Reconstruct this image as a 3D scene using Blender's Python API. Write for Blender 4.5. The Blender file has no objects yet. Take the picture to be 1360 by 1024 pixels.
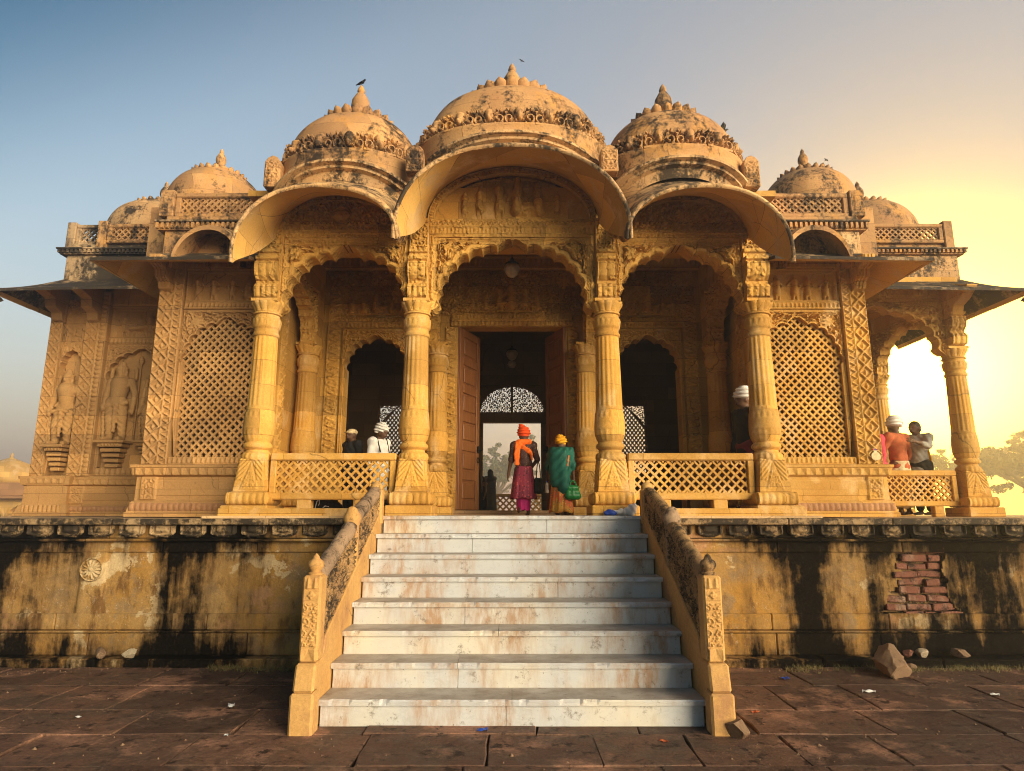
import bpy, bmesh, math, random
import numpy as np
from mathutils import Vector, Matrix

S = bpy.context.scene
C = S.collection
R = math.radians
random.seed(7)
RNG = np.random.default_rng(11)

# ------------------------------------------------------------------ camera, sky, sun, exposure
cam = bpy.data.objects.new('camera', bpy.data.cameras.new('camera'))
C.objects.link(cam)
cam.location = (0, 0, 1.85)
cam.rotation_euler = (R(90 + 11.18), 0, 0)
cam.data.sensor_width = 36
cam.data.lens = 36 * 860 / 1360
cam.data.clip_end = 3000
S.camera = cam

SUN_AZ, SUN_EL = R(136), R(8)          # azimuth from the view direction (+Y) towards +X
w = bpy.data.worlds.new('World')
S.world = w
w.use_nodes = True
nt = w.node_tree
nt.nodes.clear()
N = nt.nodes.new
sky = N('ShaderNodeTexSky')
sky.sky_type = 'NISHITA'
sky.sun_disc = False
sky.sun_elevation = SUN_EL
sky.sun_rotation = SUN_AZ
sky.altitude = 200
sky.air_density = 1.3
sky.dust_density = 4.5
sky.ozone_density = 2.2
bg = N('ShaderNodeBackground')
bg.inputs[1].default_value = 0.15
tint = N('ShaderNodeMix')
tint.data_type = 'RGBA'
tint.blend_type = 'MULTIPLY'
tint.inputs[0].default_value = 1
tint.inputs[7].default_value = (1.0, 0.93, 0.84, 1)
nt.links.new(sky.outputs[0], tint.inputs[6])
# the evening glow in the dusty air low over the right-hand horizon
GAZ, GEL = R(31.5), R(9)
tc = N('ShaderNodeTexCoord')
dp = N('ShaderNodeVectorMath'); dp.operation = 'DOT_PRODUCT'
dp.inputs[1].default_value = (math.sin(GAZ) * math.cos(GEL), math.cos(GAZ) * math.cos(GEL), math.sin(GEL))
nt.links.new(tc.outputs['Generated'], dp.inputs[0])
def lobe(k_, amp):
    m1 = N('ShaderNodeMath'); m1.operation = 'SUBTRACT'; nt.links.new(dp.outputs['Value'], m1.inputs[0]); m1.inputs[1].default_value = 1
    m2 = N('ShaderNodeMath'); m2.operation = 'MULTIPLY'; nt.links.new(m1.outputs[0], m2.inputs[0]); m2.inputs[1].default_value = k_
    m3 = N('ShaderNodeMath'); m3.operation = 'EXPONENT'; nt.links.new(m2.outputs[0], m3.inputs[0])
    m4 = N('ShaderNodeMath'); m4.operation = 'MULTIPLY'; nt.links.new(m3.outputs[0], m4.inputs[0]); m4.inputs[1].default_value = amp
    return m4.outputs[0]
# mauve dust band lying along the whole horizon
sz = N('ShaderNodeSeparateXYZ'); nt.links.new(tc.outputs['Generated'], sz.inputs[0])
h1 = N('ShaderNodeMath'); h1.operation = 'MULTIPLY'; nt.links.new(sz.outputs[2], h1.inputs[0]); h1.inputs[1].default_value = -5.0
h2 = N('ShaderNodeMath'); h2.operation = 'EXPONENT'; nt.links.new(h1.outputs[0], h2.inputs[0])
h3 = N('ShaderNodeMath'); h3.operation = 'MULTIPLY'; h3.use_clamp = True; nt.links.new(h2.outputs[0], h3.inputs[0]); h3.inputs[1].default_value = .75
bd = N('ShaderNodeMix'); bd.data_type = 'RGBA'; bd.blend_type = 'MIX'
nt.links.new(h3.outputs[0], bd.inputs[0]); nt.links.new(tint.outputs[2], bd.inputs[6]); bd.inputs[7].default_value = (2.9, 1.82, 1.58, 1)
acc = bd.outputs[2]
warm = N('ShaderNodeMix'); warm.data_type = 'RGBA'; warm.blend_type = 'MULTIPLY'
nt.links.new(lobe(20, .95), warm.inputs[0]); nt.links.new(acc, warm.inputs[6]); warm.inputs[7].default_value = (1.0, .70, .26, 1)
acc = warm.outputs[2]
# the sky deepens away from the glow and overhead
e1 = N('ShaderNodeMath'); e1.operation = 'MULTIPLY'; nt.links.new(dp.outputs['Value'], e1.inputs[0]); e1.inputs[1].default_value = -.75
e2 = N('ShaderNodeMath'); e2.operation = 'MULTIPLY_ADD'; nt.links.new(sz.outputs[2], e2.inputs[0]); e2.inputs[1].default_value = .9; nt.links.new(e1.outputs[0], e2.inputs[2])
up = N('ShaderNodeMapRange'); up.interpolation_type = 'SMOOTHSTEP'
nt.links.new(e2.outputs[0], up.inputs[0]); up.inputs[1].default_value = .02; up.inputs[2].default_value = .34
ub = N('ShaderNodeMix'); ub.data_type = 'RGBA'; ub.blend_type = 'MULTIPLY'
nt.links.new(up.outputs[0], ub.inputs[0]); nt.links.new(acc, ub.inputs[6]); ub.inputs[7].default_value = (.10, .33, .48, 1)
acc = ub.outputs[2]
for k_, amp, colr in ((5, 1.0, (1.0, .68, .46, 1)), (24, 2.2, (1.0, .50, .05, 1)), (120, 70.0, (1.0, .58, .05, 1))):
    ad = N('ShaderNodeMix'); ad.data_type = 'RGBA'; ad.blend_type = 'ADD'; ad.clamp_factor = False
    nt.links.new(lobe(k_, amp), ad.inputs[0]); nt.links.new(acc, ad.inputs[6]); ad.inputs[7].default_value = colr
    acc = ad.outputs[2]
nt.links.new(acc, bg.inputs[0])
wo = N('ShaderNodeOutputWorld')
nt.links.new(bg.outputs[0], wo.inputs[0])

sl = bpy.data.lights.new('sun', 'SUN')
sl.energy = 4.8
sl.angle = R(50)
sl.color = (1.0, 0.83, 0.57)
sun = bpy.data.objects.new('sun', sl)
C.objects.link(sun)
sdir = Vector((math.sin(SUN_AZ) * math.cos(SUN_EL), math.cos(SUN_AZ) * math.cos(SUN_EL), math.sin(SUN_EL)))
sun.rotation_euler = sdir.to_track_quat('Z', 'Y').to_euler()
sun.location = (30, 5, 20)

S.view_settings.view_transform = 'Standard'
S.view_settings.look = 'None'
S.view_settings.gamma = 1
S.view_settings.exposure = 1.3
S.view_settings.use_curve_mapping = False
S.cycles.filter_width = 1.0

# ------------------------------------------------------------------ materials
def nodes(name):
    m = bpy.data.materials.new(name)
    m.use_nodes = True
    t = m.node_tree
    return m, t, t.nodes['Principled BSDF']

def nd(t, kind, **kw):
    n = t.nodes.new(kind)
    for k, v in kw.items():
        if k[0] == 'i' and k[1:].isdigit():
            n.inputs[int(k[1:])].default_value = v
        else:
            setattr(n, k, v)
    return n

def noise(t, vec, scale, detail=5, rough=.55, mapping=None):
    if mapping:
        mp = nd(t, 'ShaderNodeMapping')
        mp.inputs['Scale'].default_value = mapping
        t.links.new(vec, mp.inputs[0])
        vec = mp.outputs[0]
    n = nd(t, 'ShaderNodeTexNoise')
    n.inputs['Scale'].default_value = scale
    n.inputs['Detail'].default_value = detail
    n.inputs['Roughness'].default_value = rough
    t.links.new(vec, n.inputs['Vector'])
    return n.outputs[0]

def ramp(t, v, a, b, ca=(0, 0, 0, 1), cb=(1, 1, 1, 1)):
    r = nd(t, 'ShaderNodeValToRGB')
    r.color_ramp.elements[0].position = a
    r.color_ramp.elements[1].position = b
    r.color_ramp.elements[0].color = ca
    r.color_ramp.elements[1].color = cb
    t.links.new(v, r.inputs[0])
    return r.outputs[0]

def mix(t, f, a, b, blend='MIX'):
    n = nd(t, 'ShaderNodeMix', data_type='RGBA', blend_type=blend)
    for s, i in ((f, 0), (a, 6), (b, 7)):
        if isinstance(s, (int, float)):
            n.inputs[i].default_value = s
        elif isinstance(s, tuple):
            n.inputs[i].default_value = s if len(s) == 4 else s + (1,)
        else:
            t.links.new(s, n.inputs[i])
    return n.outputs[2]

def math_(t, op, a, b=0.0, clamp=False):
    n = nd(t, 'ShaderNodeMath', operation=op, use_clamp=clamp)
    for s, i in ((a, 0), (b, 1)):
        if isinstance(s, (int, float)):
            n.inputs[i].default_value = s
        else:
            t.links.new(s, n.inputs[i])
    return n.outputs[0]

def bump(t, p, hs, strength=.4, dist=.02):
    prev = None
    for h, st, d in hs:
        b = nd(t, 'ShaderNodeBump')
        b.inputs['Strength'].default_value = st
        b.inputs['Distance'].default_value = d
        t.links.new(h, b.inputs['Height'])
        if prev is not None:
            t.links.new(prev, b.inputs['Normal'])
        prev = b.outputs[0]
    t.links.new(prev, p.inputs['Normal'])

def pos(t):
    return nd(t, 'ShaderNodeNewGeometry').outputs['Position']

def stone(name, c1, c2, stain=0.0, sscale=1.6, streak=.5, c3=None, black=(.012, .0095, .0075), rough=.82, bm=.5, salt=0.0, spec=.25, carve=0, blocks=True):
    m, t, p = nodes(name)
    P = pos(t)
    col = mix(t, ramp(t, noise(t, P, 1.1, 6, .6), .34, .66), c1, c2)
    sp3 = nd(t, 'ShaderNodeSeparateXYZ'); t.links.new(P, sp3.inputs[0])
    cb3 = nd(t, 'ShaderNodeCombineXYZ'); t.links.new(math_(t, 'ADD', sp3.outputs[0], sp3.outputs[1]), cb3.inputs[0]); t.links.new(sp3.outputs[2], cb3.inputs[1])
    br = nd(t, 'ShaderNodeTexBrick'); t.links.new(cb3.outputs[0], br.inputs['Vector'])
    br.inputs['Scale'].default_value = 1; br.inputs['Brick Width'].default_value = .86; br.inputs['Row Height'].default_value = .37
    br.inputs['Mortar Size'].default_value = .0035; br.inputs['Mortar Smooth'].default_value = .3; br.inputs['Bias'].default_value = 0
    br.inputs['Color1'].default_value = (.74, .73, .76, 1); br.inputs['Color2'].default_value = (1.20, 1.18, 1.14, 1); br.inputs['Mortar'].default_value = (.42, .36, .32, 1)
    col = mix(t, 1.0 if blocks else 0.0, col, br.outputs['Color'], 'MULTIPLY')
    if c3:
        col = mix(t, ramp(t, noise(t, P, 2.3, 7, .65, (1.0, 1.0, .7)), .52, .64), col, c3)
    col = mix(t, ramp(t, noise(t, P, 38, 4, .7), .25, .75), mix(t, 1.0, col, (.80, .77, .74), 'MULTIPLY'), mix(t, 1.0, col, (1.13, 1.12, 1.1), 'MULTIPLY'))
    sp = ramp(t, noise(t, P, 90, 2, .5), .68, .76)
    col = mix(t, sp, col, mix(t, 1.0, col, (.45, .4, .36), 'MULTIPLY'))
    # hairline cracks
    vo = nd(t, 'ShaderNodeTexVoronoi', feature='DISTANCE_TO_EDGE')
    vo.inputs['Scale'].default_value = .9
    wp = nd(t, 'ShaderNodeMix', data_type='VECTOR')
    nz = nd(t, 'ShaderNodeTexNoise'); nz.inputs['Scale'].default_value = 2.2; nz.inputs['Detail'].default_value = 5
    t.links.new(P, nz.inputs['Vector'])
    wp.inputs[0].default_value = .22
    t.links.new(P, wp.inputs[4]); t.links.new(nz.outputs['Color'], wp.inputs[5])
    t.links.new(wp.outputs[1], vo.inputs['Vector'])
    crack = math_(t, 'MULTIPLY', ramp(t, vo.outputs['Distance'], .0, .006, (1, 1, 1, 1), (0, 0, 0, 1)), ramp(t, noise(t, P, .8, 2), .5, .6))
    col = mix(t, math_(t, 'MULTIPLY', crack, .75), col, (.05, .03, .018))
    if stain > 0:
        s1 = noise(t, P, sscale, 9, .68, (1, 1, 1 - .75 * streak))
        s2 = noise(t, P, sscale * 7, 6, .7)
        s = math_(t, 'ADD', math_(t, 'MULTIPLY', s1, .66), math_(t, 'MULTIPLY', s2, .34))
        th = .66 - .30 * stain
        f = ramp(t, s, th, th + .085)
        col = mix(t, math_(t, 'MULTIPLY', f, .93), col, black)
    if salt > 0:
        f = math_(t, 'MULTIPLY', ramp(t, noise(t, P, 17, 8, .75), .64 - .12 * salt, .70 - .10 * salt), ramp(t, noise(t, P, 1.3, 3), .42, .6))
        col = mix(t, math_(t, 'MULTIPLY', f, .7), col, (.62, .52, .40))
    t.links.new(col, p.inputs['Base Color'])
    p.inputs['Roughness'].default_value = rough
    p.inputs['Specular IOR Level'].default_value = spec
    hs = [(noise(t, P, 26, 6, .65), bm * .6, .02), (noise(t, P, 110, 3, .6), bm * .4, .006)]
    if carve:
        vc = nd(t, 'ShaderNodeTexVoronoi', feature='SMOOTH_F1'); vc.inputs['Scale'].default_value = carve; vc.inputs['Smoothness'].default_value = .3
        t.links.new(wp.outputs[1], vc.inputs['Vector'])
        hs.insert(0, (ramp(t, vc.outputs['Distance'], .12, .5, (1, 1, 1, 1), (0, 0, 0, 1)), .75, .03))
    bump(t, p, hs)
    return m

AMB1, AMB2, AMB3 = (.46, .232, .042), (.56, .325, .084), (.57, .355, .145)
M = {}
M['stone'] = stone('sandstone', AMB1, AMB2, .10, 2.2, .6, AMB3)
M['carved'] = stone('carved_sandstone', (.46, .24, .046), (.56, .33, .088), .10, 2.4, .3, None, bm=.45, carve=15)
M['pale'] = stone('weathered_dome_plaster', (.38, .20, .085), (.46, .265, .11), .55, 2.0, .7, (.46, .23, .065))
M['hood'] = stone('stained_hood_stone', (.45, .26, .11), (.56, .36, .18), .64, 3.0, .5, None)
M['soffit'] = stone('hood_soffit_stone', (.50, .28, .070), (.58, .36, .11), .10, 1.5, .2, (.54, .35, .17))
M['black'] = stone('blackened_stone', (.30, .20, .11), (.42, .29, .17), .86, 1.5, .5, None)
M['brown'] = stone('sandstone_painted_shade', (.38, .205, .072), (.46, .265, .105), .14, 2.0, .5, None)  # browner sandstone: shade of the left bay and wing put into its colour
M['red'] = stone('red_sandstone', (.33, .165, .075), (.40, .215, .10), .2, 2.5, .2, None)
M['post'] = stone('baluster_stone', (.44, .235, .075), (.54, .32, .115), .24, 3.5, .4, (.38, .20, .085), blocks=False)
M['rubble'] = stone('blackened_rubble_panel', (.26, .15, .07), (.40, .24, .10), .62, 6.0, .2, None, bm=1.0, blocks=False)
M['rail'] = stone('lichen_rail_stone', (.24, .16, .105), (.36, .24, .15), .55, 5.0, .1, None, bm=.8, blocks=False)

def wall_mat():
    m, t, p = nodes('stained_ochre_plaster')
    P = pos(t)
    sep = nd(t, 'ShaderNodeSeparateXYZ'); t.links.new(P, sep.inputs[0])
    X, Z = sep.outputs[0], sep.outputs[2]
    col = mix(t, ramp(t, noise(t, P, 1.0, 6, .6), .36, .64), (.33, .175, .042), (.34, .22, .095))
    col = mix(t, ramp(t, noise(t, P, 2.6, 8, .7), .50, .60), col, (.25, .165, .085))
    col = mix(t, ramp(t, noise(t, P, 3.7, 8, .72, (1, 1, .4)), .53, .62), col, (.16, .085, .032))
    col = mix(t, ramp(t, noise(t, P, 1.9, 6, .6), .60, .66), col, (.36, .20, .10))
    # old limewash that has not yet flaked
    col = mix(t, math_(t, 'MULTIPLY', ramp(t, noise(t, P, 1.15, 7, .62), .585, .60), .9), col, (.50, .38, .22))
    f = math_(t, 'MULTIPLY', ramp(t, noise(t, P, 15, 9, .8), .57, .64), ramp(t, noise(t, P, .9, 3), .44, .6))
    col = mix(t, math_(t, 'MULTIPLY', f, .6), col, (.55, .46, .36))
    col = mix(t, ramp(t, noise(t, P, 40, 4, .7), .25, .75), mix(t, 1.0, col, (.74, .70, .66), 'MULTIPLY'), mix(t, 1.0, col, (1.12, 1.1, 1.08), 'MULTIPLY'))
    # black algae: long streaks running down from the coping, and a damp band along the foot
    s1 = noise(t, P, 1.9, 9, .68, (1, 1, .11))
    s2 = noise(t, P, 7, 7, .7)
    s3 = noise(t, P, .55, 3, .5, (1, 1, .2))
    hi = ramp(t, Z, 1.05, 1.62)
    # the ramp is 0..1 in z metres only up to 1, so divide
    hz = math_(t, 'DIVIDE', Z, 2.0)
    hi = ramp(t, hz, .56, .82)
    lo = ramp(t, hz, .04, .26, (1, 1, 1, 1), (0, 0, 0, 1))
    s = math_(t, 'ADD', math_(t, 'MULTIPLY', s1, .50), math_(t, 'MULTIPLY', s2, .14))
    s = math_(t, 'ADD', s, math_(t, 'MULTIPLY', s3, .36))
    s = math_(t, 'ADD', s, math_(t, 'MULTIPLY', hi, .10))
    s = math_(t, 'ADD', s, math_(t, 'MULTIPLY', lo, .085))
    # the plaster next to the stair was renewed and is still clean
    ax = math_(t, 'ABSOLUTE', X)
    near = ramp(t, math_(t, 'DIVIDE', math_(t, 'ADD', ax, math_(t, 'MULTIPLY', s2, .5)), 5.0), .50, .62, (1, 1, 1, 1), (0, 0, 0, 1))
    s = math_(t, 'SUBTRACT', s, math_(t, 'MULTIPLY', near, .2))
    f = ramp(t, s, .52, .575)
    col = mix(t, math_(t, 'MULTIPLY', ramp(t, s, .455, .545), .75), col, (.10, .055, .024))
    blk = mix(t, ramp(t, noise(t, P, 30, 5, .8), .5, .72), (.003, .0024, .002), (.020, .015, .010))
    col = mix(t, math_(t, 'MULTIPLY', f, .99), col, blk)
    fl = ramp(t, noise(t, P, 55, 3, .8), .73, .77)
    col = mix(t, math_(t, 'MULTIPLY', fl, .6), col, (.5, .45, .38))
    t.links.new(col, p.inputs['Base Color'])
    p.inputs['Roughness'].default_value = .88
    p.inputs['Specular IOR Level'].default_value = .04
    bump(t, p, [(noise(t, P, 9, 8, .7), .45, .03), (noise(t, P, 60, 4, .7), .35, .008)])
    return m
M['wall'] = wall_mat()

def marble_mat():
    m, t, p = nodes('stained_white_marble')
    P = pos(t)
    oi = nd(t, 'ShaderNodeObjectInfo')
    col = mix(t, oi.outputs['Random'], (.42, .42, .435), (.50, .50, .51))
    v = noise(t, P, 2.2, 9, .7, (1, 1, 1.6))
    vein = ramp(t, math_(t, 'ABSOLUTE', math_(t, 'SUBTRACT', v, .5)), .0, .03, (1, 1, 1, 1), (0, 0, 0, 1))
    col = mix(t, math_(t, 'MULTIPLY', vein, .35), col, (.34, .35, .36))
    col = mix(t, ramp(t, noise(t, P, .9, 4), .5, .75), col, (.60, .53, .42))
    rs = math_(t, 'MULTIPLY', ramp(t, noise(t, P, 1.7, 6, .65, (1, 1, .25)), .46, .62), ramp(t, noise(t, P, 14, 5, .7, (1, 1, .3)), .34, .58))
    col = mix(t, math_(t, 'MULTIPLY', rs, .85), col, (.33, .17, .07))
    dk = ramp(t, noise(t, P, 6, 9, .78), .57, .66)
    col = mix(t, math_(t, 'MULTIPLY', dk, .75), col, (.10, .065, .04))
    sp = ramp(t, noise(t, P, 45, 3, .6), .67, .73)
    col = mix(t, math_(t, 'MULTIPLY', sp, .7), col, (.10, .07, .05))
    t.links.new(col, p.inputs['Base Color'])
    t.links.new(ramp(t, noise(t, P, 8, 5), .3, .7, (.3, .3, .3, 1), (.62, .62, .62, 1)), p.inputs['Roughness'])
    bump(t, p, [(noise(t, P, 40, 4, .6), .12, .01)])
    return m
M['marble'] = marble_mat()

def tread_mat():
    m, t, p = nodes('brown_marble_tread')  # darker, browner marble for the up-facing tread tops
    P = pos(t)
    col = mix(t, ramp(t, noise(t, P, 3.5, 7, .7), .36, .64), (.27, .215, .17), (.47, .42, .37))
    col = mix(t, math_(t, 'MULTIPLY', ramp(t, noise(t, P, 9, 8, .78), .58, .68), .7), col, (.09, .065, .045))
    t.links.new(col, p.inputs['Base Color'])
    p.inputs['Roughness'].default_value = .55
    bump(t, p, [(noise(t, P, 30, 5, .6), .2, .01)])
    return m
M['tread'] = tread_mat()

def paving_mat(name, a, b, c):
    m, t, p = nodes(name)
    P = pos(t)
    oi = nd(t, 'ShaderNodeObjectInfo')
    col = mix(t, oi.outputs['Random'], a, b)
    col = mix(t, ramp(t, noise(t, P, 2.2, 8, .7), .44, .58), col, c)
    col = mix(t, ramp(t, noise(t, P, 1.1, 7, .7), .52, .62), col, tuple(x * 1.7 for x in b))
    col = mix(t, ramp(t, noise(t, P, 5.5, 8, .75), .54, .62), col, tuple(x * .45 for x in a))
    col = mix(t, ramp(t, noise(t, P, 26, 6, .75), .3, .7), mix(t, 1.0, col, (.62, .58, .55), 'MULTIPLY'), mix(t, 1.0, col, (1.25, 1.2, 1.15), 'MULTIPLY'))
    col = mix(t, math_(t, 'MULTIPLY', ramp(t, noise(t, P, 6, 9, .8), .60, .68), .6), col, (.022, .015, .012))
    sp = ramp(t, noise(t, P, 60, 3, .7), .74, .78)
    col = mix(t, math_(t, 'MULTIPLY', sp, .5), col, (.34, .26, .2))
    t.links.new(col, p.inputs['Base Color'])
    t.links.new(ramp(t, noise(t, P, 5, 6), .3, .7, (.5, .5, .5, 1), (.85, .85, .85, 1)), p.inputs['Roughness'])
    p.inputs['Specular IOR Level'].default_value = .22
    bump(t, p, [(noise(t, P, 7, 8, .7), .55, .03), (noise(t, P, 45, 5, .7), .4, .01)])
    return m
M['paving'] = paving_mat('red_slate_paving', (.072, .040, .030), (.185, .098, .064), (.100, .066, .047))
M['dirt'] = paving_mat('packed_dirt', (.045, .026, .018), (.055, .032, .022), (.035, .021, .015))
M['farland'] = paving_mat('far_dusty_ground', (.22, .15, .09), (.24, .16, .10), (.18, .13, .08))

def flat(name, c, rough=.7, var=.25, scale=12, spec=.3, bs=.2, c2=None, metal=0):
    m, t, p = nodes(name)
    co = nd(t, 'ShaderNodeTexCoord').outputs['Object']
    f = ramp(t, noise(t, co, scale, 5, .6), .35, .65)
    lo = tuple(x * (1 - var) for x in c)
    hi = c2 or tuple(min(1, x * (1 + var * .6)) for x in c)
    t.links.new(mix(t, f, lo, hi), p.inputs['Base Color'])
    p.inputs['Roughness'].default_value = rough
    p.inputs['Specular IOR Level'].default_value = spec
    p.inputs['Metallic'].default_value = metal
    bump(t, p, [(noise(t, co, scale * 5, 4, .6), bs, .01)])
    return m

def wood_mat(name, c1, c2):
    m, t, p = nodes(name)
    P = pos(t)
    g = noise(t, P, 3.0, 7, .65, (9, 9, .6))
    col = mix(t, ramp(t, g, .35, .65), c1, c2)
    col = mix(t, math_(t, 'MULTIPLY', ramp(t, noise(t, P, 5, 6, .7), .6, .7), .5), col, (.05, .02, .01))
    t.links.new(col, p.inputs['Base Color'])
    p.inputs['Roughness'].default_value = .5
    bump(t, p, [(g, .25, .01)])
    return m
M['wood'] = wood_mat('varnished_red_brown_wood', (.20, .070, .022), (.30, .115, .038))
M['iron'] = flat('black_iron', (.02, .02, .02), .45, metal=.6)
M['glass'] = flat('frosted_lamp_glass', (.42, .33, .24), .35, spec=.5)
M['brick'] = stone('weathered_red_brick', (.15, .050, .030), (.20, .085, .055), .50, 7, 0, (.27, .175, .125), bm=1.2, blocks=False)
M['petal'] = stone('frieze_petal_stone', (.24, .15, .07), (.36, .245, .135), .78, 3.6, .1, None, blocks=False)
M['rock'] = stone('fallen_stone', (.16, .095, .055), (.22, .14, .085), .25, 5, 0, None, bm=.9, blocks=False)
M['palerock'] = stone('pale_fallen_plaster', (.30, .24, .17), (.36, .29, .2), .2, 5, 0, None, bm=.9, blocks=False)
M['skin'] = flat('brown_skin', (.115, .055, .03), .5, .12, 30)
M['skin2'] = flat('tan_skin', (.26, .13, .07), .5, .12, 30)
M['hair'] = flat('black_hair', (.012, .010, .009), .5)
M['orange'] = flat('orange_red_cotton', (.80, .085, .012), .75, .18, 9)
M['saffron'] = flat('saffron_orange_cotton', (.85, .15, .012), .75, .18, 9)
M['yellow'] = flat('marigold_yellow_cotton', (.78, .36, .012), .75, .18, 9)
M['green'] = flat('dark_green_cotton', (.010, .10, .072), .7, .25, 9)
M['bagblack'] = flat('black_bag_cloth', (.014, .017, .014), .6)
M['baggreen'] = flat('bright_green_leather', (.012, .17, .04), .35, .2, 8)
M['white'] = flat('white_cotton', (.72, .68, .64), .8, .12, 10)
M['blackc'] = flat('black_cotton', (.018, .017, .018), .85, .3, 9)
M['greyc'] = flat('grey_shirt_cotton', (.34, .31, .27), .8)
M['rust'] = flat('rust_red_cotton', (.42, .10, .035), .8)
M['cream'] = flat('cream_dhoti_cotton', (.62, .47, .26), .8)
M['pink'] = flat('pink_red_cotton', (.60, .05, .08), .75)
M['maroon'] = flat('maroon_cotton', (.20, .02, .03), .75)
M['magenta'] = flat('magenta_cotton', (.42, .012, .14), .75)
M['blue'] = flat('blue_plastic', (.02, .06, .35), .4)
M['redp'] = flat('red_packet_film', (.6, .03, .02), .35)
M['paper'] = flat('white_paper', (.7, .68, .66), .8, .1)
M['floor'] = stone('terrace_floor_stone', (.44, .29, .15), (.52, .36, .20), .10, 2, 0, None)
M['dark'] = stone('dark_hall_plaster', (.24, .15, .08), (.30, .19, .105), .1, 2, .3, None)  # plain darker plaster tone for the hall, bay rooms and threshold

def print_mat(name, base, spots, scale, base2=None):
    m, t, p = nodes(name)
    co = nd(t, 'ShaderNodeTexCoord').outputs['Object']
    v = nd(t, 'ShaderNodeTexVoronoi'); v.inputs['Scale'].default_value = scale
    t.links.new(co, v.inputs['Vector'])
    f = ramp(t, v.outputs['Distance'], .28, .36, (1, 1, 1, 1), (0, 0, 0, 1))
    col = mix(t, ramp(t, noise(t, co, 5), .4, .6), base, base2 or base)
    hs = nd(t, 'ShaderNodeSeparateColor'); t.links.new(v.outputs['Color'], hs.inputs[0])
    sc = mix(t, ramp(t, hs.outputs[0], .45, .5), spots[0], spots[1])
    col = mix(t, f, col, sc)
    t.links.new(col, p.inputs['Base Color'])
    p.inputs['Roughness'].default_value = .75
    return m
M['floral'] = print_mat('magenta_floral_print', (.30, .025, .055), [(.05, .012, .02), (.55, .10, .10)], 22, (.20, .018, .05))
M['blouse'] = print_mat('dark_printed_blouse', (.045, .012, .012), [(.20, .11, .03), (.10, .04, .02)], 40)
M['sari'] = print_mat('striped_sari_skirt', (.55, .10, .03), [(.65, .40, .05), (.12, .20, .05)], 30, (.60, .28, .03))

# ------------------------------------------------------------------ objects
MX = 1        # -1 while a mirrored copy of a bay is being built

def wloc(o):
    v = np.zeros(3)
    while o is not None:
        v += np.array(o.location)
        o = o.parent
    return v

def link(name, me, mat, parent=None, loc=None):
    o = bpy.data.objects.new(name, me)
    C.objects.link(o)
    if mat is not None and not me.materials:
        me.materials.append(mat)
    if parent is not None:
        o.parent = parent
    if loc is not None:
        o.location = loc
    return o

def rawmesh(name, V, F, smooth=True):
    V = np.asarray(V, float)
    me = bpy.data.meshes.new(name)
    if isinstance(F, np.ndarray):
        n, k = F.shape
        me.vertices.add(len(V)); me.vertices.foreach_set('co', V.astype(np.float32).ravel())
        me.loops.add(n * k); me.loops.foreach_set('vertex_index', F.astype(np.int32).ravel())
        me.polygons.add(n)
        me.polygons.foreach_set('loop_start', np.arange(0, n * k, k, dtype=np.int32))
        me.polygons.foreach_set('loop_total', np.full(n, k, np.int32))
        me.update(calc_edges=True)
    else:
        me.from_pydata(V.tolist(), [], [list(f) for f in F])
        me.update()
    if smooth:
        me.polygons.foreach_set('use_smooth', np.ones(len(me.polygons), bool))
    return me

def mesh(name, V, F, mat, parent=None, smooth=True, sharp=None):
    """V in world metres; stored relative to the parent."""
    V = np.array(V, float)
    if MX < 0:
        V[:, 0] *= -1
        F = F[:, ::-1] if isinstance(F, np.ndarray) else [tuple(reversed(f)) for f in F]
    c = np.array([(V[:, 0].min() + V[:, 0].max()) / 2, (V[:, 1].min() + V[:, 1].max()) / 2, V[:, 2].min()])
    me = rawmesh(name, V - c, F, smooth)
    o = link(name, me, M[mat] if isinstance(mat, str) else mat, parent, c - (wloc(parent) if parent is not None else 0))
    if sharp:
        me.set_sharp_from_angle(angle=R(sharp))
    return o

def thing(name, label, cat, loc=(0, 0, 0), group=None, rotz=0):
    o = bpy.data.objects.new(name, None)
    C.objects.link(o)
    o.empty_display_size = .2
    o.location = loc
    o.rotation_euler = (0, 0, rotz)
    return tag(o, label, cat, group)

def tag(o, label, cat, group=None):
    o['label'] = label
    o['category'] = cat
    if group:
        o['group'] = group
    return o

def dup(o, parent=None, loc=None, rot=None, scale=None):
    c = o.copy()
    C.objects.link(c)
    c.parent = parent if parent is not None else o.parent
    if loc is not None:
        c.location = loc
    if rot is not None:
        c.rotation_euler = rot
    if scale is not None:
        c.scale = scale
    for ch in list(o.children):
        dup(ch, c)
    return c

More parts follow.
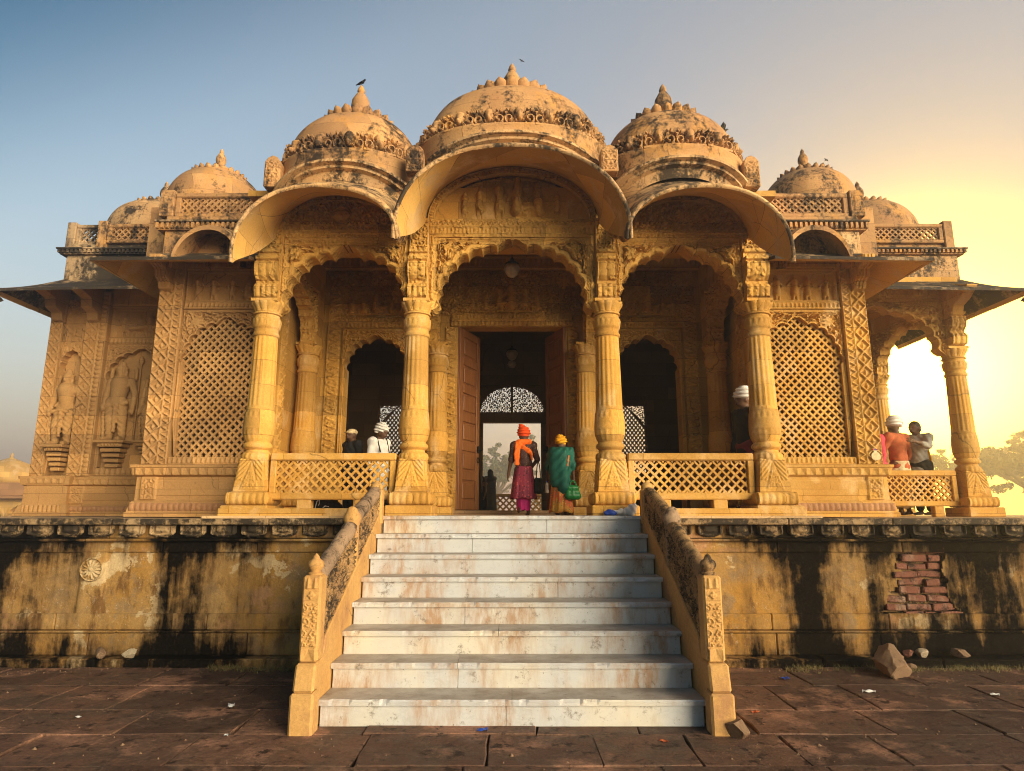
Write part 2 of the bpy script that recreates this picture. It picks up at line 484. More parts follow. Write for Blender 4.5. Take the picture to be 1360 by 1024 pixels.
class MB:
    """collects simple solids, then becomes one mesh object"""
    def __init__(s):
        s.V, s.F = [], []
    def add(s, V, F):
        n = len(s.V)
        s.V += [tuple(v) for v in V]
        s.F += [tuple(i + n for i in f) for f in F]
        return s
    def box(s, x0, x1, y0, y1, z0, z1):
        V = [(x, y, z) for x in (x0, x1) for y in (y0, y1) for z in (z0, z1)]
        return s.add(V, [(0, 1, 3, 2), (4, 6, 7, 5), (0, 4, 5, 1), (2, 3, 7, 6), (0, 2, 6, 4), (1, 5, 7, 3)])
    def prism(s, poly, axis, a, b):
        """poly: 2-D outline in the plane normal to axis, from a to b"""
        def P(u, v, t):
            return {'x': (t, u, v), 'y': (u, t, v), 'z': (u, v, t)}[axis]
        n = len(poly)
        V = [P(u, v, a) for u, v in poly] + [P(u, v, b) for u, v in poly]
        F = [(i, (i + 1) % n, n + (i + 1) % n, n + i) for i in range(n)] + [tuple(range(n))[::-1], tuple(range(n, 2 * n))]
        return s.add(V, F)
    def bar(s, a, b, wd, dp, up=(0, 1, 0)):
        a, b, up = Vector(a), Vector(b), Vector(up)
        d = (b - a).normalized()
        sd = d.cross(up).normalized() * wd / 2
        u = sd.cross(d).normalized() * dp / 2
        V = [a + sd + u, a - sd + u, a - sd - u, a + sd - u, b + sd + u, b - sd + u, b - sd - u, b + sd - u]
        return s.add(V, [(0, 1, 2, 3), (7, 6, 5, 4), (0, 4, 5, 1), (1, 5, 6, 2), (2, 6, 7, 3), (3, 7, 4, 0)])
    def lathe(s, prof, c, n=24, fl=None, rot=0.0, sx=1, sy=1):
        V = []
        for r, z in prof:
            for k in range(n):
                a = 2 * math.pi * k / n + rot
                rr = r * (fl(a, z) if fl else 1)
                V.append((c[0] + rr * sx * math.cos(a), c[1] + rr * sy * math.sin(a), c[2] + z))
        m = len(prof)
        F = [(i * n + k, i * n + (k + 1) % n, (i + 1) * n + (k + 1) % n, (i + 1) * n + k) for i in range(m - 1) for k in range(n)]
        F += [tuple(range(n))[::-1], tuple(range((m - 1) * n, m * n))]
        return s.add(V, F)
    def path(s, pts, prof, closed=False):
        """mitred moulding: pts (x,y) walk with the outside on the right; prof list of (out, z)"""
        n = len(pts)
        P = [Vector((p[0], p[1])) for p in pts]
        offs = []
        for i in range(n):
            ds = []
            if i > 0 or closed: ds.append((P[i] - P[i - 1]).normalized())
            if i < n - 1 or closed: ds.append((P[(i + 1) % n] - P[i]).normalized())
            ns = [Vector((d.y, -d.x)) for d in ds]
            if len(ns) == 1:
                offs.append(ns[0])
            else:
                b = (ns[0] + ns[1])
                offs.append(b / max(.2, b.dot(ns[0])))
        m = len(prof)
        V = [(P[i].x + offs[i].x * o, P[i].y + offs[i].y * o, z) for i in range(n) for o, z in prof]
        F = [(i * m + j, (i + 1) * m + j, (i + 1) * m + j + 1, i * m + j + 1) for i in range(n - 1) for j in range(m - 1)]
        F += [tuple(range(m)), tuple(range((n - 1) * m, n * m))[::-1]]
        return s.add(V, F)
    def build(s, name, mat, parent=None, bevel=0, smooth=False, sharp=None, recalc=True):
        V = np.array(s.V)
        o = mesh(name, V, s.F, mat, parent, smooth)
        me = o.data
        if bevel or recalc:
            bm = bmesh.new(); bm.from_mesh(me)
            bmesh.ops.recalc_face_normals(bm, faces=bm.faces)
            if bevel:
                es = [e for e in bm.edges if len(e.link_faces) == 2 and e.calc_face_angle(0) > .6]
                bmesh.ops.bevel(bm, geom=es, offset=bevel, segments=1, affect='EDGES', clamp_overlap=True)
            bm.to_mesh(me); bm.free()
        if sharp:
            me.polygons.foreach_set('use_smooth', np.ones(len(me.polygons), bool))
            me.set_sharp_from_angle(angle=R(sharp))
        return o

def gridF(n, m):
    i, j = np.meshgrid(np.arange(n - 1), np.arange(m - 1), indexing='ij')
    a = (i * m + j).ravel()
    return np.stack([a, a + m, a + m + 1, a + 1], 1)

# ------------------------------------------------------------------ carving: height fields over (x, z)
def sm(a, b, x):
    t = np.clip((x - a) / (b - a), 0, 1)
    return t * t * (3 - 2 * t)

def bead(u, v, v0, v1, p, k=1.0):
    r = (v1 - v0) / 2
    du = ((u / p) % 1 - .5) * p
    dv = v - (v0 + v1) / 2
    return np.sqrt(np.clip(1 - (du / (p * .46)) ** 2 - (dv / r) ** 2, 0, 1)) * k

def inband(v, a, b):
    return (v >= a) & (v <= b)

def leafrow(u, v, v0, v1, p, flip=False):
    t = (v - v0) / (v1 - v0)
    if flip: t = 1 - t
    x = np.abs(((u / p) % 1) - .5) * 2
    edge = np.sqrt(np.clip(1 - t, 0, 1))
    inside = (x < edge * .94) & (t >= 0) & (t <= 1)
    rib = .35 + .65 * np.abs(x - edge * .75) / .8
    return np.where(inside, np.clip(1.0 - .6 * (x / (edge + 1e-3)) ** 4, 0, 1) * np.clip(rib + .25 * (x < .08), 0, 1), 0)

def zig(u, v, v0, v1, p):
    t = (v - v0) / (v1 - v0)
    x = np.abs(((u / p) % 1) - .5) * 2
    d = np.abs(t - x)
    return np.where(inband(v, v0, v1), sm(.34, .1, d), 0)

def diamonds(u, v, w, p):
    """criss-cross band with four-point flowers, centred on u=0 and w wide"""
    a = np.abs((((u / w) + v / p) % 1) - .5) * 2
    b = np.abs((((u / w) - v / p) % 1) - .5) * 2
    ridge = np.maximum(sm(.70, .92, a), sm(.70, .92, b))
    fl = sm(.62, .2, np.maximum(a, b)) * (.55 + .45 * np.cos(4 * np.arctan2(((v / p) % .5 - .25), u / w)))
    return np.maximum(ridge, fl * .8)

def rosette(x, z, cx, cz, r, n=8, ring=True):
    dx, dz = x - cx, z - cz
    d = np.hypot(dx, dz) / r
    th = np.arctan2(dz, dx)
    pet = np.abs(np.cos(th * n / 2))
    lim = .48 + .34 * pet
    h = np.where(d < lim, .35 + .65 * np.sqrt(np.clip(1 - (d / lim - .55) ** 2 * 2.2, 0, 1)) * (.5 + .5 * pet), 0)
    h = np.maximum(h, np.where(d < .22, 1.0 * np.sqrt(np.clip(1 - (d / .22) ** 2, 0, 1)) + .2, 0))
    if ring:
        h = np.maximum(h, .75 * sm(.10, .03, np.abs(d - .93)))
    return h

def hsh(i, j, k=0):
    v = np.sin(i * 12.9898 + j * 78.233 + k * 37.719) * 43758.5453
    return v - np.floor(v)

def scroll(x, z, a=.26, seed=0):
    """curling foliage: handed spirals with lobed leaves on a staggered lattice"""
    out = np.zeros_like(x)
    for sx in (0, 1):
        i = np.floor(x / a + .5 * sx); j = np.floor(z / a + .5 * sx)
        cx = (i + .5 - .5 * sx) * a + (hsh(i, j, seed + sx) - .5) * a * .22
        cz = (j + .5 - .5 * sx) * a + (hsh(i, j, seed + 5 + sx) - .5) * a * .22
        dx, dz = x - cx, z - cz
        r = np.hypot(dx, dz) / a
        th = np.arctan2(dz, dx) + 6.28 * hsh(i, j, seed + 9)
        sg = np.where(hsh(i, j, seed + 3) > .5, 1, -1)
        sp = np.cos(th * sg + 2 * np.pi * r * 3.0)
        R0 = .47 if sx == 0 else .36
        lob = 1 + .22 * np.cos(th * 6)
        h = sm(-.10, .32, sp) * sm(R0 * lob, R0 * lob * .80, r)
        h = np.maximum(h, sm(.13, .05, r))
        out = np.maximum(out, h * (1 if sx == 0 else .8))
    return out

def cap2(x, z, a, b, r0, r1, k=1.0):
    ax, az = a; bx, bz = b
    dx, dz = bx - ax, bz - az
    t = np.clip(((x - ax) * dx + (z - az) * dz) / (dx * dx + dz * dz + 1e-9), 0, 1)
    d = np.hypot(x - ax - t * dx, z - az - t * dz)
    r = r0 + (r1 - r0) * t
    return np.sqrt(np.clip(1 - (d / r) ** 2, 0, 1)) * r * k

def relfig(x, z, cx, z0, h, rng, pose='stand', dirn=1):
    """a small carved figure: joined limbs in relief (returns metres)"""
    f = np.zeros_like(x)
    def c(a, b, r0, r1, k=1.0):
        nonlocal f
        A = (cx + dirn * a[0] * h, z0 + a[1] * h); B = (cx + dirn * b[0] * h, z0 + b[1] * h)
        f = np.maximum(f, cap2(x, z, A, B, r0 * h, r1 * h, k))
    t = (rng.random() - .5) * .06
    if pose == 'sit':
        c((0, .16), (.02, .62), .13, .12); c((0, .18), (.30, .24), .10, .07); c((.30, .24), (.26, .02), .065, .05)
        c((-.05, .16), (.18, .10), .10, .06); c((.02, .70), (.02, .82), .085, .08); c((.02, .9), (.02, .93), .06, .05)
        c((.1, .58), (.26, .42), .055, .04); c((.26, .42), (.36, .60), .04, .035)
        c((-.09, .58), (-.22, .40), .055, .04); c((-.22, .40), (-.1, .28), .04, .035)
        c((-.3, .0), (.38, .0), .05, .05)
        return f
    if pose == 'ride':
        c((-.30, .36), (.28, .40), .13, .12); c((.28, .40), (.46, .64), .09, .06); c((.46, .64), (.60, .56), .055, .04)
        for lx, bx in ((-.32, -.38), (-.22, -.16), (.22, .32), (.30, .20)):
            c((lx, .32), (bx, .02), .06, .035)
        c((-.40, .38), (-.52, .18), .04, .03)
        c((0, .42), (.0, .74), .09, .10); c((0, .80), (0, .90), .07, .065); c((.02, .5), (.10, .26), .06, .045)
        c((.08, .7), (.26, .62), .045, .035)
        return f
    c((t, .44), (0, .74), .085, .12); c((t - .05, .44), (-.07, .05), .075, .045); c((t + .05, .44), (.08 + t, .05), .075, .045)
    c((t, .46), (0, .28), .12, .13, .7)
    c((0, .84), (.0, .89), .072, .068); c((0, .95), (0, .985), .05, .03)
    a1, a2 = rng.random() * .3, rng.random() * .3
    c((-.12, .72), (-.22, .52 + a1 * .5), .045, .04); c((-.22, .52 + a1 * .5), (-.10 - a1 * .4, .40 + a1), .04, .035)
    c((.12, .72), (.23, .54 + a2 * .4), .045, .04); c((.23, .54 + a2 * .4), (.12 + a2 * .5, .42 + a2), .04, .035)
    c((-.15, .015), (.15, .015), .035, .035)
    if rng.random() > .6:
        c((-.16, .48), (.24, .62), .04, .03)
    return f

def relief(name, x0, x1, z0, z1, y, H, mat, parent, res=.012, back=.0, ax='y', at=None):
    """carved face looking towards -Y (ax='y') at depth y, or towards ±X (ax='+x' / '-x') with x0..x1 read as depth"""
    nx = max(2, int((x1 - x0) / res) + 1); nz = max(2, int((z1 - z0) / res) + 1)
    X, Z = np.meshgrid(np.linspace(x0, x1, nx), np.linspace(z0, z1, nz), indexing='ij')
    h = H(X, Z)
    h[[0, -1], :] = np.minimum(h[[0, -1], :], 0) - back
    h[:, [0, -1]] = np.minimum(h[:, [0, -1]], 0) - back
    if ax == 'y':
        V = np.stack([X, y - h, Z], -1).reshape(-1, 3); F = gridF(nx, nz)
    elif ax == '-x':
        V = np.stack([y - h, X, Z], -1).reshape(-1, 3); F = gridF(nx, nz)[:, ::-1]
    else:
        V = np.stack([y + h, X, Z], -1).reshape(-1, 3); F = gridF(nx, nz)
    return mesh(name, V, F, mat, parent)

def cusps(hw, zs, za, n, bulge, cx=0.0, foot=.0, per=9, px=.8, ogee=.10):
    """cusped arch outline, from the +x springing over the apex to the -x springing"""
    ph = np.linspace(0, np.pi / 2, 400)
    x = hw * np.cos(ph) ** px
    z = zs + (za - ogee - zs) * np.sin(ph) ** 1.02
    s = np.concatenate([[0], np.cumsum(np.hypot(np.diff(x), np.diff(z)))])
    ss = np.linspace(0, s[-1], n * per + 1)
    bx, bz = np.interp(ss, s, x), np.interp(ss, s, z)
    tx, tz = np.gradient(bx), np.gradient(bz)
    L = np.hypot(tx, tz); nx_, nz_ = tz / L, -tx / L
    ph2 = np.linspace(0, n, n * per + 1)
    b = bulge * np.abs(np.sin(np.pi * ph2)) ** .75
    X, Z = bx + nx_ * b, bz + nz_ * b
    Z = Z + ogee * np.exp(-(X / (hw * .13)) ** 2)
    X[-1] = 0
    r = np.stack([X, Z], 1)
    if foot:
        r = np.concatenate([[[hw + foot, zs - foot * .9], [hw + foot * .35, zs - foot * .5]], r])
    l = r[::-1][1:].copy(); l[:, 0] *= -1
    q = np.concatenate([r, l]); q[:, 0] += cx
    return q

def spandrel(name, inner, x0, x1, zb, zt, y, H, mat, parent, thick=.3, steps=44, cz=None, frame=None, back=True):
    """carved wall panel x0..x1, zb..zt with an arch cut out; frame maps (x, y, z) arrays to other orientations"""
    inner = np.asarray(inner)
    cx = (x0 + x1) / 2
    cz = inner[0, 1] if cz is None else cz
    outer = []
    for px, pz in inner:
        dx, dz = px - cx, pz - cz
        ts = []
        if dx > 1e-9: ts.append((x1 - cx) / dx)
        if dx < -1e-9: ts.append((x0 - cx) / dx)
        if dz > 1e-9: ts.append((zt - cz) / dz)
        if dz < -1e-9: ts.append((zb - cz) / dz)
        t = min(ts)
        outer.append((cx + dx * t, cz + dz * t))
    outer = np.array(outer)
    for cor in ((x1, zt), (x0, zt)):
        k = np.argmin(np.hypot(outer[:, 0] - cor[0], outer[:, 1] - cor[1])); outer[k] = cor
    n = len(inner)
    v = np.linspace(0, 1, steps)
    XZ = inner[:, None, :] * (1 - v)[None, :, None] + outer[:, None, :] * v[None, :, None]
    X, Z = XZ[..., 0], XZ[..., 1]
    dist = np.hypot(X - inner[:, None, 0], Z - inner[:, None, 1])
    h = H(X, Z, dist)
    h[:, -1] = np.minimum(h[:, -1], 0); h[[0, -1], :] = 0
    V = np.stack([X, y - h, Z], -1).reshape(-1, 3)
    F = [gridF(n, steps)]
    m = len(V)
    ib = np.stack([inner[:, 0], np.full(n, y + thick), inner[:, 1]], 1)
    ob = np.stack([outer[:, 0], np.full(n, y + thick), outer[:, 1]], 1)
    V = np.concatenate([V, ib, ob])
    i = np.arange(n - 1)
    F.append(np.stack([i * steps, m + i, m + i + 1, (i + 1) * steps], 1)[:, ::-1] * 1)
    F.append(np.stack([m + i, m + n + i, m + n + i + 1, m + i + 1], 1)[:, ::-1])
    F = np.concatenate(F)
    if frame:
        V = frame(V)
    o = mesh(name, V, F, mat, parent)
    o.data.set_sharp_from_angle(angle=R(50))
    return o

def plate(name, mask, x0, x1, z0, z1, res, y, thick, mat, parent, H=None, curve=None, smooth=True):
    """pierced slab: cells where mask(x,z) holds, with real thickness"""
    nx = int((x1 - x0) / res); nz = int((z1 - z0) / res)
    xs = np.linspace(x0, x1, nx + 1); zs = np.linspace(z0, z1, nz + 1)
    cx, cz = np.meshgrid((xs[1:] + xs[:-1]) / 2, (zs[1:] + zs[:-1]) / 2, indexing='ij')
    K = mask(cx, cz)
    X, Z = np.meshgrid(xs, zs, indexing='ij')
    h = H(X, Z) if H else np.zeros_like(X)
    Vf = np.stack([X, y - h, Z], -1).reshape(-1, 3); Vb = np.stack([X, np.full_like(X, y + thick), Z], -1).reshape(-1, 3)
    n1 = (nx + 1) * (nz + 1)
    i, j = np.nonzero(K)
    a = i * (nz + 1) + j; b = a + nz + 1
    F = [np.stack([a, b, b + 1, a + 1], 1), np.stack([a, a + 1, b + 1, b], 1) + n1]
    Kp = np.pad(K, 1)
    for di, dj in ((1, 0), (-1, 0), (0, 1), (0, -1)):
        e = K & ~Kp[1 + di:nx + 1 + di, 1 + dj:nz + 1 + dj]
        i, j = np.nonzero(e)
        a = i * (nz + 1) + j; b = a + nz + 1
        p, q = {(1, 0): (b, b + 1), (-1, 0): (a + 1, a), (0, 1): (b + 1, a + 1), (0, -1): (a, b)}[(di, dj)]
        F.append(np.stack([p, p + n1, q + n1, q], 1))
    F = np.concatenate(F)
    V = np.concatenate([Vf, Vb])
    u, inv = np.unique(F, return_inverse=True)
    V = V[u]; F = inv.reshape(F.shape)
    if curve:
        V = curve(V)
    o = mesh(name, V, F, mat, parent, smooth)
    if smooth:
        o.data.set_sharp_from_angle(angle=R(55))
    return o

def lattice(mb, inside, x0, x1, z0, z1, y, pitch, slope, wd, dp):
    """crossing bars clipped to a shape: inside(x, z)"""
    for sg in (1, -1):
        k0 = int(math.floor((x0 - (z1 - z0) / slope) / pitch)) - 2
        k1 = int(math.ceil((x1 + (z1 - z0) / slope) / pitch)) + 2
        for k in range(k0, k1):
            z = np.linspace(z0, z1, 240)
            x = k * pitch + sg * (z - z0) / slope
            ok = (x >= x0) & (x <= x1) & inside(x, z)
            if ok.sum() < 4: continue
            idx = np.nonzero(ok)[0]
            for run in np.split(idx, np.nonzero(np.diff(idx) > 1)[0] + 1):
                if len(run) < 3: continue
                yy = y + (.0015 if sg > 0 else -.0015)
                j = random.uniform(-.05, .05) * pitch
                mb.bar((x[run[0]] + j, yy, z[run[0]]), (x[run[-1]] + j + random.uniform(-.03, .03) * pitch, yy + random.uniform(-.001, .001), z[run[-1]]), wd * random.uniform(.84, 1.16), dp * random.uniform(.9, 1.1))

# ------------------------------------------------------------------ smooth bodies from a distance field
def surfnet(F, o, h):
    Sg = F < 0
    nx, ny, nz = F.shape
    Cn = [(i, j, k) for i in (0, 1) for j in (0, 1) for k in (0, 1)]
    cnt = sum(Sg[i:nx - 1 + i, j:ny - 1 + j, k:nz - 1 + k].astype(np.int8) for i, j, k in Cn)
    act = (cnt > 0) & (cnt < 8)
    A = np.argwhere(act)
    idx = np.full(act.shape, -1, np.int64); idx[act] = np.arange(len(A))
    acc = np.zeros((len(A), 3)); n = np.zeros(len(A))
    for a in Cn:
        for d in range(3):
            if a[d]: continue
            b = list(a); b[d] = 1
            fa = F[A[:, 0] + a[0], A[:, 1] + a[1], A[:, 2] + a[2]]
            fb = F[A[:, 0] + b[0], A[:, 1] + b[1], A[:, 2] + b[2]]
            m = (fa < 0) != (fb < 0)
            t = np.where(m, fa / np.where(m, fa - fb, 1), 0)
            p = np.array(a) + t[:, None] * (np.array(b) - np.array(a))
            acc[m] += p[m]; n[m] += 1
    V = (A + acc / n[:, None]) * h + np.array(o)
    Q = []
    for ax in range(3):
        lo = [slice(1, -1)] * 3; hi = [slice(1, -1)] * 3
        lo[ax] = slice(0, -1); hi[ax] = slice(1, None)
        a, b = Sg[tuple(lo)], Sg[tuple(hi)]
        e = np.argwhere(a != b)
        if not len(e): continue
        flip = a[tuple(e.T)]
        off = np.ones(3, int); off[ax] = 0
        e = e + off
        u, v = [(1, 2), (2, 0), (0, 1)][ax]
        def cell(du, dv):
            c = e.copy(); c[:, u] -= du; c[:, v] -= dv
            return idx[c[:, 0], c[:, 1], c[:, 2]]
        q = np.stack([cell(1, 1), cell(0, 1), cell(0, 0), cell(1, 0)], 1)
        q[~flip] = q[~flip][:, ::-1]
        Q.append(q)
    return V, np.concatenate(Q)

def sdf(prims, vox=.012, k=.02, fold=None):
    """prims: ('c', a, b, ra, rb) tapered limb | ('e', centre, radii) ellipsoid; joined smoothly"""
    lo = np.full(3, 1e9); hi = -lo
    for p in prims:
        if p[0] == 'c':
            for q, r in ((p[1], p[3]), (p[2], p[4])):
                lo = np.minimum(lo, np.array(q) - r); hi = np.maximum(hi, np.array(q) + r)
        else:
            lo = np.minimum(lo, np.array(p[1]) - np.array(p[2])); hi = np.maximum(hi, np.array(p[1]) + np.array(p[2]))
    lo -= 4 * vox + k; hi += 4 * vox + k
    n = np.ceil((hi - lo) / vox).astype(int) + 1
    F = np.full(n, .2, np.float32)
    axs = [lo[i] + vox * np.arange(n[i]) for i in range(3)]
    for p in prims:
        if p[0] == 'c':
            a, b = np.array(p[1], float), np.array(p[2], float); rm = max(p[3], p[4])
            l, u = np.minimum(a, b) - rm, np.maximum(a, b) + rm
        else:
            c0, rr = np.array(p[1], float), np.array(p[2], float)
            l, u = c0 - rr, c0 + rr
        m = k * 2 + 3 * vox
        i0 = np.clip(((l - m - lo) / vox).astype(int), 0, n - 1); i1 = np.clip(((u + m - lo) / vox).astype(int) + 2, 1, n)
        sl_ = tuple(slice(i0[i], i1[i]) for i in range(3))
        X, Y, Z = np.meshgrid(axs[0][sl_[0]], axs[1][sl_[1]], axs[2][sl_[2]], indexing='ij')
        if p[0] == 'c':
            d = b - a; L = max(1e-9, d @ d)
            t = np.clip(((X - a[0]) * d[0] + (Y - a[1]) * d[1] + (Z - a[2]) * d[2]) / L, 0, 1)
            D = np.sqrt((X - a[0] - t * d[0]) ** 2 + (Y - a[1] - t * d[1]) ** 2 + (Z - a[2] - t * d[2]) ** 2) - (p[3] + (p[4] - p[3]) * t)
        else:
            q = np.sqrt(((X - c0[0]) / rr[0]) ** 2 + ((Y - c0[1]) / rr[1]) ** 2 + ((Z - c0[2]) / rr[2]) ** 2)
            D = (q - 1) * rr.min() * np.where(q > 1, 1.0, 1.0)
        G = F[sl_]
        kk = p[5] if len(p) > 5 else k
        hq = np.maximum(kk - np.abs(G - D), 0) / max(kk, 1e-6)
        F[sl_] = np.minimum(G, D) - hq * hq * kk * .25
    if fold:
        X, Y, Z = np.meshgrid(*axs, indexing='ij')
        F = F + fold(X, Y, Z).astype(np.float32)
    return surfnet(F, lo, vox)

# ------------------------------------------------------------------ ground, terrace, stair
FL = 1.82
def structure(o):
    o['kind'] = 'structure'
    return o

mb = MB(); mb.box(-14, 14, -6, 9.2, -.4, -.045)
ground = structure(mb.build('ground', 'dirt'))
mb = MB(); mb.box(-900, 900, -60, 1500, -1.0, -.41)
structure(mb.build('far_ground', 'farland'))

def slab(x0, x1, y0, y1):
    bm = bmesh.new()
    nseg = 3
    pts = []
    cs = [(x0, y0), (x1, y0), (x1, y1), (x0, y1)]
    for i in range(4):
        a, b = cs[i], cs[(i + 1) % 4]
        for k in range(nseg):
            t = k / nseg
            j = .016
            pts.append((a[0] + (b[0] - a[0]) * t + random.uniform(-j, j), a[1] + (b[1] - a[1]) * t + random.uniform(-j, j)))
    cx, cy = (x0 + x1) / 2, (y0 + y1) / 2
    tx, ty, dz = random.uniform(-.006, .006), random.uniform(-.006, .006), random.uniform(-.006, .005)
    def z(x, y): return dz + (x - cx) * tx + (y - cy) * ty
    V, F = [], []
    n = len(pts)
    for x, y in pts: V.append((x, y, -.07))
    for x, y in pts: V.append((x, y, z(x, y) - .008))
    for x, y in pts:
        q = .985
        V.append((cx + (x - cx) * q, cy + (y - cy) * q, z(x, y) + random.uniform(-.003, .003)))
    V.append((cx, cy, z(cx, cy) + random.uniform(-.004, .004)))
    for i in range(n):
        k = (i + 1) % n
        F += [(i, k, n + k, n + i), (n + i, n + k, 2 * n + k, 2 * n + i), (2 * n + i, 2 * n + k, 3 * n)]
    return V, F

y = 3.2
row = 0
npv = 0
while y < 8.42:
    dy = random.uniform(.62, .92)
    if y + dy > 8.2: dy = 8.45 - y
    x = -9.2 - random.random()
    hw = 1.2 + 1.05 * (y + dy)
    while x < 9.6:
        dx = random.uniform(.75, 1.5)
        if abs(x + dx / 2) < hw and not (abs(x + dx / 2) < 1.1 and y > 6.5):
            V, F = slab(x + .006, x + dx - .006, y + .006, y + dy - .006)
            mesh('paving_stone', V, F, 'paving', ground, smooth=False)
            npv += 1
        x += dx
    y += dy

# terrace: floor and the two stained front walls either side of the stair
mb = MB(); mb.box(-10.6, 10.6, 8.85, 24, .0, 1.785)
structure(mb.build('terrace_floor', 'floor'))
mb = MB(); mb.box(-4.2, 4.2, 8.92, 12.0, 1.786, FL); mb.box(-6.0, 6.0, 12.0, 19.4, 1.786, FL - .001)
structure(mb.build('porch_floor', 'floor'))

def petal_mesh():
    def mask(x, z):
        ax = np.abs(x)
        return ax < np.where(z > .06, .165, .165 * np.sqrt(np.clip((z + .005) / .065, 0, 1)) ** .8)
    def H(x, z):
        e = np.minimum(.165 - np.abs(x), z * 1.4 - np.abs(x) * .25)
        return .034 * sm(.0, .02, e) - .030 * sm(.03, .045, e) + .032 * sm(.055, .11, e)
    return plate('frieze_petal', mask, -.17, .17, 0, .15, .011, 0, .04, 'wall', None, H, smooth=True)
petal0 = petal_mesh()
petal0.data.materials[0] = M['petal']

def brick_mesh():
    mb = MB(); mb.box(-.150, .150, -.03, .06, 0, .084)
    return mb.build('brick', 'brick', None, bevel=.012)
brick0 = brick_mesh()

HOLE = [(4.92, .42), (5.10, .36), (5.62, .34), (5.72, .52), (5.62, .80), (5.58, 1.05), (5.60, 1.34), (5.30, 1.40), (5.02, 1.36), (5.05, 1.10), (4.98, .92), (4.84, .82), (4.78, .62)]
def inpoly(px, pz, poly):
    r = np.zeros(px.shape, bool)
    n = len(poly)
    for i in range(n):
        x1, z1 = poly[i]; x2, z2 = poly[(i + 1) % n]
        c = ((z1 > pz) != (z2 > pz)) & (px < (x2 - x1) * (pz - z1) / (z2 - z1 + 1e-12) + x1)
        r ^= c
    return r

def wobble(x, z, a, s, seed=0):
    return a * (np.sin(x * s + seed) * np.cos(z * s * 1.3 + 2 * seed) + .5 * np.sin(x * s * 2.7 + 1 + seed) * np.sin(z * s * 2.3 + seed) + .3 * np.sin(x * s * 6.1 + z * s * 4.7))

def terrace_wall(sgn, label):
    X0, X1 = 1.93, 10.4
    t = thing('terrace_wall', label, 'wall', (sgn * 5.5, 8.8, 0), 'stained terrace walls flanking the marble stair')
    def bx(name, mat, y0, z0, z1, bev=.012, x0=X0, x1=X1, y1=8.86):
        """a course of blocks with open joints"""
        x = x0
        while x < x1 - .05:
            L = min(random.uniform(1.1, 2.3), x1 - x)
            if x1 - x - L < .4: L = x1 - x
            mb = MB()
            a, b = (x + .003, x + L - .003)
            mb.box(min(sgn * a, sgn * b), max(sgn * a, sgn * b), y0 + random.uniform(-.006, .006), y1, z0, z1 - random.uniform(0, .006))
            mb.build(name, mat, t, bevel=bev)
            x += L
    bx('coping_stone', 'petal', 8.56, 1.705, 1.79, .015)
    bx('frieze_backing', 'wall', 8.70, 1.53, 1.704)
    bx('ledge_stone', 'wall', 8.60, 1.495, 1.529, .012)
    bx('band_stone', 'wall', 8.67, 1.352, 1.494)
    bx('plinth_block', 'wall', 8.66, .40, .60)
    bx('ledge_stone', 'wall', 8.61, .372, .399, .01)
    bx('plinth_block', 'wall', 8.64, .10, .371)
    bx('kerb_stone', 'wall', 8.44, -.06, .10, .02)
    # rendered panel, with the plaster broken away over the bricks
    nx, nz = int((X1 - X0) / .022), int(.76 / .022)
    X, Z = np.meshgrid(np.linspace(X0, X1, nx), np.linspace(.595, 1.355, nz), indexing='ij')
    h = wobble(X * sgn, Z, .004, 3.1, 1.0 if sgn > 0 else 4.0) + wobble(X * sgn, Z, .0022, 13, 2.0)
    Q = gridF(nx, nz)
    if sgn > 0:
        jx = X + wobble(X, Z, .035, 9, 3); jz = Z + wobble(X, Z, .035, 8, 5)
        hole = inpoly(jx.ravel(), jz.ravel(), HOLE)
        Q = Q[~hole[Q].any(1)]
        # flaked edges elsewhere: proud islands of old render
        isl = sm(.55, .66, np.sin(X * 2.9 + 1.3 * np.sin(Z * 7)) * .5 + .5 * np.sin(Z * 9 + X * 5.1))
        h = h + .008 * isl
    else:
        # flat pilaster strip that carries the rosette
        h = h + .018 * ((np.abs(X - 5.42) < .17)) + .010 * (np.abs(X - 5.42) < .15)
    V = np.stack([X * sgn, 8.70 - h, Z], -1).reshape(-1, 3)
    mesh('plaster_panel', V, Q if sgn > 0 else Q[:, ::-1], 'wall', t)
    # frieze petals
    n = int((X1 - X0 - .1) / .40)
    for i in range(n):
        p = dup(petal0, t, (sgn * (X0 + .25 + i * .40) - sgn * 5.5, 8.69 - 8.8, 1.545), scale=(1, 1.2, 1))
        p.name = 'frieze_petal'
    return t

tl = terrace_wall(-1, 'long black-stained terrace wall whose plaster panel carries a round stone rosette')
tr = terrace_wall(1, 'ochre terrace wall with a broken patch of exposed red bricks')
bpy.data.objects.remove(petal0)

def H_ros(x, z):
    return .05 * rosette(x, z, 0, 0, .15, 14, True) + .012 * (np.hypot(x, z) < .15)
o = plate('rosette_medallion', lambda x, z: np.hypot(x, z) < .158, -.165, .165, -.165, .165, .008, 0, .03, 'wall', tl, H_ros)
o.location = (-5.42 + 5.5, 8.66 - 8.8, .985)

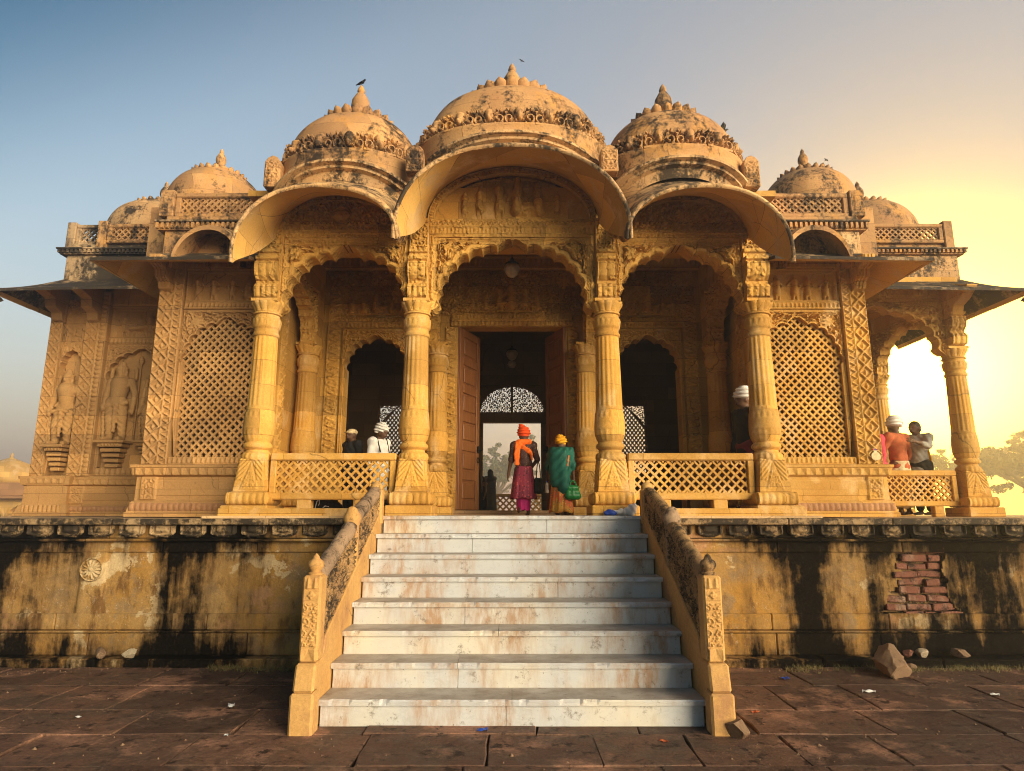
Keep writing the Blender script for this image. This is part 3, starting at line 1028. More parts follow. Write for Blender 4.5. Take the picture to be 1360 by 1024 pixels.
# bricks laid bare
bk = 0
z = .33
rowi = 0
while z < 1.42:
    x = 4.60 + random.uniform(0, .2)
    while x < 5.9:
        L = random.choice((.55, .8, 1.0, 1.0, 1.1)) * random.uniform(.92, 1.06)
        if inpoly(np.array([x + .15 * L]), np.array([z + .04]), [(a + (a - 5.25) * .16 + random.uniform(-.05, .05), b + (b - .87) * .08) for a, b in HOLE])[0] and random.random() > .05:
            b = dup(brick0, tr, (x + .15 * L - 5.5, 8.768 - 8.8 + random.choice((-.05, -.035, -.02, -.01, .0, .015)), z + random.uniform(-.006, .006)), (random.uniform(-.10, .10), random.uniform(-.07, .07), random.uniform(-.14, .14)), (L, 1, random.uniform(.82, 1.08)))
            b.name = 'brick'
            bk += 1
        x += .30 * L + random.uniform(.012, .03)
    z += .101
    rowi += 1
bpy.data.objects.remove(brick0)
mb = MB(); mb.box(1.9, 10.4, 8.80, 8.87, .0, 1.7)
mb.build('rubble_core', 'rubble', tr)
mb = MB(); mb.box(-10.4, -1.9, 8.80, 8.87, .0, 1.7)
mb.build('rubble_core', 'rubble', tl)

# the marble stair
st = thing('staircase', 'broad white marble staircase with rust-stained risers leading up to the porch', 'staircase', (0, 6.2, 0))
HW, R0, T0, Y0 = 1.72, .228, .371, 6.18
RJ = [.484, .349, None, .351, .653, None, .352, .635]
TJ = [.50, .349, .46, .353, .653, .43, .352, .74]
def pieces(j, hw):
    if j is None: return [(-hw, hw)]
    x = -hw + 2 * hw * j
    return [(-hw, x - .002), (x + .002, hw)]
for i in range(8):
    yn = Y0 + T0 * i
    zt = R0 * (i + 1)
    g = bpy.data.objects.new('step', None); C.objects.link(g); g.parent = st
    g.location = (0, yn - 6.2, zt - R0)
    y1 = yn + T0 + .06 if i < 7 else yn + .45
    for a, b in pieces(TJ[i], HW):
        rc = np.random.default_rng(i * 7 + int((a + 3) * 10))
        nsx = max(8, int((b - a) / .03))
        jx = np.cumsum(rc.normal(size=nsx + 1)) * .0012; jx -= np.linspace(jx[0], jx[-1], nsx + 1)
        for q in range(int(3 + 3 * rc.random())):
            k0 = rc.integers(1, nsx - 1); ww = rc.integers(1, 4)
            jx[max(1, k0 - ww):k0 + ww] += rc.uniform(.006, .022)
        jx = np.clip(jx, -.004, .03)
        xs_ = np.linspace(a, b, nsx + 1)
        V = []
        for k in range(nsx + 1):
            j = jx[k]
            V += [(xs_[k], yn + .003, zt - .052), (xs_[k], yn + max(0, j) * .5, zt - .018 - j * .4), (xs_[k], yn + .010 + max(0, j), zt - .003 - abs(rc.normal()) * .0006), (xs_[k], yn + .12, zt - .003), (xs_[k], y1, zt - .003), (xs_[k], y1, zt - .052)]
        F = [(k * 6 + m_, (k + 1) * 6 + m_, (k + 1) * 6 + (m_ + 1) % 6, k * 6 + (m_ + 1) % 6) for k in range(nsx) for m_ in range(6)] + [tuple(range(6))[::-1], tuple(range(nsx * 6, nsx * 6 + 6))]
        mb = MB(); mb.add(V, F)
        o = mb.build('tread_slab', 'marble', g)
        o.data.materials.append(M['tread'])
        for p in o.data.polygons:
            if p.normal.z > .9: p.material_index = 1
    for a, b in pieces(RJ[i], HW - .012):
        mb = MB(); mb.box(a, b, yn + .032, yn + .12, zt - R0 - .003, zt - .053)
        mb.build('riser_slab', 'marble', g, bevel=.004)
mb = MB()
for i in range(8):
    mb.box(-HW + .03, HW - .03, Y0 + T0 * i + .10, 9.1, R0 * i - .01, R0 * (i + 1) - .054)
mb.build('masonry_core', 'rubble', st)

# stair balustrades
def vplate(name, poly, x0, x1, mat, parent, bevel=.012):
    mb = MB(); mb.prism(poly, 'x', x0, x1)
    return mb.build(name, mat, parent, bevel=bevel)

def balustrade(sg, label, dark):
    t = thing('stair_balustrade', label, 'balustrade', (sg * 1.8, 6.2, 0), 'carved balustrades of the marble stair')
    a, b = sorted((sg * 1.725, sg * 1.885))
    # stringer
    vplate('stringer', [(6.12, 0), (8.75, 0), (8.75, 1.90), (6.36, .74), (6.30, .62), (6.12, .45)], a, b, 'post', t)
    # slanted foot block, carved pier, knop
    vplate('foot_block', [(5.95, -.02), (6.15, -.02), (6.15, .33), (5.955, .33)], *sorted((sg * 1.70, sg * 1.91)), 'post', t, .02)
    vplate('foot_block', [(5.965, .332), (6.18, .332), (6.20, .56), (6.02, .56)], *sorted((sg * 1.71, sg * 1.895)), 'post', t, .02)
    ca, cb = sorted((sg * 1.712, sg * 1.882))
    mb = MB(); mb.box(ca, cb, 6.05, 6.24, .562, 1.30)
    pier = mb.build('newel_post', 'post', t, bevel=.02)
    def Hn(x, z):
        u = x - sg * 1.797
        v = z - .56
        h = np.zeros_like(x)
        m = inband(v, .14, .50) & (np.abs(u) < .058)
        h = np.where(m, -.010 + .022 * scroll(u, v, .10, 3), h)
        h = np.where(inband(v, .02, .12) & (np.abs(u) < .06), .018 * leafrow(u, v, .02, .12, .12, True), h)
        h = np.where(inband(v, .53, .61) & (np.abs(u) < .06), .015 * rosette(u, v, 0, .57, .04, 4, False) , h)
        h = np.where(inband(v, .63, .72) & (np.abs(u) < .06), .018 * leafrow(u, v, .63, .72, .06), h)
        for q in (.13, .515, .62):
            h = np.where(np.abs(v - q) < .007, -.008, h)
        return h
    relief('carved_face', ca + .018, cb - .018, .575, 1.285, 6.047, Hn, 'post', pier, .007, back=.0)
    mb = MB()
    kn = [(.0, .0), (.062, .0), (.066, .018), (.045, .03), (.050, .04), (.074, .07), (.078, .095), (.066, .122), (.038, .14), (.030, .15), (.030, .158), (.016, .178), (.002, .192)]
    mb.lathe(kn, (sg * 1.797, 6.145, 1.30), 24, lambda a_, z_: 1 - .10 * abs(math.cos(4 * a_)) * (1 if .035 < z_ < .14 else 0))
    mb.build('knop', 'rubble' if dark else 'post', t, sharp=40)
    # open-worked panel: a dark rough slab between stringer and rail
    c1, c2 = sorted((sg * 1.755, sg * 1.855))
    segs = [((6.24, .70), (7.44, 1.28), (7.44, 1.66), (6.24, 1.22)), ((7.50, 1.31), (8.62, 1.84), (8.62, 2.10), (7.50, 1.74))]
    rng = np.random.default_rng(5)
    for (p0, p1, p2, p3) in segs:
        nx, nz = 90, 40
        u, v = np.meshgrid(np.linspace(0, 1, nx), np.linspace(0, 1, nz), indexing='ij')
        yb = p0[0] + (p1[0] - p0[0]) * u; zb = p0[1] + (p1[1] - p0[1]) * u; zt_ = p3[1] + (p2[1] - p3[1]) * u
        Zg = zb + (zt_ - zb) * v
        h = .022 * scroll(yb, Zg, .16, 7) + .008 * np.abs(wobble(yb, Zg, 1, 31, 1))
        h[[0, -1]] = 0; h[:, [0, -1]] = 0
        for side in (1, -1):
            xs = (c2 if side > 0 else c1) + side * h
            V = np.stack([xs, yb, Zg], -1).reshape(-1, 3)
            mesh('carved_panel', V, gridF(nx, nz) if side > 0 else gridF(nx, nz)[:, ::-1], 'rubble', t)
        mb = MB(); mb.prism([p0, p1, p2, p3], 'x', c1 + .002, c2 - .002); mb.build('panel_core', 'rubble', t)
    # rounded rail in two lengths, with a worn knob between and an end post
    def rail(p, q, r):
        prs = []
        rr = np.random.default_rng(int(p[0] * 100) + (sg > 0))
        n = 14
        for k in range(n):
            u0, u1 = k / n, (k + 1) / n
            A = (sg * 1.805 + rr.uniform(-.005, .005), p[0] + (q[0] - p[0]) * u0, p[1] + (q[1] - p[1]) * u0 + rr.uniform(-.006, .006))
            B = (sg * 1.805 + rr.uniform(-.005, .005), p[0] + (q[0] - p[0]) * u1, p[1] + (q[1] - p[1]) * u1 + rr.uniform(-.006, .006))
            prs.append(('c', A, B, r * rr.uniform(.94, 1.04), r * rr.uniform(.94, 1.04)))
        V, F = sdf(prs, .014, .03)
        mesh('handrail', V, F, 'rubble' if dark else 'rail', t)
    rail((6.22, 1.27), (7.42, 1.70), .074)
    rail((7.50, 1.78), (8.64, 2.12), .078)
    V, F = sdf([('e', (sg * 1.80, 7.46, 1.80), (.10, .085, .085)), ('e', (sg * 1.80, 7.43, 1.88), (.06, .05, .05)), ('c', (sg * 1.80, 7.46, 1.3), (sg * 1.80, 7.46, 1.76), .075, .08)], .013, .03)
    mesh('worn_knob', V, F, 'rail' if dark else 'post', t)
    mb = MB(); mb.box(*sorted((sg * 1.71, sg * 1.895)), 8.64, 8.82, 1.70, 2.17)
    mb.build('end_post', 'post', t, bevel=.025)
    V, F = sdf([('e', (sg * 1.803, 8.73, 2.19), (.085, .085, .07)), ('e', (sg * 1.803, 8.73, 2.25), (.03, .03, .035))], .012, .02)
    mesh('knop', V, F, 'post', t)
    return t
balustrade(-1, 'pale stair balustrade whose newel carries a sandy coloured knop', False)
balustrade(1, 'dark weathered stair balustrade whose newel carries a blackened knop', True)

# ------------------------------------------------------------------ the temple
temple = thing('temple', 'golden carved sandstone temple with domes, curved hoods and open porch', 'temple', (0, 9.4, 0))

def part(name, parent=None, loc=(0, 0, 0)):
    o = bpy.data.objects.new(name, None)
    C.objects.link(o)
    o.parent = parent or temple
    p = np.array(loc, float) - wloc(o.parent)
    if MX < 0:
        p[0] = -loc[0] - wloc(o.parent)[0]
    o.location = p
    return o

def make_pillar(x, y):
    g = part('pillar', None, (x, y, FL))
    mb = MB(); mb.box(x - .33, x + .33, y - .36, y + .33, FL - .03, FL + .14)
    mb.build('base_block', 'stone', g, bevel=.018)
    # torus moulding with carved petals, square plan
    mb = MB(); mb.box(x - .26, x + .26, y - .27, y + .26, FL + .142, FL + .33)
    bb = mb.build('base_moulding', 'stone', g, bevel=.03)
    def Ht(u, v):
        t = (v - FL - .15) / .17
        return .055 * np.sqrt(np.clip(1 - (2 * t - 1) ** 2, 0, 1)) + .012 * np.abs(np.sin(u * 34))
    for s in (0, 1, 2):
        if s == 0: relief('carved_moulding', x - .285, x + .285, FL + .145, FL + .325, y - .255, Ht, 'stone', g, .011)
        else: relief('carved_moulding', y - .285, y + .27, FL + .145, FL + .325, x + (.245 if s == 1 else -.245), Ht, 'stone', g, .014, ax='+x' if s == 1 else '-x')
    # tapered pedestal with a leaf triangle on each face
    mb = MB()
    z0, z1 = FL + .33, FL + .80
    h0, h1 = .225, .178
    V = [(x + a * h, y + b * h, z) for z, h in ((z0, h0), (z1, h1)) for a, b in ((-1, -1), (1, -1), (1, 1), (-1, 1))]
    mb.add(V, [(0, 1, 5, 4), (1, 2, 6, 5), (2, 3, 7, 6), (3, 0, 4, 7), (3, 2, 1, 0), (4, 5, 6, 7)])
    mb.build('pedestal', 'stone', g, bevel=.012)
    def Hp(u, v):
        t = (v - z0) / (z1 - z0)
        taper = (h0 + (h1 - h0) * t)
        tri = np.abs(u) - .15 * (1 - t * 1.05)
        h = np.where((tri < 0) & (t > .06), .010 * sm(0, -.025, tri), 0)
        h = np.maximum(h, np.where((tri < -.02) & (t > .1) & (t < .62), .022 * scroll(u, v, .10, 3), 0))
        side = (tri > .012) & (np.abs(u) < taper * .9)
        h = np.maximum(h, np.where(side & (t > .35), .016 * np.abs(np.sin((np.abs(u) * 1.0 + v * .9) * 52)) , 0))
        return h
    for s in (0, 1, 2):
        nu, nv = 40, 46
        U, T = np.meshgrid(np.linspace(-.98, .98, nu), np.linspace(.01, .99, nv), indexing='ij')
        hh = h0 + (h1 - h0) * T
        u = U * hh; v = z0 + T * (z1 - z0)
        d = Hp(u, v); d[[0, -1]] = -.003; d[:, [0, -1]] = -.003
        d = d + .002
        if s == 0: V = np.stack([x + u, y - hh - d, v], -1); F = gridF(nu, nv)
        elif s == 1: V = np.stack([x + hh + d, y + u, v], -1); F = gridF(nu, nv)
        else: V = np.stack([x - hh - d, y + u, v], -1); F = gridF(nu, nv)[:, ::-1]
        mesh('carved_face', V.reshape(-1, 3), F, 'stone', g)
    # leaf collar, lotus bulb and shaft
    def dense(pts, n):
        z = np.array([p[1] for p in pts]); r = np.array([p[0] for p in pts])
        zz = np.linspace(z[0], z[-1], n)
        return [(float(np.interp(q, z, r)), float(q)) for q in zz]
    prof = [(.205, .78), (.215, .82), (.205, .87), (.165, .90), (.160, .935), (.190, .945), (.208, .975), (.200, 1.01), (.178, 1.03), (.172, 1.045), (.190, 1.08), (.214, 1.16), (.218, 1.24), (.212, 1.36), (.204, 1.46), (.200, 1.50),
            (.196, 1.56), (.172, 2.62), (.190, 2.63), (.192, 2.67), (.174, 2.68), (.172, 2.73), (.186, 2.74), (.198, 2.83), (.206, 2.90), (.186, 2.905), (.180, 2.95)]
    pr = [p for p in dense(prof, 150)]
    def fl(a, z):
        k = 1.0
        f = abs(math.cos(8 * a))
        if 1.56 < z < 2.61: k -= .055 * (f ** 3)
        if .79 < z < .895: k += .06 * abs(math.cos(8 * a)) - .03
        if 1.05 < z < 1.22: k += .035 * (1 - abs(math.sin(8 * a)) ** .6) * 1
        if 1.22 <= z < 1.50:
            tip = 1.36 + .12 * abs(math.cos(8 * a))
            k += .03 if z < tip else -.01
        if 2.74 < z < 2.90:
            tip = 2.78 + .10 * abs(math.cos(8 * a + .8))
            k += .035 if z > 2.75 and z < tip else -.012
        return k
    mb = MB(); mb.lathe(pr, (x, y, FL), 80, fl)
    mb.build('shaft', 'stone', g, sharp=46)
    cap = [(.182, 2.95), (.206, 2.96), (.206, 2.98), (.180, 2.99), (.186, 3.02), (.205, 3.06), (.235, 3.11), (.243, 3.14), (.21, 3.15)]
    def fc(a, z):
        return 1 + (.075 * abs(math.cos(6 * a)) ** .7 - .04) * (1 if z > 3.0 else 0)
    mb = MB(); mb.lathe(dense(cap, 40), (x, y, FL), 72, fc)
    mb.box(x - .195, x + .195, y - .195, y + .195, FL + 3.145, FL + 3.19)
    mb.build('capital', 'stone', g, sharp=46)
    return g

PXO, PXI, PY = 3.70, 1.43, 9.42
p0 = make_pillar(PXI, PY)
def at(x, y, z=0.0):
    return (x, y - 9.4, z)
for x in (-PXI, -PXO, PXO):
    dup(p0, temple, at(x, PY, FL))
for x in (-3.86, -1.40, 1.40, 3.86):
    dup(p0, temple, at(x, 11.95, FL))

CAPZ = FL + 3.19

# bracket piers over the four front pillars
def pierprof(z):
    t = z - CAPZ
    P = [(0, .02), (.04, .10), (.10, .12), (.18, .14), (.24, .09), (.25, .05), (.30, .06), (.36, .13), (.46, .17), (.56, .16), (.60, .10), (.61, .16), (.66, .17), (.665, .06), (.74, .06), (.75, .10), (.80, .11), (.81, .04), (1.40, .04)]
    return np.interp(t, [p[0] for p in P], [p[1] for p in P])
def pier(x, w, ztop, side=True):
    g = part('bracket_pier', None, (x, PY, CAPZ))
    yf = PY - .05
    mb = MB(); mb.box(x - w / 2, x + w / 2, yf - .02, PY + .25, CAPZ + .001, ztop)
    mb.build('pier_core', 'stone', g, bevel=.006)
    def H(X, Z):
        u = X - x; v = Z - CAPZ
        h = pierprof(Z)
        h = h + np.where(inband(v, .02, .24), .018 * np.abs(np.sin(u * 38)), 0) + np.where(inband(v, .30, .60), .022 * np.abs(np.sin(u * 26)) ** .7, 0)
        h = h + np.where(inband(v, .83, 1.25) & (np.abs(u) < w * .40), -.016 + .034 * scroll(u + .05, v, .17, 2), 0)
        return h
    # full-depth corbel block: the profile is carried round the sides
    nx, nz = 34, 130
    X, Z = np.meshgrid(np.linspace(x - w / 2 + .01, x + w / 2 - .01, nx), np.linspace(CAPZ, ztop - .002, nz), indexing='ij')
    h = H(X, Z)
    V = np.stack([X, yf - h, Z], -1)
    L = V[0].copy(); L[:, 1] = PY + .2
    Rr = V[-1].copy(); Rr[:, 1] = PY + .2
    V = np.concatenate([L[None], V[:1], V, V[-1:], Rr[None]]).reshape(-1, 3)
    o = mesh('corbel_stack', V, gridF(nx + 4, nz), 'carved', g)
    o.data.set_sharp_from_angle(angle=R(48))
    return g
for x, ww in ((-PXO, .36), (-PXI, .30), (PXI, .30), (PXO, .36)):
    pier(x, ww, 6.34 if abs(x) < 2 else 6.16)

# carved arch panels of the three front bays
YF = 9.40
def H_span(cx, hw, zt, n, seed, ros):
    def H(X, Z, D):
        u, v = X - cx, Z
        h = .070 * scroll(u, v, .19, seed)
        for rx, rz, rr in ros:
            for s in (-1, 1):
                d = np.hypot(u - s * rx, v - rz)
                h = np.where(d < rr * 1.06,   .095 * rosette(u, v, s * rx, rz, rr, n), h)
        h = np.where(D < .075, .030 * sm(.0, .02, D) + .0 * D, h)
        h = np.where(inband(D, .075, .10), -.004, h)
        e = np.minimum(hw - np.abs(u), zt - v)
        h = np.where(e < .14, .018 * np.abs(zig(v, e, .05, .13, .05)) , h)
        h = np.where(e < .05, .03, h)
        e2 = hw - np.abs(u)
        h = np.where(e2 < .11, .012 + .030 * bead(v, e2, .02, .095, .062), h)
        return h
    return H
bays = []
inn = cusps(1.10, 4.98, 5.99, 7, .055, 0, foot=.13, per=9, px=.72, ogee=.11)
spandrel('arch_panel', inn, -1.28, 1.28, CAPZ - .05, 6.09, YF, H_span(0, 1.28, 6.09, 10, 1, [(.93, 5.80, .19)]), 'carved', temple, .30, 64)
for s in (-1, 1):
    cxb = s * 2.565
    inn = cusps(.89, 4.98, 5.90, 6, .055, cxb, foot=.12, per=9, px=.74, ogee=.13)
    spandrel('arch_panel', inn, cxb - .985, cxb + .985, CAPZ - .05, 6.03, YF, H_span(cxb, .985, 6.03, 8 if s < 0 else 6, 4 + s, [(.74, 5.74, .17)]), 'carved', temple, .30, 60)

# string courses over the arches
def H_course(X, Z, z0, z1, p):
    m = (z0 + z1) / 2
    h = np.full_like(X, .03)
    h = np.where(inband(Z, z0 + .015, m - .012), .012 + .022 * leafrow(X, Z, z0 + .015, m - .012, p), h)
    h = np.where(inband(Z, m + .012, z1 - .02), .012 + .022 * zig(X, Z, m + .02, z1 - .03, p * 1.3), h)
    h = np.where(np.abs(Z - m) < .012, .045, h)
    h = np.where(Z > z1 - .02, .05, h)
    return h
relief('string_course', -1.28, 1.28, 6.09, 6.34, YF - .01, lambda X, Z: H_course(X, Z, 6.09, 6.34, .06), 'carved', temple, .011)
for s in (-1, 1):
    a, b = sorted((s * 1.58, s * 3.55))
    relief('string_course', a, b, 6.03, 6.16, YF - .01, lambda X, Z: H_course(X, Z, 6.03, 6.16, .055), 'carved', temple, .010)

# tympana: figures in the middle bay, foliage in the side bays; each under a beaded arch band
def arcz(u, hw, zb, zp):
    return zb + (zp - zb) * np.sqrt(np.clip(1 - (u / hw) ** 2, 0, 1))
def tympanum(cx, hw, zb, zp, H, bw=.11):
    nu, nv = int(2 * hw / .012), int((zp - zb) / .012)
    U, T = np.meshgrid(np.linspace(-1, 1, nu), np.linspace(0, 1, nv), indexing='ij')
    X = cx + U * hw; Zt = arcz(U * hw, hw, zb, zp); Z = zb + (Zt - zb) * T
    h = H(X, Z)
    mesh('tympanum', np.stack([X, YF + .03 - h, Z], -1).reshape(-1, 3), gridF(nu, nv), 'carved', temple)
    # beaded arch band
    na, nb = 420, 16
    A, B = np.meshgrid(np.linspace(-math.pi / 2, math.pi / 2, na), np.linspace(0, 1, nb), indexing='ij')
    hw2, zp2 = hw + bw * B, zp + bw * B
    X = cx + hw2 * np.sin(A); Z = zb + (zp2 - zb) * np.cos(A)
    L = A * (hw + zp - zb) / 2
    h = .045 + .035 * leafrow(L, B, .28, .82, .055) + .02 * (B > .85) + .015 * (B < .2)
    h[:, 0] = -.03; h[:, -1] = -.03
    mesh('beaded_band', np.stack([X, YF - h, Z], -1).reshape(-1, 3), gridF(na, nb), 'carved', temple)
rngf = np.random.default_rng(3)
def H_friezec(X, Z):
    f = np.zeros_like(X)
    for cx, z0, hh, po, d in ((-.74, 6.36, .50, 'stand', 1), (-.50, 6.36, .56, 'stand', 1), (-.20, 6.36, .66, 'stand', 1), (.08, 6.37, .74, 'sit', 1), (.42, 6.37, .68, 'sit', -1), (.71, 6.36, .50, 'stand', 1)):
        f = np.maximum(f, relfig(X, Z, cx, z0, hh, rngf, po, d) * 2.4)
    f = np.maximum(f, np.where(np.abs(X) > .84, .03 * scroll(X, Z, .16, 8), 0))
    f = np.maximum(f, cap2(X, Z, (-.1, 7.03), (.25, 7.05), .05, .04, .8))
    f = np.maximum(f, .03 * scroll(X, Z, .13, 12) * ((Z > 6.98) & (np.abs(X) < .3)))
    f = np.maximum(f, .03 * sm(6.365, 6.355, Z))
    f = np.maximum(f, .02 * sm(.02, .005, np.hypot(X - .24, Z - 6.50) - .02))
    return f
tympanum(0, 1.20, 6.34, 7.10, lambda X, Z: H_friezec(X, Z) - .06)
for s in (-1, 1):
    cxb = s * 2.66
    def H_fol(X, Z, cxb=cxb, s=s):
        h = .075 * scroll(X - cxb, Z, .20, 6 + s)
        d = np.hypot(X - cxb, Z - 6.40)
        return np.where(d < .17, .075 * rosette(X, Z, cxb, 6.40, .16, 12 if s > 0 else 2, True), h)
    tympanum(cxb, .88, 6.16, 6.64, H_fol, .10)
mb = MB()
mb.box(-1.25, 1.25, YF + .04, 10.2, 6.10, 6.9); mb.box(-3.5, -1.25, YF + .04, 10.2, 6.04, 6.45); mb.box(1.25, 3.5, YF + .04, 10.2, 6.04, 6.45)
mb.box(-3.86, -3.5, YF + .02, 10.2, 5.95, 6.5); mb.box(3.5, 3.86, YF + .02, 10.2, 5.95, 6.5)
mb.build('facade_core', 'stone', temple)

# curved hoods over the three bays
def hood(cx, fl, fr, zfl, zfr, zpk, hwb, zbb, zpb, yf, yb, seed):
    """front arc between (cx-fl, zfl) and (cx+fr, zfr) peaking at zpk; back arc on the facade"""
    na, nd_ = 90, 22
    A, T = np.meshgrid(np.linspace(-1, 1, na), np.linspace(0, 1, nd_), indexing='ij')
    ang = A * math.pi / 2
    hwf = np.where(A < 0, fl, fr); zf = np.where(A < 0, zfl, zfr)
    sx = np.sign(A) * np.abs(np.sin(ang)) ** .92
    XF = cx + hwf * sx; ZF = zf + (zpk - zf) * np.abs(np.cos(ang)) ** .88
    XB = cx + hwb * np.sin(ang); ZB = zbb + (zpb - zbb) * np.cos(ang)
    e = T ** .85
    X = XF * (1 - e) + XB * e; Z = ZF * (1 - e) + ZB * e - .10 * np.sin(math.pi * T) * 1.0
    Y = yf + (yb - yf) * T
    # the free ends sweep back a little so the hood hangs like a drawn curtain
    Y = Y + .10 * (1 - T) * np.abs(A) ** 6
    th = .062
    Nx, Nz = np.sin(ang) * .9, np.abs(np.cos(ang)) * .9 + .25
    L = np.hypot(Nx, Nz); Nx, Nz = Nx / L, Nz / L
    lo = np.stack([X, Y, Z], -1); up = np.stack([X + Nx * th, Y - .0, Z + Nz * th + .25 * T], -1)
    g = part('curved_hood', None, (cx, (yf + yb) / 2, zpk))
    rj = np.random.default_rng(seed)
    cuts = [0] + sorted(rj.choice(np.arange(18, na - 18, 6), 3, replace=False).tolist()) + [na - 1]
    for a, b in zip(cuts[:-1], cuts[1:]):
        sl_ = slice(a, b + 1)
        n = b + 1 - a
        dz = rj.uniform(-.006, .006)
        q = lo[sl_].copy(); q[..., 2] += dz
        mesh('soffit_slab', q.reshape(-1, 3), gridF(n, nd_)[:, ::-1], 'soffit', g)
        # rim with a rolled edge, then the weathered back
        rim = []
        for k in range(7):
            t = k / 6
            p = lo[sl_, 0] * (1 - t) + up[sl_, 0] * t
            p = p.copy(); p[:, 1] -= .022 * math.sin(math.pi * t); p[:, 2] += dz
            rim.append(p)
        rim = np.stack(rim, 1)
        mesh('hood_rim', rim.reshape(-1, 3), gridF(n, 7), 'hood', g)
        q = up[sl_].copy(); q[..., 2] += dz
        mesh('hood_back', q.reshape(-1, 3), gridF(n, nd_), 'hood', g)
        for k in (0, -1):
            e_ = np.stack([lo[sl_][k], up[sl_][k]], 1).copy(); e_[..., 2] += dz
            mesh('hood_end', e_.reshape(-1, 3), gridF(nd_, 2), 'hood', g)
    return g
hood(0, 1.56, 1.56, 5.44, 5.44, 6.74, 1.34, 6.28, 7.24, 8.0, YF - .02, 1)
hood(-2.63, 1.08, 1.06, 5.12, 5.44, 6.15, 1.00, 6.05, 6.77, 8.02, YF - .02, 2)
hood(2.63, 1.06, 1.08, 5.44, 5.12, 6.15, 1.00, 6.05, 6.77, 8.02, YF - .02, 3)

# ------------------------------------------------------------------ domes on curved drums
def se(a, n):
    c, s = np.cos(a), np.sin(a)
    k = (np.abs(c) ** n + np.abs(s) ** n) ** (-1.0 / n)
    return c * k, s * k

def leaf_mesh():
    """palmette between two volutes: a pierced cresting stone"""
    def parts(x, z):
        ax = np.abs(x)
        th = np.arctan2(x, z - .06); r = np.hypot(x, z - .06)
        lim = .105 + .15 * np.abs(np.cos(th * 2.5)) ** .6 * (np.cos(th) > .1)
        pal = r - lim * np.clip(np.cos(th) + .25, 0, 1) ** .35
        dv = np.hypot(ax - .155, z - .105)
        du = np.hypot(ax - .165, z - .225)
        return ax, th, r, lim, pal, dv, du
    def mask(x, z):
        ax, th, r, lim, pal, dv, du = parts(x, z)
        lobe = .062 + .010 * np.cos(np.arctan2(z - .225, ax - .165) * 5)
        s = (pal < 0) | (dv < .095) | (du < lobe) | (z < .045) | (np.hypot(x, z - .315) < .035)
        hole = (np.hypot(ax - .085, z - .205) < .026) | (np.hypot(ax - .078, z - .062) < .016) | ((dv < .022)) | (np.hypot(ax - .228, z - .175) < .022)
        return s & ~hole
    def H(x, z):
        ax, th, r, lim, pal, dv, du = parts(x, z)
        h = .03 + .085 * np.abs(np.cos(th * 2.5)) ** .8 * sm(.0, .06, r) * sm(.02, -.05, pal)
        a = np.arctan2(z - .105, ax - .155)
        vol = .045 + .060 * sm(-.1, .5, np.cos(a + dv * 95))
        h = np.where(dv < .095, vol, h)
        lu = .03 + .07 * np.abs(np.cos(np.arctan2(z - .225, ax - .165) * 2.5 + .6)) * sm(.0, .03, du)
        h = np.where((du < .072) & (dv > .095), lu, h)
        h = np.where(np.hypot(x, z - .11) < .05, .13 * np.sqrt(np.clip(1 - (np.hypot(x, z - .11) / .052) ** 2, 0, 1)) + .04, h)
        h = np.where(z < .035, .09, h)
        return h
    return plate('acanthus_leaf', mask, -.235, .235, 0, .35, .0085, 0, .05, 'pale', None, H)
leaf0 = leaf_mesh()

def petal_up():
    nu, nv = 9, 7
    U, T = np.meshgrid(np.linspace(-1, 1, nu), np.linspace(0, 1, nv), indexing='ij')
    wd = .075 * np.sqrt(np.clip(1 - np.clip(T * 1.05 - .45, 0, 1) ** 2 * 2.9, 0.0004, 1))
    X = U * wd; Z = T * .16
    Y = -.045 * T ** 1.2 + .035 * U ** 2 - .02 * np.sin(math.pi * T)
    f = np.stack([X, Y, Z], -1).reshape(-1, 3); b = np.stack([X * .96, Y + .045, Z * .96], -1).reshape(-1, 3)
    g = gridF(nu, nv)
    n = nu * nv
    rimi = [i * nv for i in range(nu)] + [(nu - 1) * nv + j for j in range(1, nv)] + [i * nv + nv - 1 for i in range(nu - 2, -1, -1)] + [j for j in range(nv - 2, 0, -1)]
    side = np.array([[rimi[i], rimi[(i + 1) % len(rimi)], rimi[(i + 1) % len(rimi)] + n, rimi[i] + n] for i in range(len(rimi))])[:, ::-1]
    return mesh('lotus_petal', np.concatenate([f, b]), np.concatenate([g, g[:, ::-1] + n, side]), 'pale', None)
petal1 = petal_up()

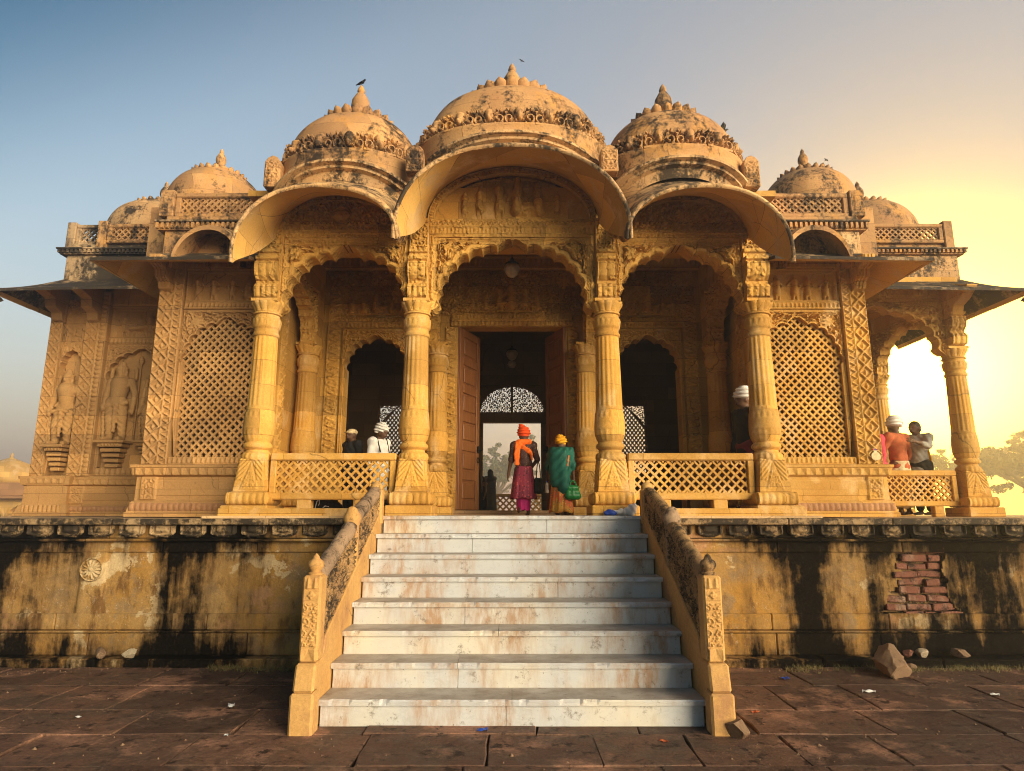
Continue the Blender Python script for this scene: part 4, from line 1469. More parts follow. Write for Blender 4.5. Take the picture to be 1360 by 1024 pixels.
def dome(cx, cy, z0, Rx, Ry, Hh, nexp=2.0, mat='pale', leaves=0, drum=None, petals=22, pr=.42, ps=1.0, fin=.55, seed=0, flare=.0):
    g = part('dome', None, (cx, cy, z0))
    na, nz = 120, 40
    A, T = np.meshgrid(np.linspace(0, 2 * math.pi, na), np.linspace(0, 1, nz), indexing='ij')
    ex, ey = se(A, nexp)
    ph = T * math.pi / 2 * .985
    rr = np.cos(ph) ** .72 * (1 + flare * np.sin(ph * 2) * .5)
    # plan eases from the drum's outline to a circle near the crown
    cxx, cyy = np.cos(A), np.sin(A)
    q = T ** 2.2
    px = (ex * (1 - q) + cxx * q) * Rx * rr; py = (ey * (1 - q) + cyy * q) * (Ry * (1 - q) + min(Rx, Ry * 1.15) * q) * rr
    X, Y, Z = cx + px, cy + py, z0 + Hh * np.sin(ph) ** .96
    wob = 1 + .006 * np.sin(A * 3 + seed) * np.sin(T * 7) + .004 * np.sin(A * 9 + seed * 2 + T * 5)
    X = cx + (X - cx) * wob; Y = cy + (Y - cy) * wob
    mesh('dome_shell', np.stack([X, Y, Z], -1).reshape(-1, 3), gridF(na, nz), mat, g)
    # lotus collar
    k = np.interp(pr, np.cos(ph[0])[::-1] ** .72, T[0][::-1])
    zc = z0 + Hh * math.sin(k * math.pi / 2 * .985) ** .96
    off = wloc(g)
    sgx = -1 if MX < 0 else 1
    for i in range(petals):
        a = 2 * math.pi * (i + .5) / petals
        rx, ry = Rx * pr, min(Rx, Ry * 1.15) * pr
        x, y = sgx * (cx + rx * math.cos(a)), cy + ry * math.sin(a)
        p = dup(petal1, g, (x - off[0], y - off[1], zc - .03 - off[2]), (.0, 0, math.atan2(math.sin(a) * rx, sgx * math.cos(a) * ry) + math.pi / 2), (ps * 2 * math.pi * rx / petals / .145,) * 2 + (ps,))
        p.name = 'lotus_petal'
        if p.data.materials[0] != M[mat]:
            p.material_slots[0].link = 'OBJECT'; p.material_slots[0].material = M[mat]
    # cap and kalasha
    zt = z0 + Hh
    b = min(Rx * pr, .62)
    pf = [(b * .98, zc - z0 + .01), (b * .96, zc - z0 + .05), (b * .55, Hh + .02), (b * .40, Hh + .06)]
    f = fin
    pf += [(f * .30, Hh + .055), (f * .24, Hh + .09), (f * .26, Hh + .11), (f * .16, Hh + .13), (f * .30, Hh + .14), (f * .30, Hh + .17), (f * .15, Hh + .20), (f * .12, Hh + .22), (f * .17, Hh + .22 + f * .08), (f * .20, Hh + .22 + f * .20), (f * .185, Hh + .22 + f * .34), (f * .10, Hh + .22 + f * .50), (f * .06, Hh + .22 + f * .54), (f * .085, Hh + .22 + f * .58), (f * .06, Hh + .22 + f * .66), (.008, Hh + .22 + f * .74)]
    mb = MB(); mb.lathe([(b, zc - z0 - .06)] + pf, (cx, cy, z0), 40, lambda a, z: 1 + (.03 * math.cos(12 * a) if z < Hh + .05 else 0))
    mb.build('finial', mat if mat != 'black' else 'stone', g, sharp=50)
    if leaves:
        # acanthus coronet standing round the foot of the dome
        aa = np.linspace(0, 2 * math.pi, 2000)
        x_, y_ = se(aa, nexp); x_, y_ = x_ * (Rx + .035), y_ * (Ry + .035)
        s_ = np.concatenate([[0], np.cumsum(np.hypot(np.diff(x_), np.diff(y_)))])
        for i in range(leaves):
            sv = (i + .5) / leaves * s_[-1]
            x, y = np.interp(sv, s_, x_), np.interp(sv, s_, y_)
            x2, y2 = np.interp(sv + .01, s_, x_), np.interp(sv + .01, s_, y_)
            rz = math.atan2(y2 - y, x2 - x)
            if y > Ry * .55: continue
            j = random.uniform
            p = dup(leaf0, g, (sgx * (cx + x) - off[0], cy + y - off[1], z0 + .0 - off[2]), (-.10 + j(-.04, .04), j(-.03, .03), rz), (s_[-1] / leaves / .465 * (1 + j(-.04, .04)), 1.0, j(1.0, 1.12)))
            p.name = 'acanthus_leaf'
    if drum:
        zb0, zb1, drop, zc0, cdrop = drum      # band bottom / top at the middle, fall of the lower edge, cornice
        na = 140
        A = np.linspace(0, 2 * math.pi, na)
        ex, ey = se(A, nexp)
        fall = np.clip(np.abs(ex), 0, 1) ** 2.2
        def ring(o, zl):
            return np.stack([cx + ex * (Rx + o), cy + ey * (Ry + o), zl], -1)
        rings = [ring(.06, zb1 + 0 * fall), ring(.075, zb1 - .03 + 0 * fall), ring(.06, zb1 - .05 + 0 * fall), ring(.08, zb0 + .03 - drop * fall)]
        V = np.stack(rings, 1).reshape(-1, 3)
        mesh('drum', V, gridF(na, 4)[:, ::-1], 'pale', g)
        cor = [ring(.08, zb0 + .03 - drop * fall), ring(.14, zb0 + .01 - drop * fall), ring(.20, zb0 - .01 - drop * fall), ring(.20, zb0 - .05 - drop * fall), ring(.12, zb0 - .07 - drop * fall), ring(.12, zb0 - .11 - drop * fall), ring(.04, zb0 - .13 - drop * fall), ring(-.02, zb0 - .26 - drop * fall)]
        V = np.stack(cor, 1).reshape(-1, 3)
        o = mesh('drum_cornice', V, gridF(na, 8)[:, ::-1], 'hood', g)
        o.data.set_sharp_from_angle(angle=R(40))
        mb = MB()
        V = [(cx + a * (Rx + .03), cy + b * (Ry + .03), zb1 - .02) for a, b in zip(*se(np.linspace(0, 2 * math.pi, 40, endpoint=False), nexp))]
        mb.V = V; mb.F = [tuple(range(40))]
        mb.build('drum_top', 'pale', g)
    return g

dome(0, 10.05, 7.62, 1.50, 1.15, 1.16, 2.4, 'pale', 19, (7.46, 7.66, .50, 0, 0), 22, .44, 1.1, .80, 1)
dome(-2.58, 9.90, 7.20, 1.08, 1.0, 1.06, 2.4, 'pale', 15, (6.99, 7.22, .40, 0, 0), 20, .48, 1.0, .78, 2)
dome(2.58, 9.90, 7.27, 1.08, 1.0, 1.02, 2.4, 'pale', 15, (7.05, 7.29, .40, 0, 0), 20, .48, 1.0, .76, 3)

# carved corner blocks between the drums
def H_flower(w, h):
    def H(X, Z):
        return X * 0
    return H
for x, y, z, wd, hh in ((-3.66, 9.05, 6.72, .24, .52), (3.66, 9.05, 6.72, .24, .52), (-1.46, 8.85, 6.86, .26, .44), (1.46, 8.85, 6.86, .26, .44)):
    g = part('corner_block', None, (x, y, z))
    mb = MB()
    mb.prism([(x - wd / 2, z), (x + wd / 2, z), (x + wd / 2, z + hh * .8), (x + wd * .3, z + hh * .93), (x, z + hh), (x - wd * .3, z + hh * .93), (x - wd / 2, z + hh * .8)], 'y', y, y + .2)
    mb.build('block', 'pale', g, bevel=.01)
    relief('carved_flower', x - wd * .45, x + wd * .45, z + .03, z + hh * .8, y - .002, lambda X, Z: .028 * rosette(X, Z, x, z + hh * .42, wd * .42, 6) + .02 * scroll(X, Z, .12, 3) * (np.hypot(X - x, Z - z - hh * .42) > wd * .45), 'pale', g, .010)

# ------------------------------------------------------------------ lattice bays either side of the porch
def railing(name, x0, x1, z0, z1, y, pitch, wd, mat='stone', parent=None, rail=.10, ax='x', lower=.0):
    g = part(name, parent, ((x0 + x1) / 2, y, z0))
    mb = MB(); mb.box(x0, x1, y - .075, y + .075, z1 - rail, z1)
    mb.build('top_rail', mat, g, bevel=.016)
    mb = MB(); mb.box(x0, x1, y - .075, y + .075, z0, z0 + rail * .9)
    mb.build('bottom_rail', mat, g, bevel=.016)
    for a, b in ((x0, x0 + .09), (x1 - .09, x1)):
        mb = MB(); mb.box(a, b, y - .065, y + .065, z0 + rail * .9 - .002, z1 - rail + .002)
        mb.build('end_stile', mat, g, bevel=.01)
    mb = MB()
    a, b, c, d = x0 + .085, x1 - .085, z0 + rail * .9, z1 - rail
    lattice(mb, lambda x, z: (x > a) & (x < b), a, b, c, d, y, pitch, 1.0, wd, .05)
    # little studs where the bars cross
    zz = c
    mb.build('lattice', mat, g, bevel=0)
    # inner cusped border, one strip along each rail
    n = int((b - a) / (pitch / 2))
    for zq, s in ((c, 1), (d, -1)):
        mb = MB(); mb.box(a, b, y - .036, y + .036, min(zq, zq + s * .006), max(zq, zq + s * .006))
        for i in range(n):
            u = a + (i + .5) * (b - a) / n
            w_ = (b - a) / n * .32
            mb.prism([(u - w_, zq + .004 * s), (u + w_, zq + .004 * s), (u, zq + s * .035)], 'y', y - .035, y + .035)
        mb.build('cusped_border', mat, g)
    return g

def eave(parent, pts_in, pts_out, th=.05, mat_top='black', mat_bot='soffit', nm='eave'):
    """sloping stone eave: inner and outer polylines (x, y, z); slabs between successive points"""
    g = part(nm, parent, pts_out[0])
    for i in range(len(pts_in) - 1):
        a0, a1, b0, b1 = [np.array(p, float) for p in (pts_in[i], pts_in[i + 1], pts_out[i], pts_out[i + 1])]
        L = np.linalg.norm(b1 - b0)
        n = max(1, int(L / 1.0))
        for k in range(n):
            t0, t1 = k / n, (k + 1) / n
            rj = random.uniform(-.006, .006)
            q = [a0 + (a1 - a0) * t0, a0 + (a1 - a0) * t1, b0 + (b1 - b0) * t1, b0 + (b1 - b0) * t0]
            nv = 8
            bot, top = [], []
            for j in range(nv):
                s = j / (nv - 1)
                l = q[0] * (1 - s) + q[3] * s; r = q[1] * (1 - s) + q[2] * s
                sag = -.05 * math.sin(math.pi * s)
                for p in (l, r):
                    bot.append(p + [0, 0, sag + rj]); top.append(p + [0, 0, sag + rj + th + .02 * (1 - s)])
            V = np.array(bot + top)
            F = []
            m = 2 * nv
            for j in range(nv - 1):
                c = 2 * j
                F += [(c, c + 1, c + 3, c + 2), (m + c, m + c + 2, m + c + 3, m + c + 1), (c, c + 2, m + c + 2, m + c), (c + 1, m + c + 1, m + c + 3, c + 3)]
            F += [(0, m, m + 1, 1), (m - 2, m - 1, 2 * m - 1, 2 * m - 2)]
            o = mesh('eave_slab', V, F, mat_bot, g)
            o.data.set_sharp_from_angle(angle=R(35))
            o.data.materials.append(M[mat_top])
            for p in o.data.polygons:
                if p.normal.z > .05 or abs(p.normal.z) < .55: p.material_index = 1
    return g

def dentil_course(parent, x0, x1, y, z0, z1, out, mat='stone', dark='black', side=None):
    g = part('dentil_cornice', parent, ((x0 + x1) / 2, y, z0))
    mb = MB(); mb.box(x0, x1, y - out, y + .2, z1 - .035, z1); mb.build('cornice_slab', dark, g, bevel=.008)
    mb = MB(); mb.box(x0 + .04, x1 - .04, y - out * .45, y + .2, z0, z1 - .036); mb.build('cornice_bed', mat, g)
    mb = MB()
    n = int((x1 - x0) / .085)
    for i in range(n):
        x = x0 + .05 + i * (x1 - x0 - .1) / (n - 1)
        mb.box(x - .022, x + .022, y - out * .85, y, z0 + .02, z1 - .037)
    mb.build('dentils', mat, g)
    return g

def scallop(X, Z, z0, z1, p):
    t = (z1 - Z) / (z1 - z0)
    return leafrow(X, Z, z0, z1, p, True)

def plinth(parent, pts, x0, x1, y, side='stone', zs=(1.80, 2.05, 2.43, 2.60), blk=None):
    za, zb, zc, zd = zs
    g = part('carved_plinth', parent, ((x0 + x1) / 2, y, za))
    mb = MB()
    mb.path(pts, [(.0, za), (.15, za), (.15, za + .06), (.13, za + .075), (.10, zb - .03), (.06, zb), (.055, zc - .02), (.10, zc), (.12, zd - .05), (.135, zd - .05), (.14, zd), (.0, zd + .002)])
    mb.build('plinth_body', side, g, sharp=40)
    # carved front
    def Ht(X, Z):
        t = np.clip((Z - za - .075) / (zb - za - .105), 0, 1)
        return .105 + .045 * np.sqrt(np.clip(1 - (2 * t - 1) ** 2, 0, 1)) * (.72 + .28 * np.abs(np.sin(X * 3.14159 / .085)))
    relief('carved_torus', x0 - .1, x1 + .1, za + .07, zb - .03, y, Ht, 'red', g, .010)
    def Hs(X, Z):
        return .100 + .014 + .022 * leafrow(X, Z, zc + .01, zd - .055, .14, True)
    relief('scalloped_cornice', x0 - .08, x1 + .08, zc - .005, zd - .052, y, Hs, side, g, .010)
    def Hp(X, Z):
        u = np.minimum(np.minimum(X - x0, x1 - X), np.minimum(Z - zb, zc - .02 - Z))
        cut = np.hypot(np.maximum(.09 - (X - x0 - .05), 0), np.maximum(.09 - (Z - zb - .03), 0))
        h = .058 + .016 * sm(.045, .05, u) * sm(.0, .01, u - .045) - .0 * cut
        h = np.where(np.abs(u - .052) < .011, .045, h)
        if blk:
            m = (X > blk[0]) & (X < blk[1])
            h = np.where(m, .095, h)
            q = m & (X > blk[0] + .035) & (X < blk[1] - .035) & (Z > zb + .04) & (Z < zc - .06)
            h = np.where(q, .078 + .03 * scroll(X, Z, .12, 4), h)
        return h
    relief('plinth_panel', x0, x1, zb, zc - .01, y, Hp, side, g, .012)
    return g

def H_band(u0, u1, kind, p):
    c = (u0 + u1) / 2; w_ = u1 - u0
    def f(X, Z):
        if kind == 'd': return .040 * diamonds(X - c, Z, w_ * .92, p)
        if kind == 'b': return .036 * bead(Z, X, u0 + w_ * .12, u1 - w_ * .12, p)
        if kind == 'z': return .034 * zig(Z, X, u0 + w_ * .1, u1 - w_ * .1, p)
        return .034 * leafrow(Z, X, u0 + w_ * .08, u1 - w_ * .08, p)
    return f
def strips(bands):
    fs = [(a, b, H_band(a, b, k, p)) for a, b, k, p in bands]
    def H(X, Z):
        h = np.zeros_like(X)
        for a, b, f in fs:
            m = inband(X, a, b)
            h = np.where(m, f(X, Z), h)
            h = np.where((np.abs(X - a) < .009) | (np.abs(X - b) < .009), .026, h)
        return h
    return H

YJ = 10.2
def lattice_bay(sg):
    global MX
    MX = sg
    jm = 'stone' if sg > 0 else 'brown'  # mirrored bay takes the stone with shade in its colour
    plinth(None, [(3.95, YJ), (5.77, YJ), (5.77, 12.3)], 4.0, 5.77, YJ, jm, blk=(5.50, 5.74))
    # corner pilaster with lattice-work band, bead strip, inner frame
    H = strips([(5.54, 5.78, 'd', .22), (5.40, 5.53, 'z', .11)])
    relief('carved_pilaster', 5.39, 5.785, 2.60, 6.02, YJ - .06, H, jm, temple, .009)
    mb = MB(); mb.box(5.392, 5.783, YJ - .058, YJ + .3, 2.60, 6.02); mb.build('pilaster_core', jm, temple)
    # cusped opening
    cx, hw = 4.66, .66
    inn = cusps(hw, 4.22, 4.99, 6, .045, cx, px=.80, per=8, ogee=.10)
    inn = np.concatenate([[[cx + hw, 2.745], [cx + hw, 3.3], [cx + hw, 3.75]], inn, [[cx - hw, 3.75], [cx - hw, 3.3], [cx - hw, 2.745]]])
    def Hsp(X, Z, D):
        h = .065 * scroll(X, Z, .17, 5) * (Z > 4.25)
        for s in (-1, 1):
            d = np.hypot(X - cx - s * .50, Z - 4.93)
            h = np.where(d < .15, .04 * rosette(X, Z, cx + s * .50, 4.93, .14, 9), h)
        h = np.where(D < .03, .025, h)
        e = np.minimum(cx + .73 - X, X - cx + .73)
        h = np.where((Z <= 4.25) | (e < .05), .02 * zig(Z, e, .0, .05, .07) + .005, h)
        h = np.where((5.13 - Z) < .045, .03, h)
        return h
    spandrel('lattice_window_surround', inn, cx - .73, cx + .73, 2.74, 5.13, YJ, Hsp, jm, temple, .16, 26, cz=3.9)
    mb = MB()
    sh = inn.tolist()
    def inside(x, z):
        return inpoly(np.atleast_1d(x), np.atleast_1d(z), [((a - cx) * 1.03 + cx, (b - 3.9) * 1.02 + 3.9) for a, b in sh])
    lattice(mb, inside, cx - .70, cx + .70, 2.70, 5.05, YJ + .08, .122, 1.02, .033, .055)
    scr = mb.build('lattice_screen', jm, temple)
    # little bosses on the crossings
    mb = MB()
    mb.box(cx - .74, cx + .74, YJ - .05, YJ + .2, 2.60, 2.72); sill = mb.build('window_sill', jm, temple, bevel=.01)
    relief('sill_carving', cx - .72, cx + .72, 2.61, 2.715, YJ - .052, lambda X, Z: .02 * leafrow(X, Z, 2.625, 2.705, .075), jm, sill, .010)
    # carved bands round the window, figure panel, top courses
    def Hb(X, Z):
        h = .012 + .024 * leafrow(X, Z, 5.16, 5.24, .07)
        return np.where(np.abs(Z - 5.145) < .012, .04, np.where(Z > 5.25, .035, h))
    relief('leaf_band', 3.95, 5.385, 5.13, 5.27, YJ - .02, Hb, jm, temple, .010)
    rf = np.random.default_rng(21 + sg)
    figs = [(4.12 + .27 * i + rf.uniform(-.03, .03), rf.uniform(.42, .47), 'sit' if i in (1,) and sg < 0 else 'stand', rf.choice((-1, 1))) for i in range(5)]
    def Hf(X, Z):
        f = np.full_like(X, -.06)
        g = np.zeros_like(X)
        for fx, hh, po, d in figs:
            g = np.maximum(g, relfig(X, Z, fx, 5.30, hh, rf, po, d) * 2.0)
        g = np.maximum(g, .03 * (Z < 5.305))
        f = f + g
        e = np.minimum(np.minimum(X - 3.95, 5.37 - X), np.minimum(Z - 5.27, 5.80 - Z))
        return np.where(e < .025, .02, f)
    relief('figure_panel', 3.95, 5.385, 5.27, 5.80, YJ, Hf, jm, temple, .009)
    def Ht(X, Z):
        h = .04 + .03 * leafrow(X, Z, 5.85, 5.95, .08)
        return np.where(Z > 5.97, .08, np.where(Z < 5.83, .05, h))
    relief('top_course', 3.95, 5.60, 5.80, 6.03, YJ, Ht, jm, temple, .011)
    mb = MB(); mb.box(3.95, 5.39, YJ + .165, YJ + .22, 5.13, 6.05)
    mb.box(3.95, 4.66 - .72, YJ + .03, YJ + .22, 2.6, 5.13)
    mb.build('bay_core', jm, temple)
    # side and rear walls of the bay room
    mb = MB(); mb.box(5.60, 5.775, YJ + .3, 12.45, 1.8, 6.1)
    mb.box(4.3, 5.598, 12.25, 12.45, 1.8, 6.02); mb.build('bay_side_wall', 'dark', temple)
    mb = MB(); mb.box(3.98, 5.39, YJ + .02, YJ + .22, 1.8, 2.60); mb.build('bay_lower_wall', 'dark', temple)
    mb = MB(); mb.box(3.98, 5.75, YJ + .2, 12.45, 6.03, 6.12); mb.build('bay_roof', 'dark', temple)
    # console under the eave at the corner
    mb = MB()
    prof = [(YJ - .06, 5.42), (YJ - .16, 5.45), (YJ - .20, 5.55), (YJ - .30, 5.60), (YJ - .34, 5.72), (YJ - .50, 5.76), (YJ - .52, 5.90), (YJ - .06, 6.0)]
    mb.prism(prof, 'x', 5.57, 5.77); cns = mb.build('eave_console', jm, temple, bevel=.012)
    for k in range(3):
        mb = MB(); mb.prism([(y - .012, z - .008) for y, z in prof[1:7]] + [(YJ - .1, 5.95)], 'x', 5.60 + k * .055, 5.63 + k * .055); mb.build('carved_rib', jm, cns)
    # eave, mitred round the outer corner
    eave(None, [(3.9, YJ - .06, 6.02), (5.80, YJ - .06, 6.02), (5.80, 12.4, 6.02)], [(3.9, 9.05, 5.55), (6.26, 9.05, 5.52), (6.26, 12.4, 5.58)])
    # blocking course, dentil cornice, pierced parapet
    mb = MB(); mb.box(4.3, 5.98, 10.42, 12.3, 6.06, 6.62); mb.build('blocking_course', 'pale' if sg < 0 else 'hood', temple, bevel=.012)
    dentil_course(None, 4.2, 6.12, 10.42, 6.62, 6.78, .12, 'pale')
    mb = MB(); mb.box(4.3, 6.05, 10.55, 10.75, 6.78, 6.96); mb.build('parapet_base', 'pale', temple, bevel=.01)
    railing('pierced_parapet', 4.4, 5.94, 6.965, 7.42, 10.66, .118, .031, 'pale', None, .085)
    mb = MB(); mb.box(5.95, 6.20, 10.55, 10.78, 6.965, 7.46); mb.build('parapet_post', 'pale', temple, bevel=.012)
    relief('carved_face', 5.99, 6.16, 7.03, 7.40, 10.547, lambda X, Z: .015 * ((np.abs(X - 6.075) < .05) & (np.abs(Z - 7.2) < .13)), 'pale', temple, .012)
    # small bangla hood in front of the blocking course
    na, ndp = 40, 8
    A, T = np.meshgrid(np.linspace(-1, 1, na), np.linspace(0, 1, ndp), indexing='ij')
    X = 4.90 + .52 * np.sin(A * 1.57); Zc = 5.70 + .66 * np.cos(A * 1.57) ** .9
    Y = 9.75 + .66 * T; Zl = Zc * (1 - T) + (Zc + .22) * T - .02
    low = np.stack([X, Y, Zl], -1); upp = np.stack([X * 1.0 + .05 * np.sin(A * 1.57), Y, Zl + .06 * np.cos(A * 1.57) + .02], -1)
    g = part('small_hood', None, (4.9, 10.0, 5.7))
    mesh('soffit_slab', low.reshape(-1, 3), gridF(na, ndp)[:, ::-1], 'pale', g)
    mesh('hood_back', upp.reshape(-1, 3), gridF(na, ndp), 'hood', g)
    mesh('hood_rim', np.stack([low[:, 0], upp[:, 0]], 1).reshape(-1, 3), gridF(na, 2), 'pale', g)
    # the little dome behind the parapet
    dome(5.90, 12.0, 7.42, .93, .93, 1.12, 2.0, 'pale', 0, None, 22, .52, .75, .50, 5 + sg, .10)
    MX = 1
lattice_bay(1)
lattice_bay(-1)
# small water pot painted in white at the foot of one pilaster
def potmask(x, z):
    r = np.where(z < .16, .085 * np.sqrt(np.clip(1 - ((z - .085) / .086) ** 2, 0, 1)) + .012, np.where(z < .19, .035, .05))
    return np.abs(x) < r
pp = plate('painted_pot', potmask, -.11, .11, 0, .21, .008, 0, .006, 'cream', temple, smooth=False)
pp.location = (5.66, 10.094 - 9.4, 2.66); pp.scale = (.75, 1, .75)
for k in range(3):
    mb = MB(); mb.lathe([(.016, 0), (.02, .004), (.016, .008)], (0, 0, 0), 10)
    q = mb.build('painted_dot', ('redp', 'blue', 'rust')[k], pp); q.location = (-.04 + .04 * k, -.004, .225); q.rotation_euler = (R(90), 0, 0)


# ------------------------------------------------------------------ end wings
YW = 12.5
def wing_roof(sg):
    global MX
    MX = sg
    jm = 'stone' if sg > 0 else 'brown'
    eave(None, [(5.8, YW - .1, 6.42), (9.0, YW - .1, 6.42), (9.0, 15.2, 6.42)], [(5.9, 11.0, 5.80), (9.35, 11.0, 5.74), (9.35, 15.2, 5.74)])
    # drooping corner tongue of the eave
    mb = MB()
    tip = [(9.35, 11.0, 5.74), (9.38, 11.35, 5.74), (9.42, 11.02, 5.42), (9.30, 11.0, 5.62), (9.28, 11.3, 5.66)]
    mb.add(tip, [(0, 1, 2), (0, 2, 3), (1, 4, 2), (4, 3, 2), (0, 3, 4, 1)])
    mb.build('eave_tip', 'black', temple)
    mb = MB(); mb.box(6.2, 9.02, 12.35, 15.0, 6.44, 6.98); mb.build('blocking_course', 'black' if sg < 0 else 'hood', temple, bevel=.015)
    dentil_course(None, 6.2, 9.16, 12.35, 6.98, 7.10, .14, 'black' if sg < 0 else 'pale')
    mb = MB(); mb.box(6.4, 9.0, 12.45, 12.7, 7.10, 7.26); mb.build('parapet_base', 'black' if sg < 0 else 'pale', temple, bevel=.012)
    if sg < 0:
        railing('pierced_parapet', 8.45, 9.0, 7.262, 7.72, 12.58, .122, .031, 'black', None, .08)
        mb = MB(); mb.box(9.0, 9.18, 12.48, 12.70, 7.10, 7.76); mb.build('parapet_post', 'black', temple, bevel=.012)
    x1 = 8.28 if sg < 0 else 8.82
    railing('pierced_parapet', 6.3, x1, 7.262, 7.68, 12.45, .122, .031, 'pale', None, .08)
    mb = MB(); mb.box(x1 + .005, x1 + .19, 12.36, 12.56, 7.10, 7.74); mb.build('parapet_post', 'pale', temple, bevel=.012)
    dome(8.10, 14.0, 7.80, 1.12, 1.12, 1.02, 2.0, 'hood' if sg < 0 else 'pale', 0, None, 22, .50, .75, .62, 8 + sg, .06)
    mb = MB(); mb.box(6.0, 9.0, 12.8, 15.2, 6.45, 7.5); mb.build('roof_mass', 'pale', temple)
    mb = MB(); mb.box(5.0, 6.6, 11.0, 13.2, 6.2, 7.35); mb.build('roof_mass', 'pale', temple)
    MX = 1
wing_roof(1)
wing_roof(-1)

# left wing: niches with statues (built at +x and mirrored)
MX = -1
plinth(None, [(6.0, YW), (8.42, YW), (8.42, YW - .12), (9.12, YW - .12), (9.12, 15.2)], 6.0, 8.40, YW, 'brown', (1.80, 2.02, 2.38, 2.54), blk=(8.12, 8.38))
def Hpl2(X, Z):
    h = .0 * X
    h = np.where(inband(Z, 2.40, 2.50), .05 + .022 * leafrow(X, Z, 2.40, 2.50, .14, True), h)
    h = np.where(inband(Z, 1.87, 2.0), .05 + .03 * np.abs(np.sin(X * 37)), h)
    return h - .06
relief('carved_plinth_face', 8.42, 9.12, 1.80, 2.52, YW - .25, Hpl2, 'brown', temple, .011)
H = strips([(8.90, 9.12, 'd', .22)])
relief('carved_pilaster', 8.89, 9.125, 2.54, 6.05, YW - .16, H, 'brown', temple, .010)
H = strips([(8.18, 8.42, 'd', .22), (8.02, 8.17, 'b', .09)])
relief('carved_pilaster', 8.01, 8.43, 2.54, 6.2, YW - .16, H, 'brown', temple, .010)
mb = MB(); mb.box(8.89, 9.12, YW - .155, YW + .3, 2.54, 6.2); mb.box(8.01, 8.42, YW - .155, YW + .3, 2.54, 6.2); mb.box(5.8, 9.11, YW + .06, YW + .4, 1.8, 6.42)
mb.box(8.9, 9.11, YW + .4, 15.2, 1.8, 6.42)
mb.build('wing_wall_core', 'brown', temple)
inn = cusps(.20, 4.62, 5.02, 3, .03, 8.66, px=.8, per=7, ogee=.06)
inn = np.concatenate([[[8.86, 2.72], [8.86, 3.6]], inn, [[8.46, 3.6], [8.46, 2.72]]])
def Hn1(X, Z, D):
    return np.where(Z > 4.3, .028 * scroll(X, Z, .19, 11), 0)
spandrel('statue_niche', inn, 8.43, 8.89, 2.54, 5.75, YW - .10, Hn1, 'brown', temple, .16, 30, cz=3.7)
relief('scroll_panel', 8.43, 8.89, 5.75, 6.05, YW - .10, lambda X, Z: .03 * scroll(X, Z, .17, 2), 'brown', temple, .011)
inn = cusps(.62, 4.42, 5.04, 5, .045, 7.32, px=.8, per=8, ogee=.08)
inn = np.concatenate([[[7.94, 2.72], [7.94, 3.6]], inn, [[6.70, 3.6], [6.70, 2.72]]])
def Hn2(X, Z, D):
    h = np.where(Z > 4.5, .05 * scroll(X, Z, .17, 9), 0)
    e = np.minimum(np.minimum(8.0 - X, X - 6.44), 5.13 - Z)
    h = np.where(e < .10, .012 + .02 * zig(Z + X, e, .015, .09, .08), h)
    return np.where(D < .03, .02, h)
spandrel('statue_niche', inn, 6.42, 8.01, 2.54, 5.14, YW - .05, Hn2, 'brown', temple, .11, 30, cz=3.7)
relief('leaf_band', 6.2, 8.01, 5.14, 5.28, YW - .05, lambda X, Z: .015 + .025 * leafrow(X, Z, 5.16, 5.26, .08), 'brown', temple, .011)
rf = np.random.default_rng(77)
hf = [(7.72 - .24 * i + rf.uniform(-.04, .04), rf.uniform(.42, .5), 'ride' if i % 2 else 'stand', rf.choice((-1, 1))) for i in range(6)]
def Hf2(X, Z):
    g = np.zeros_like(X)
    for fx, hh, po, d in hf:
        g = np.maximum(g, relfig(X, Z, fx, 5.31, hh * 1.05, rf, po, d) * 2.0)
    e = np.minimum(np.minimum(7.96 - X, X - 6.2), np.minimum(Z - 5.28, 5.88 - Z))
    return np.where(e < .03, .02, g - .06)
relief('figure_panel', 6.2, 8.01, 5.28, 5.88, YW - .03, Hf2, 'brown', temple, .010)
relief('top_course', 6.2, 8.01, 5.88, 6.42, YW - .05, lambda X, Z: .03 + .03 * leafrow(X, Z, 5.96, 6.08, .1) + .02 * (Z > 6.14), 'brown', temple, .012)
relief('sill_carving', 6.5, 8.0, 2.56, 2.70, YW - .055, lambda X, Z: .025 * leafrow(X, Z, 2.58, 2.69, .1), 'brown', temple, .011)

def carved_bracket(x, y, z, w_, hgt):
    g = part('statue_bracket', None, (x, y, z))
    mb = MB(); mb.box(x - w_ / 2, x + w_ / 2, y - .30, y + .05, z - .055, z); mb.build('shelf', 'brown', g, bevel=.01)
    mb = MB()
    for k in range(5):
        t = k / 4
        ww = w_ * (.80 - .36 * t ** .7)
        dd = .24 * (1 - .5 * t)
        mb.box(x - ww / 2, x + ww / 2, y - dd, y + .05, z - .056 - hgt * (t + .2) / 1.2 + .004, z - .058 - hgt * t / 1.2)
    mb.build('stepped_corbel', 'brown', g, bevel=.012)
    relief('leaf_carving', x - w_ * .3, x + w_ * .3, z - .11, z - .058, y - .245, lambda X, Z: .018 * leafrow(X, Z, z - .11, z - .06, .06, True), 'brown', g, .008)

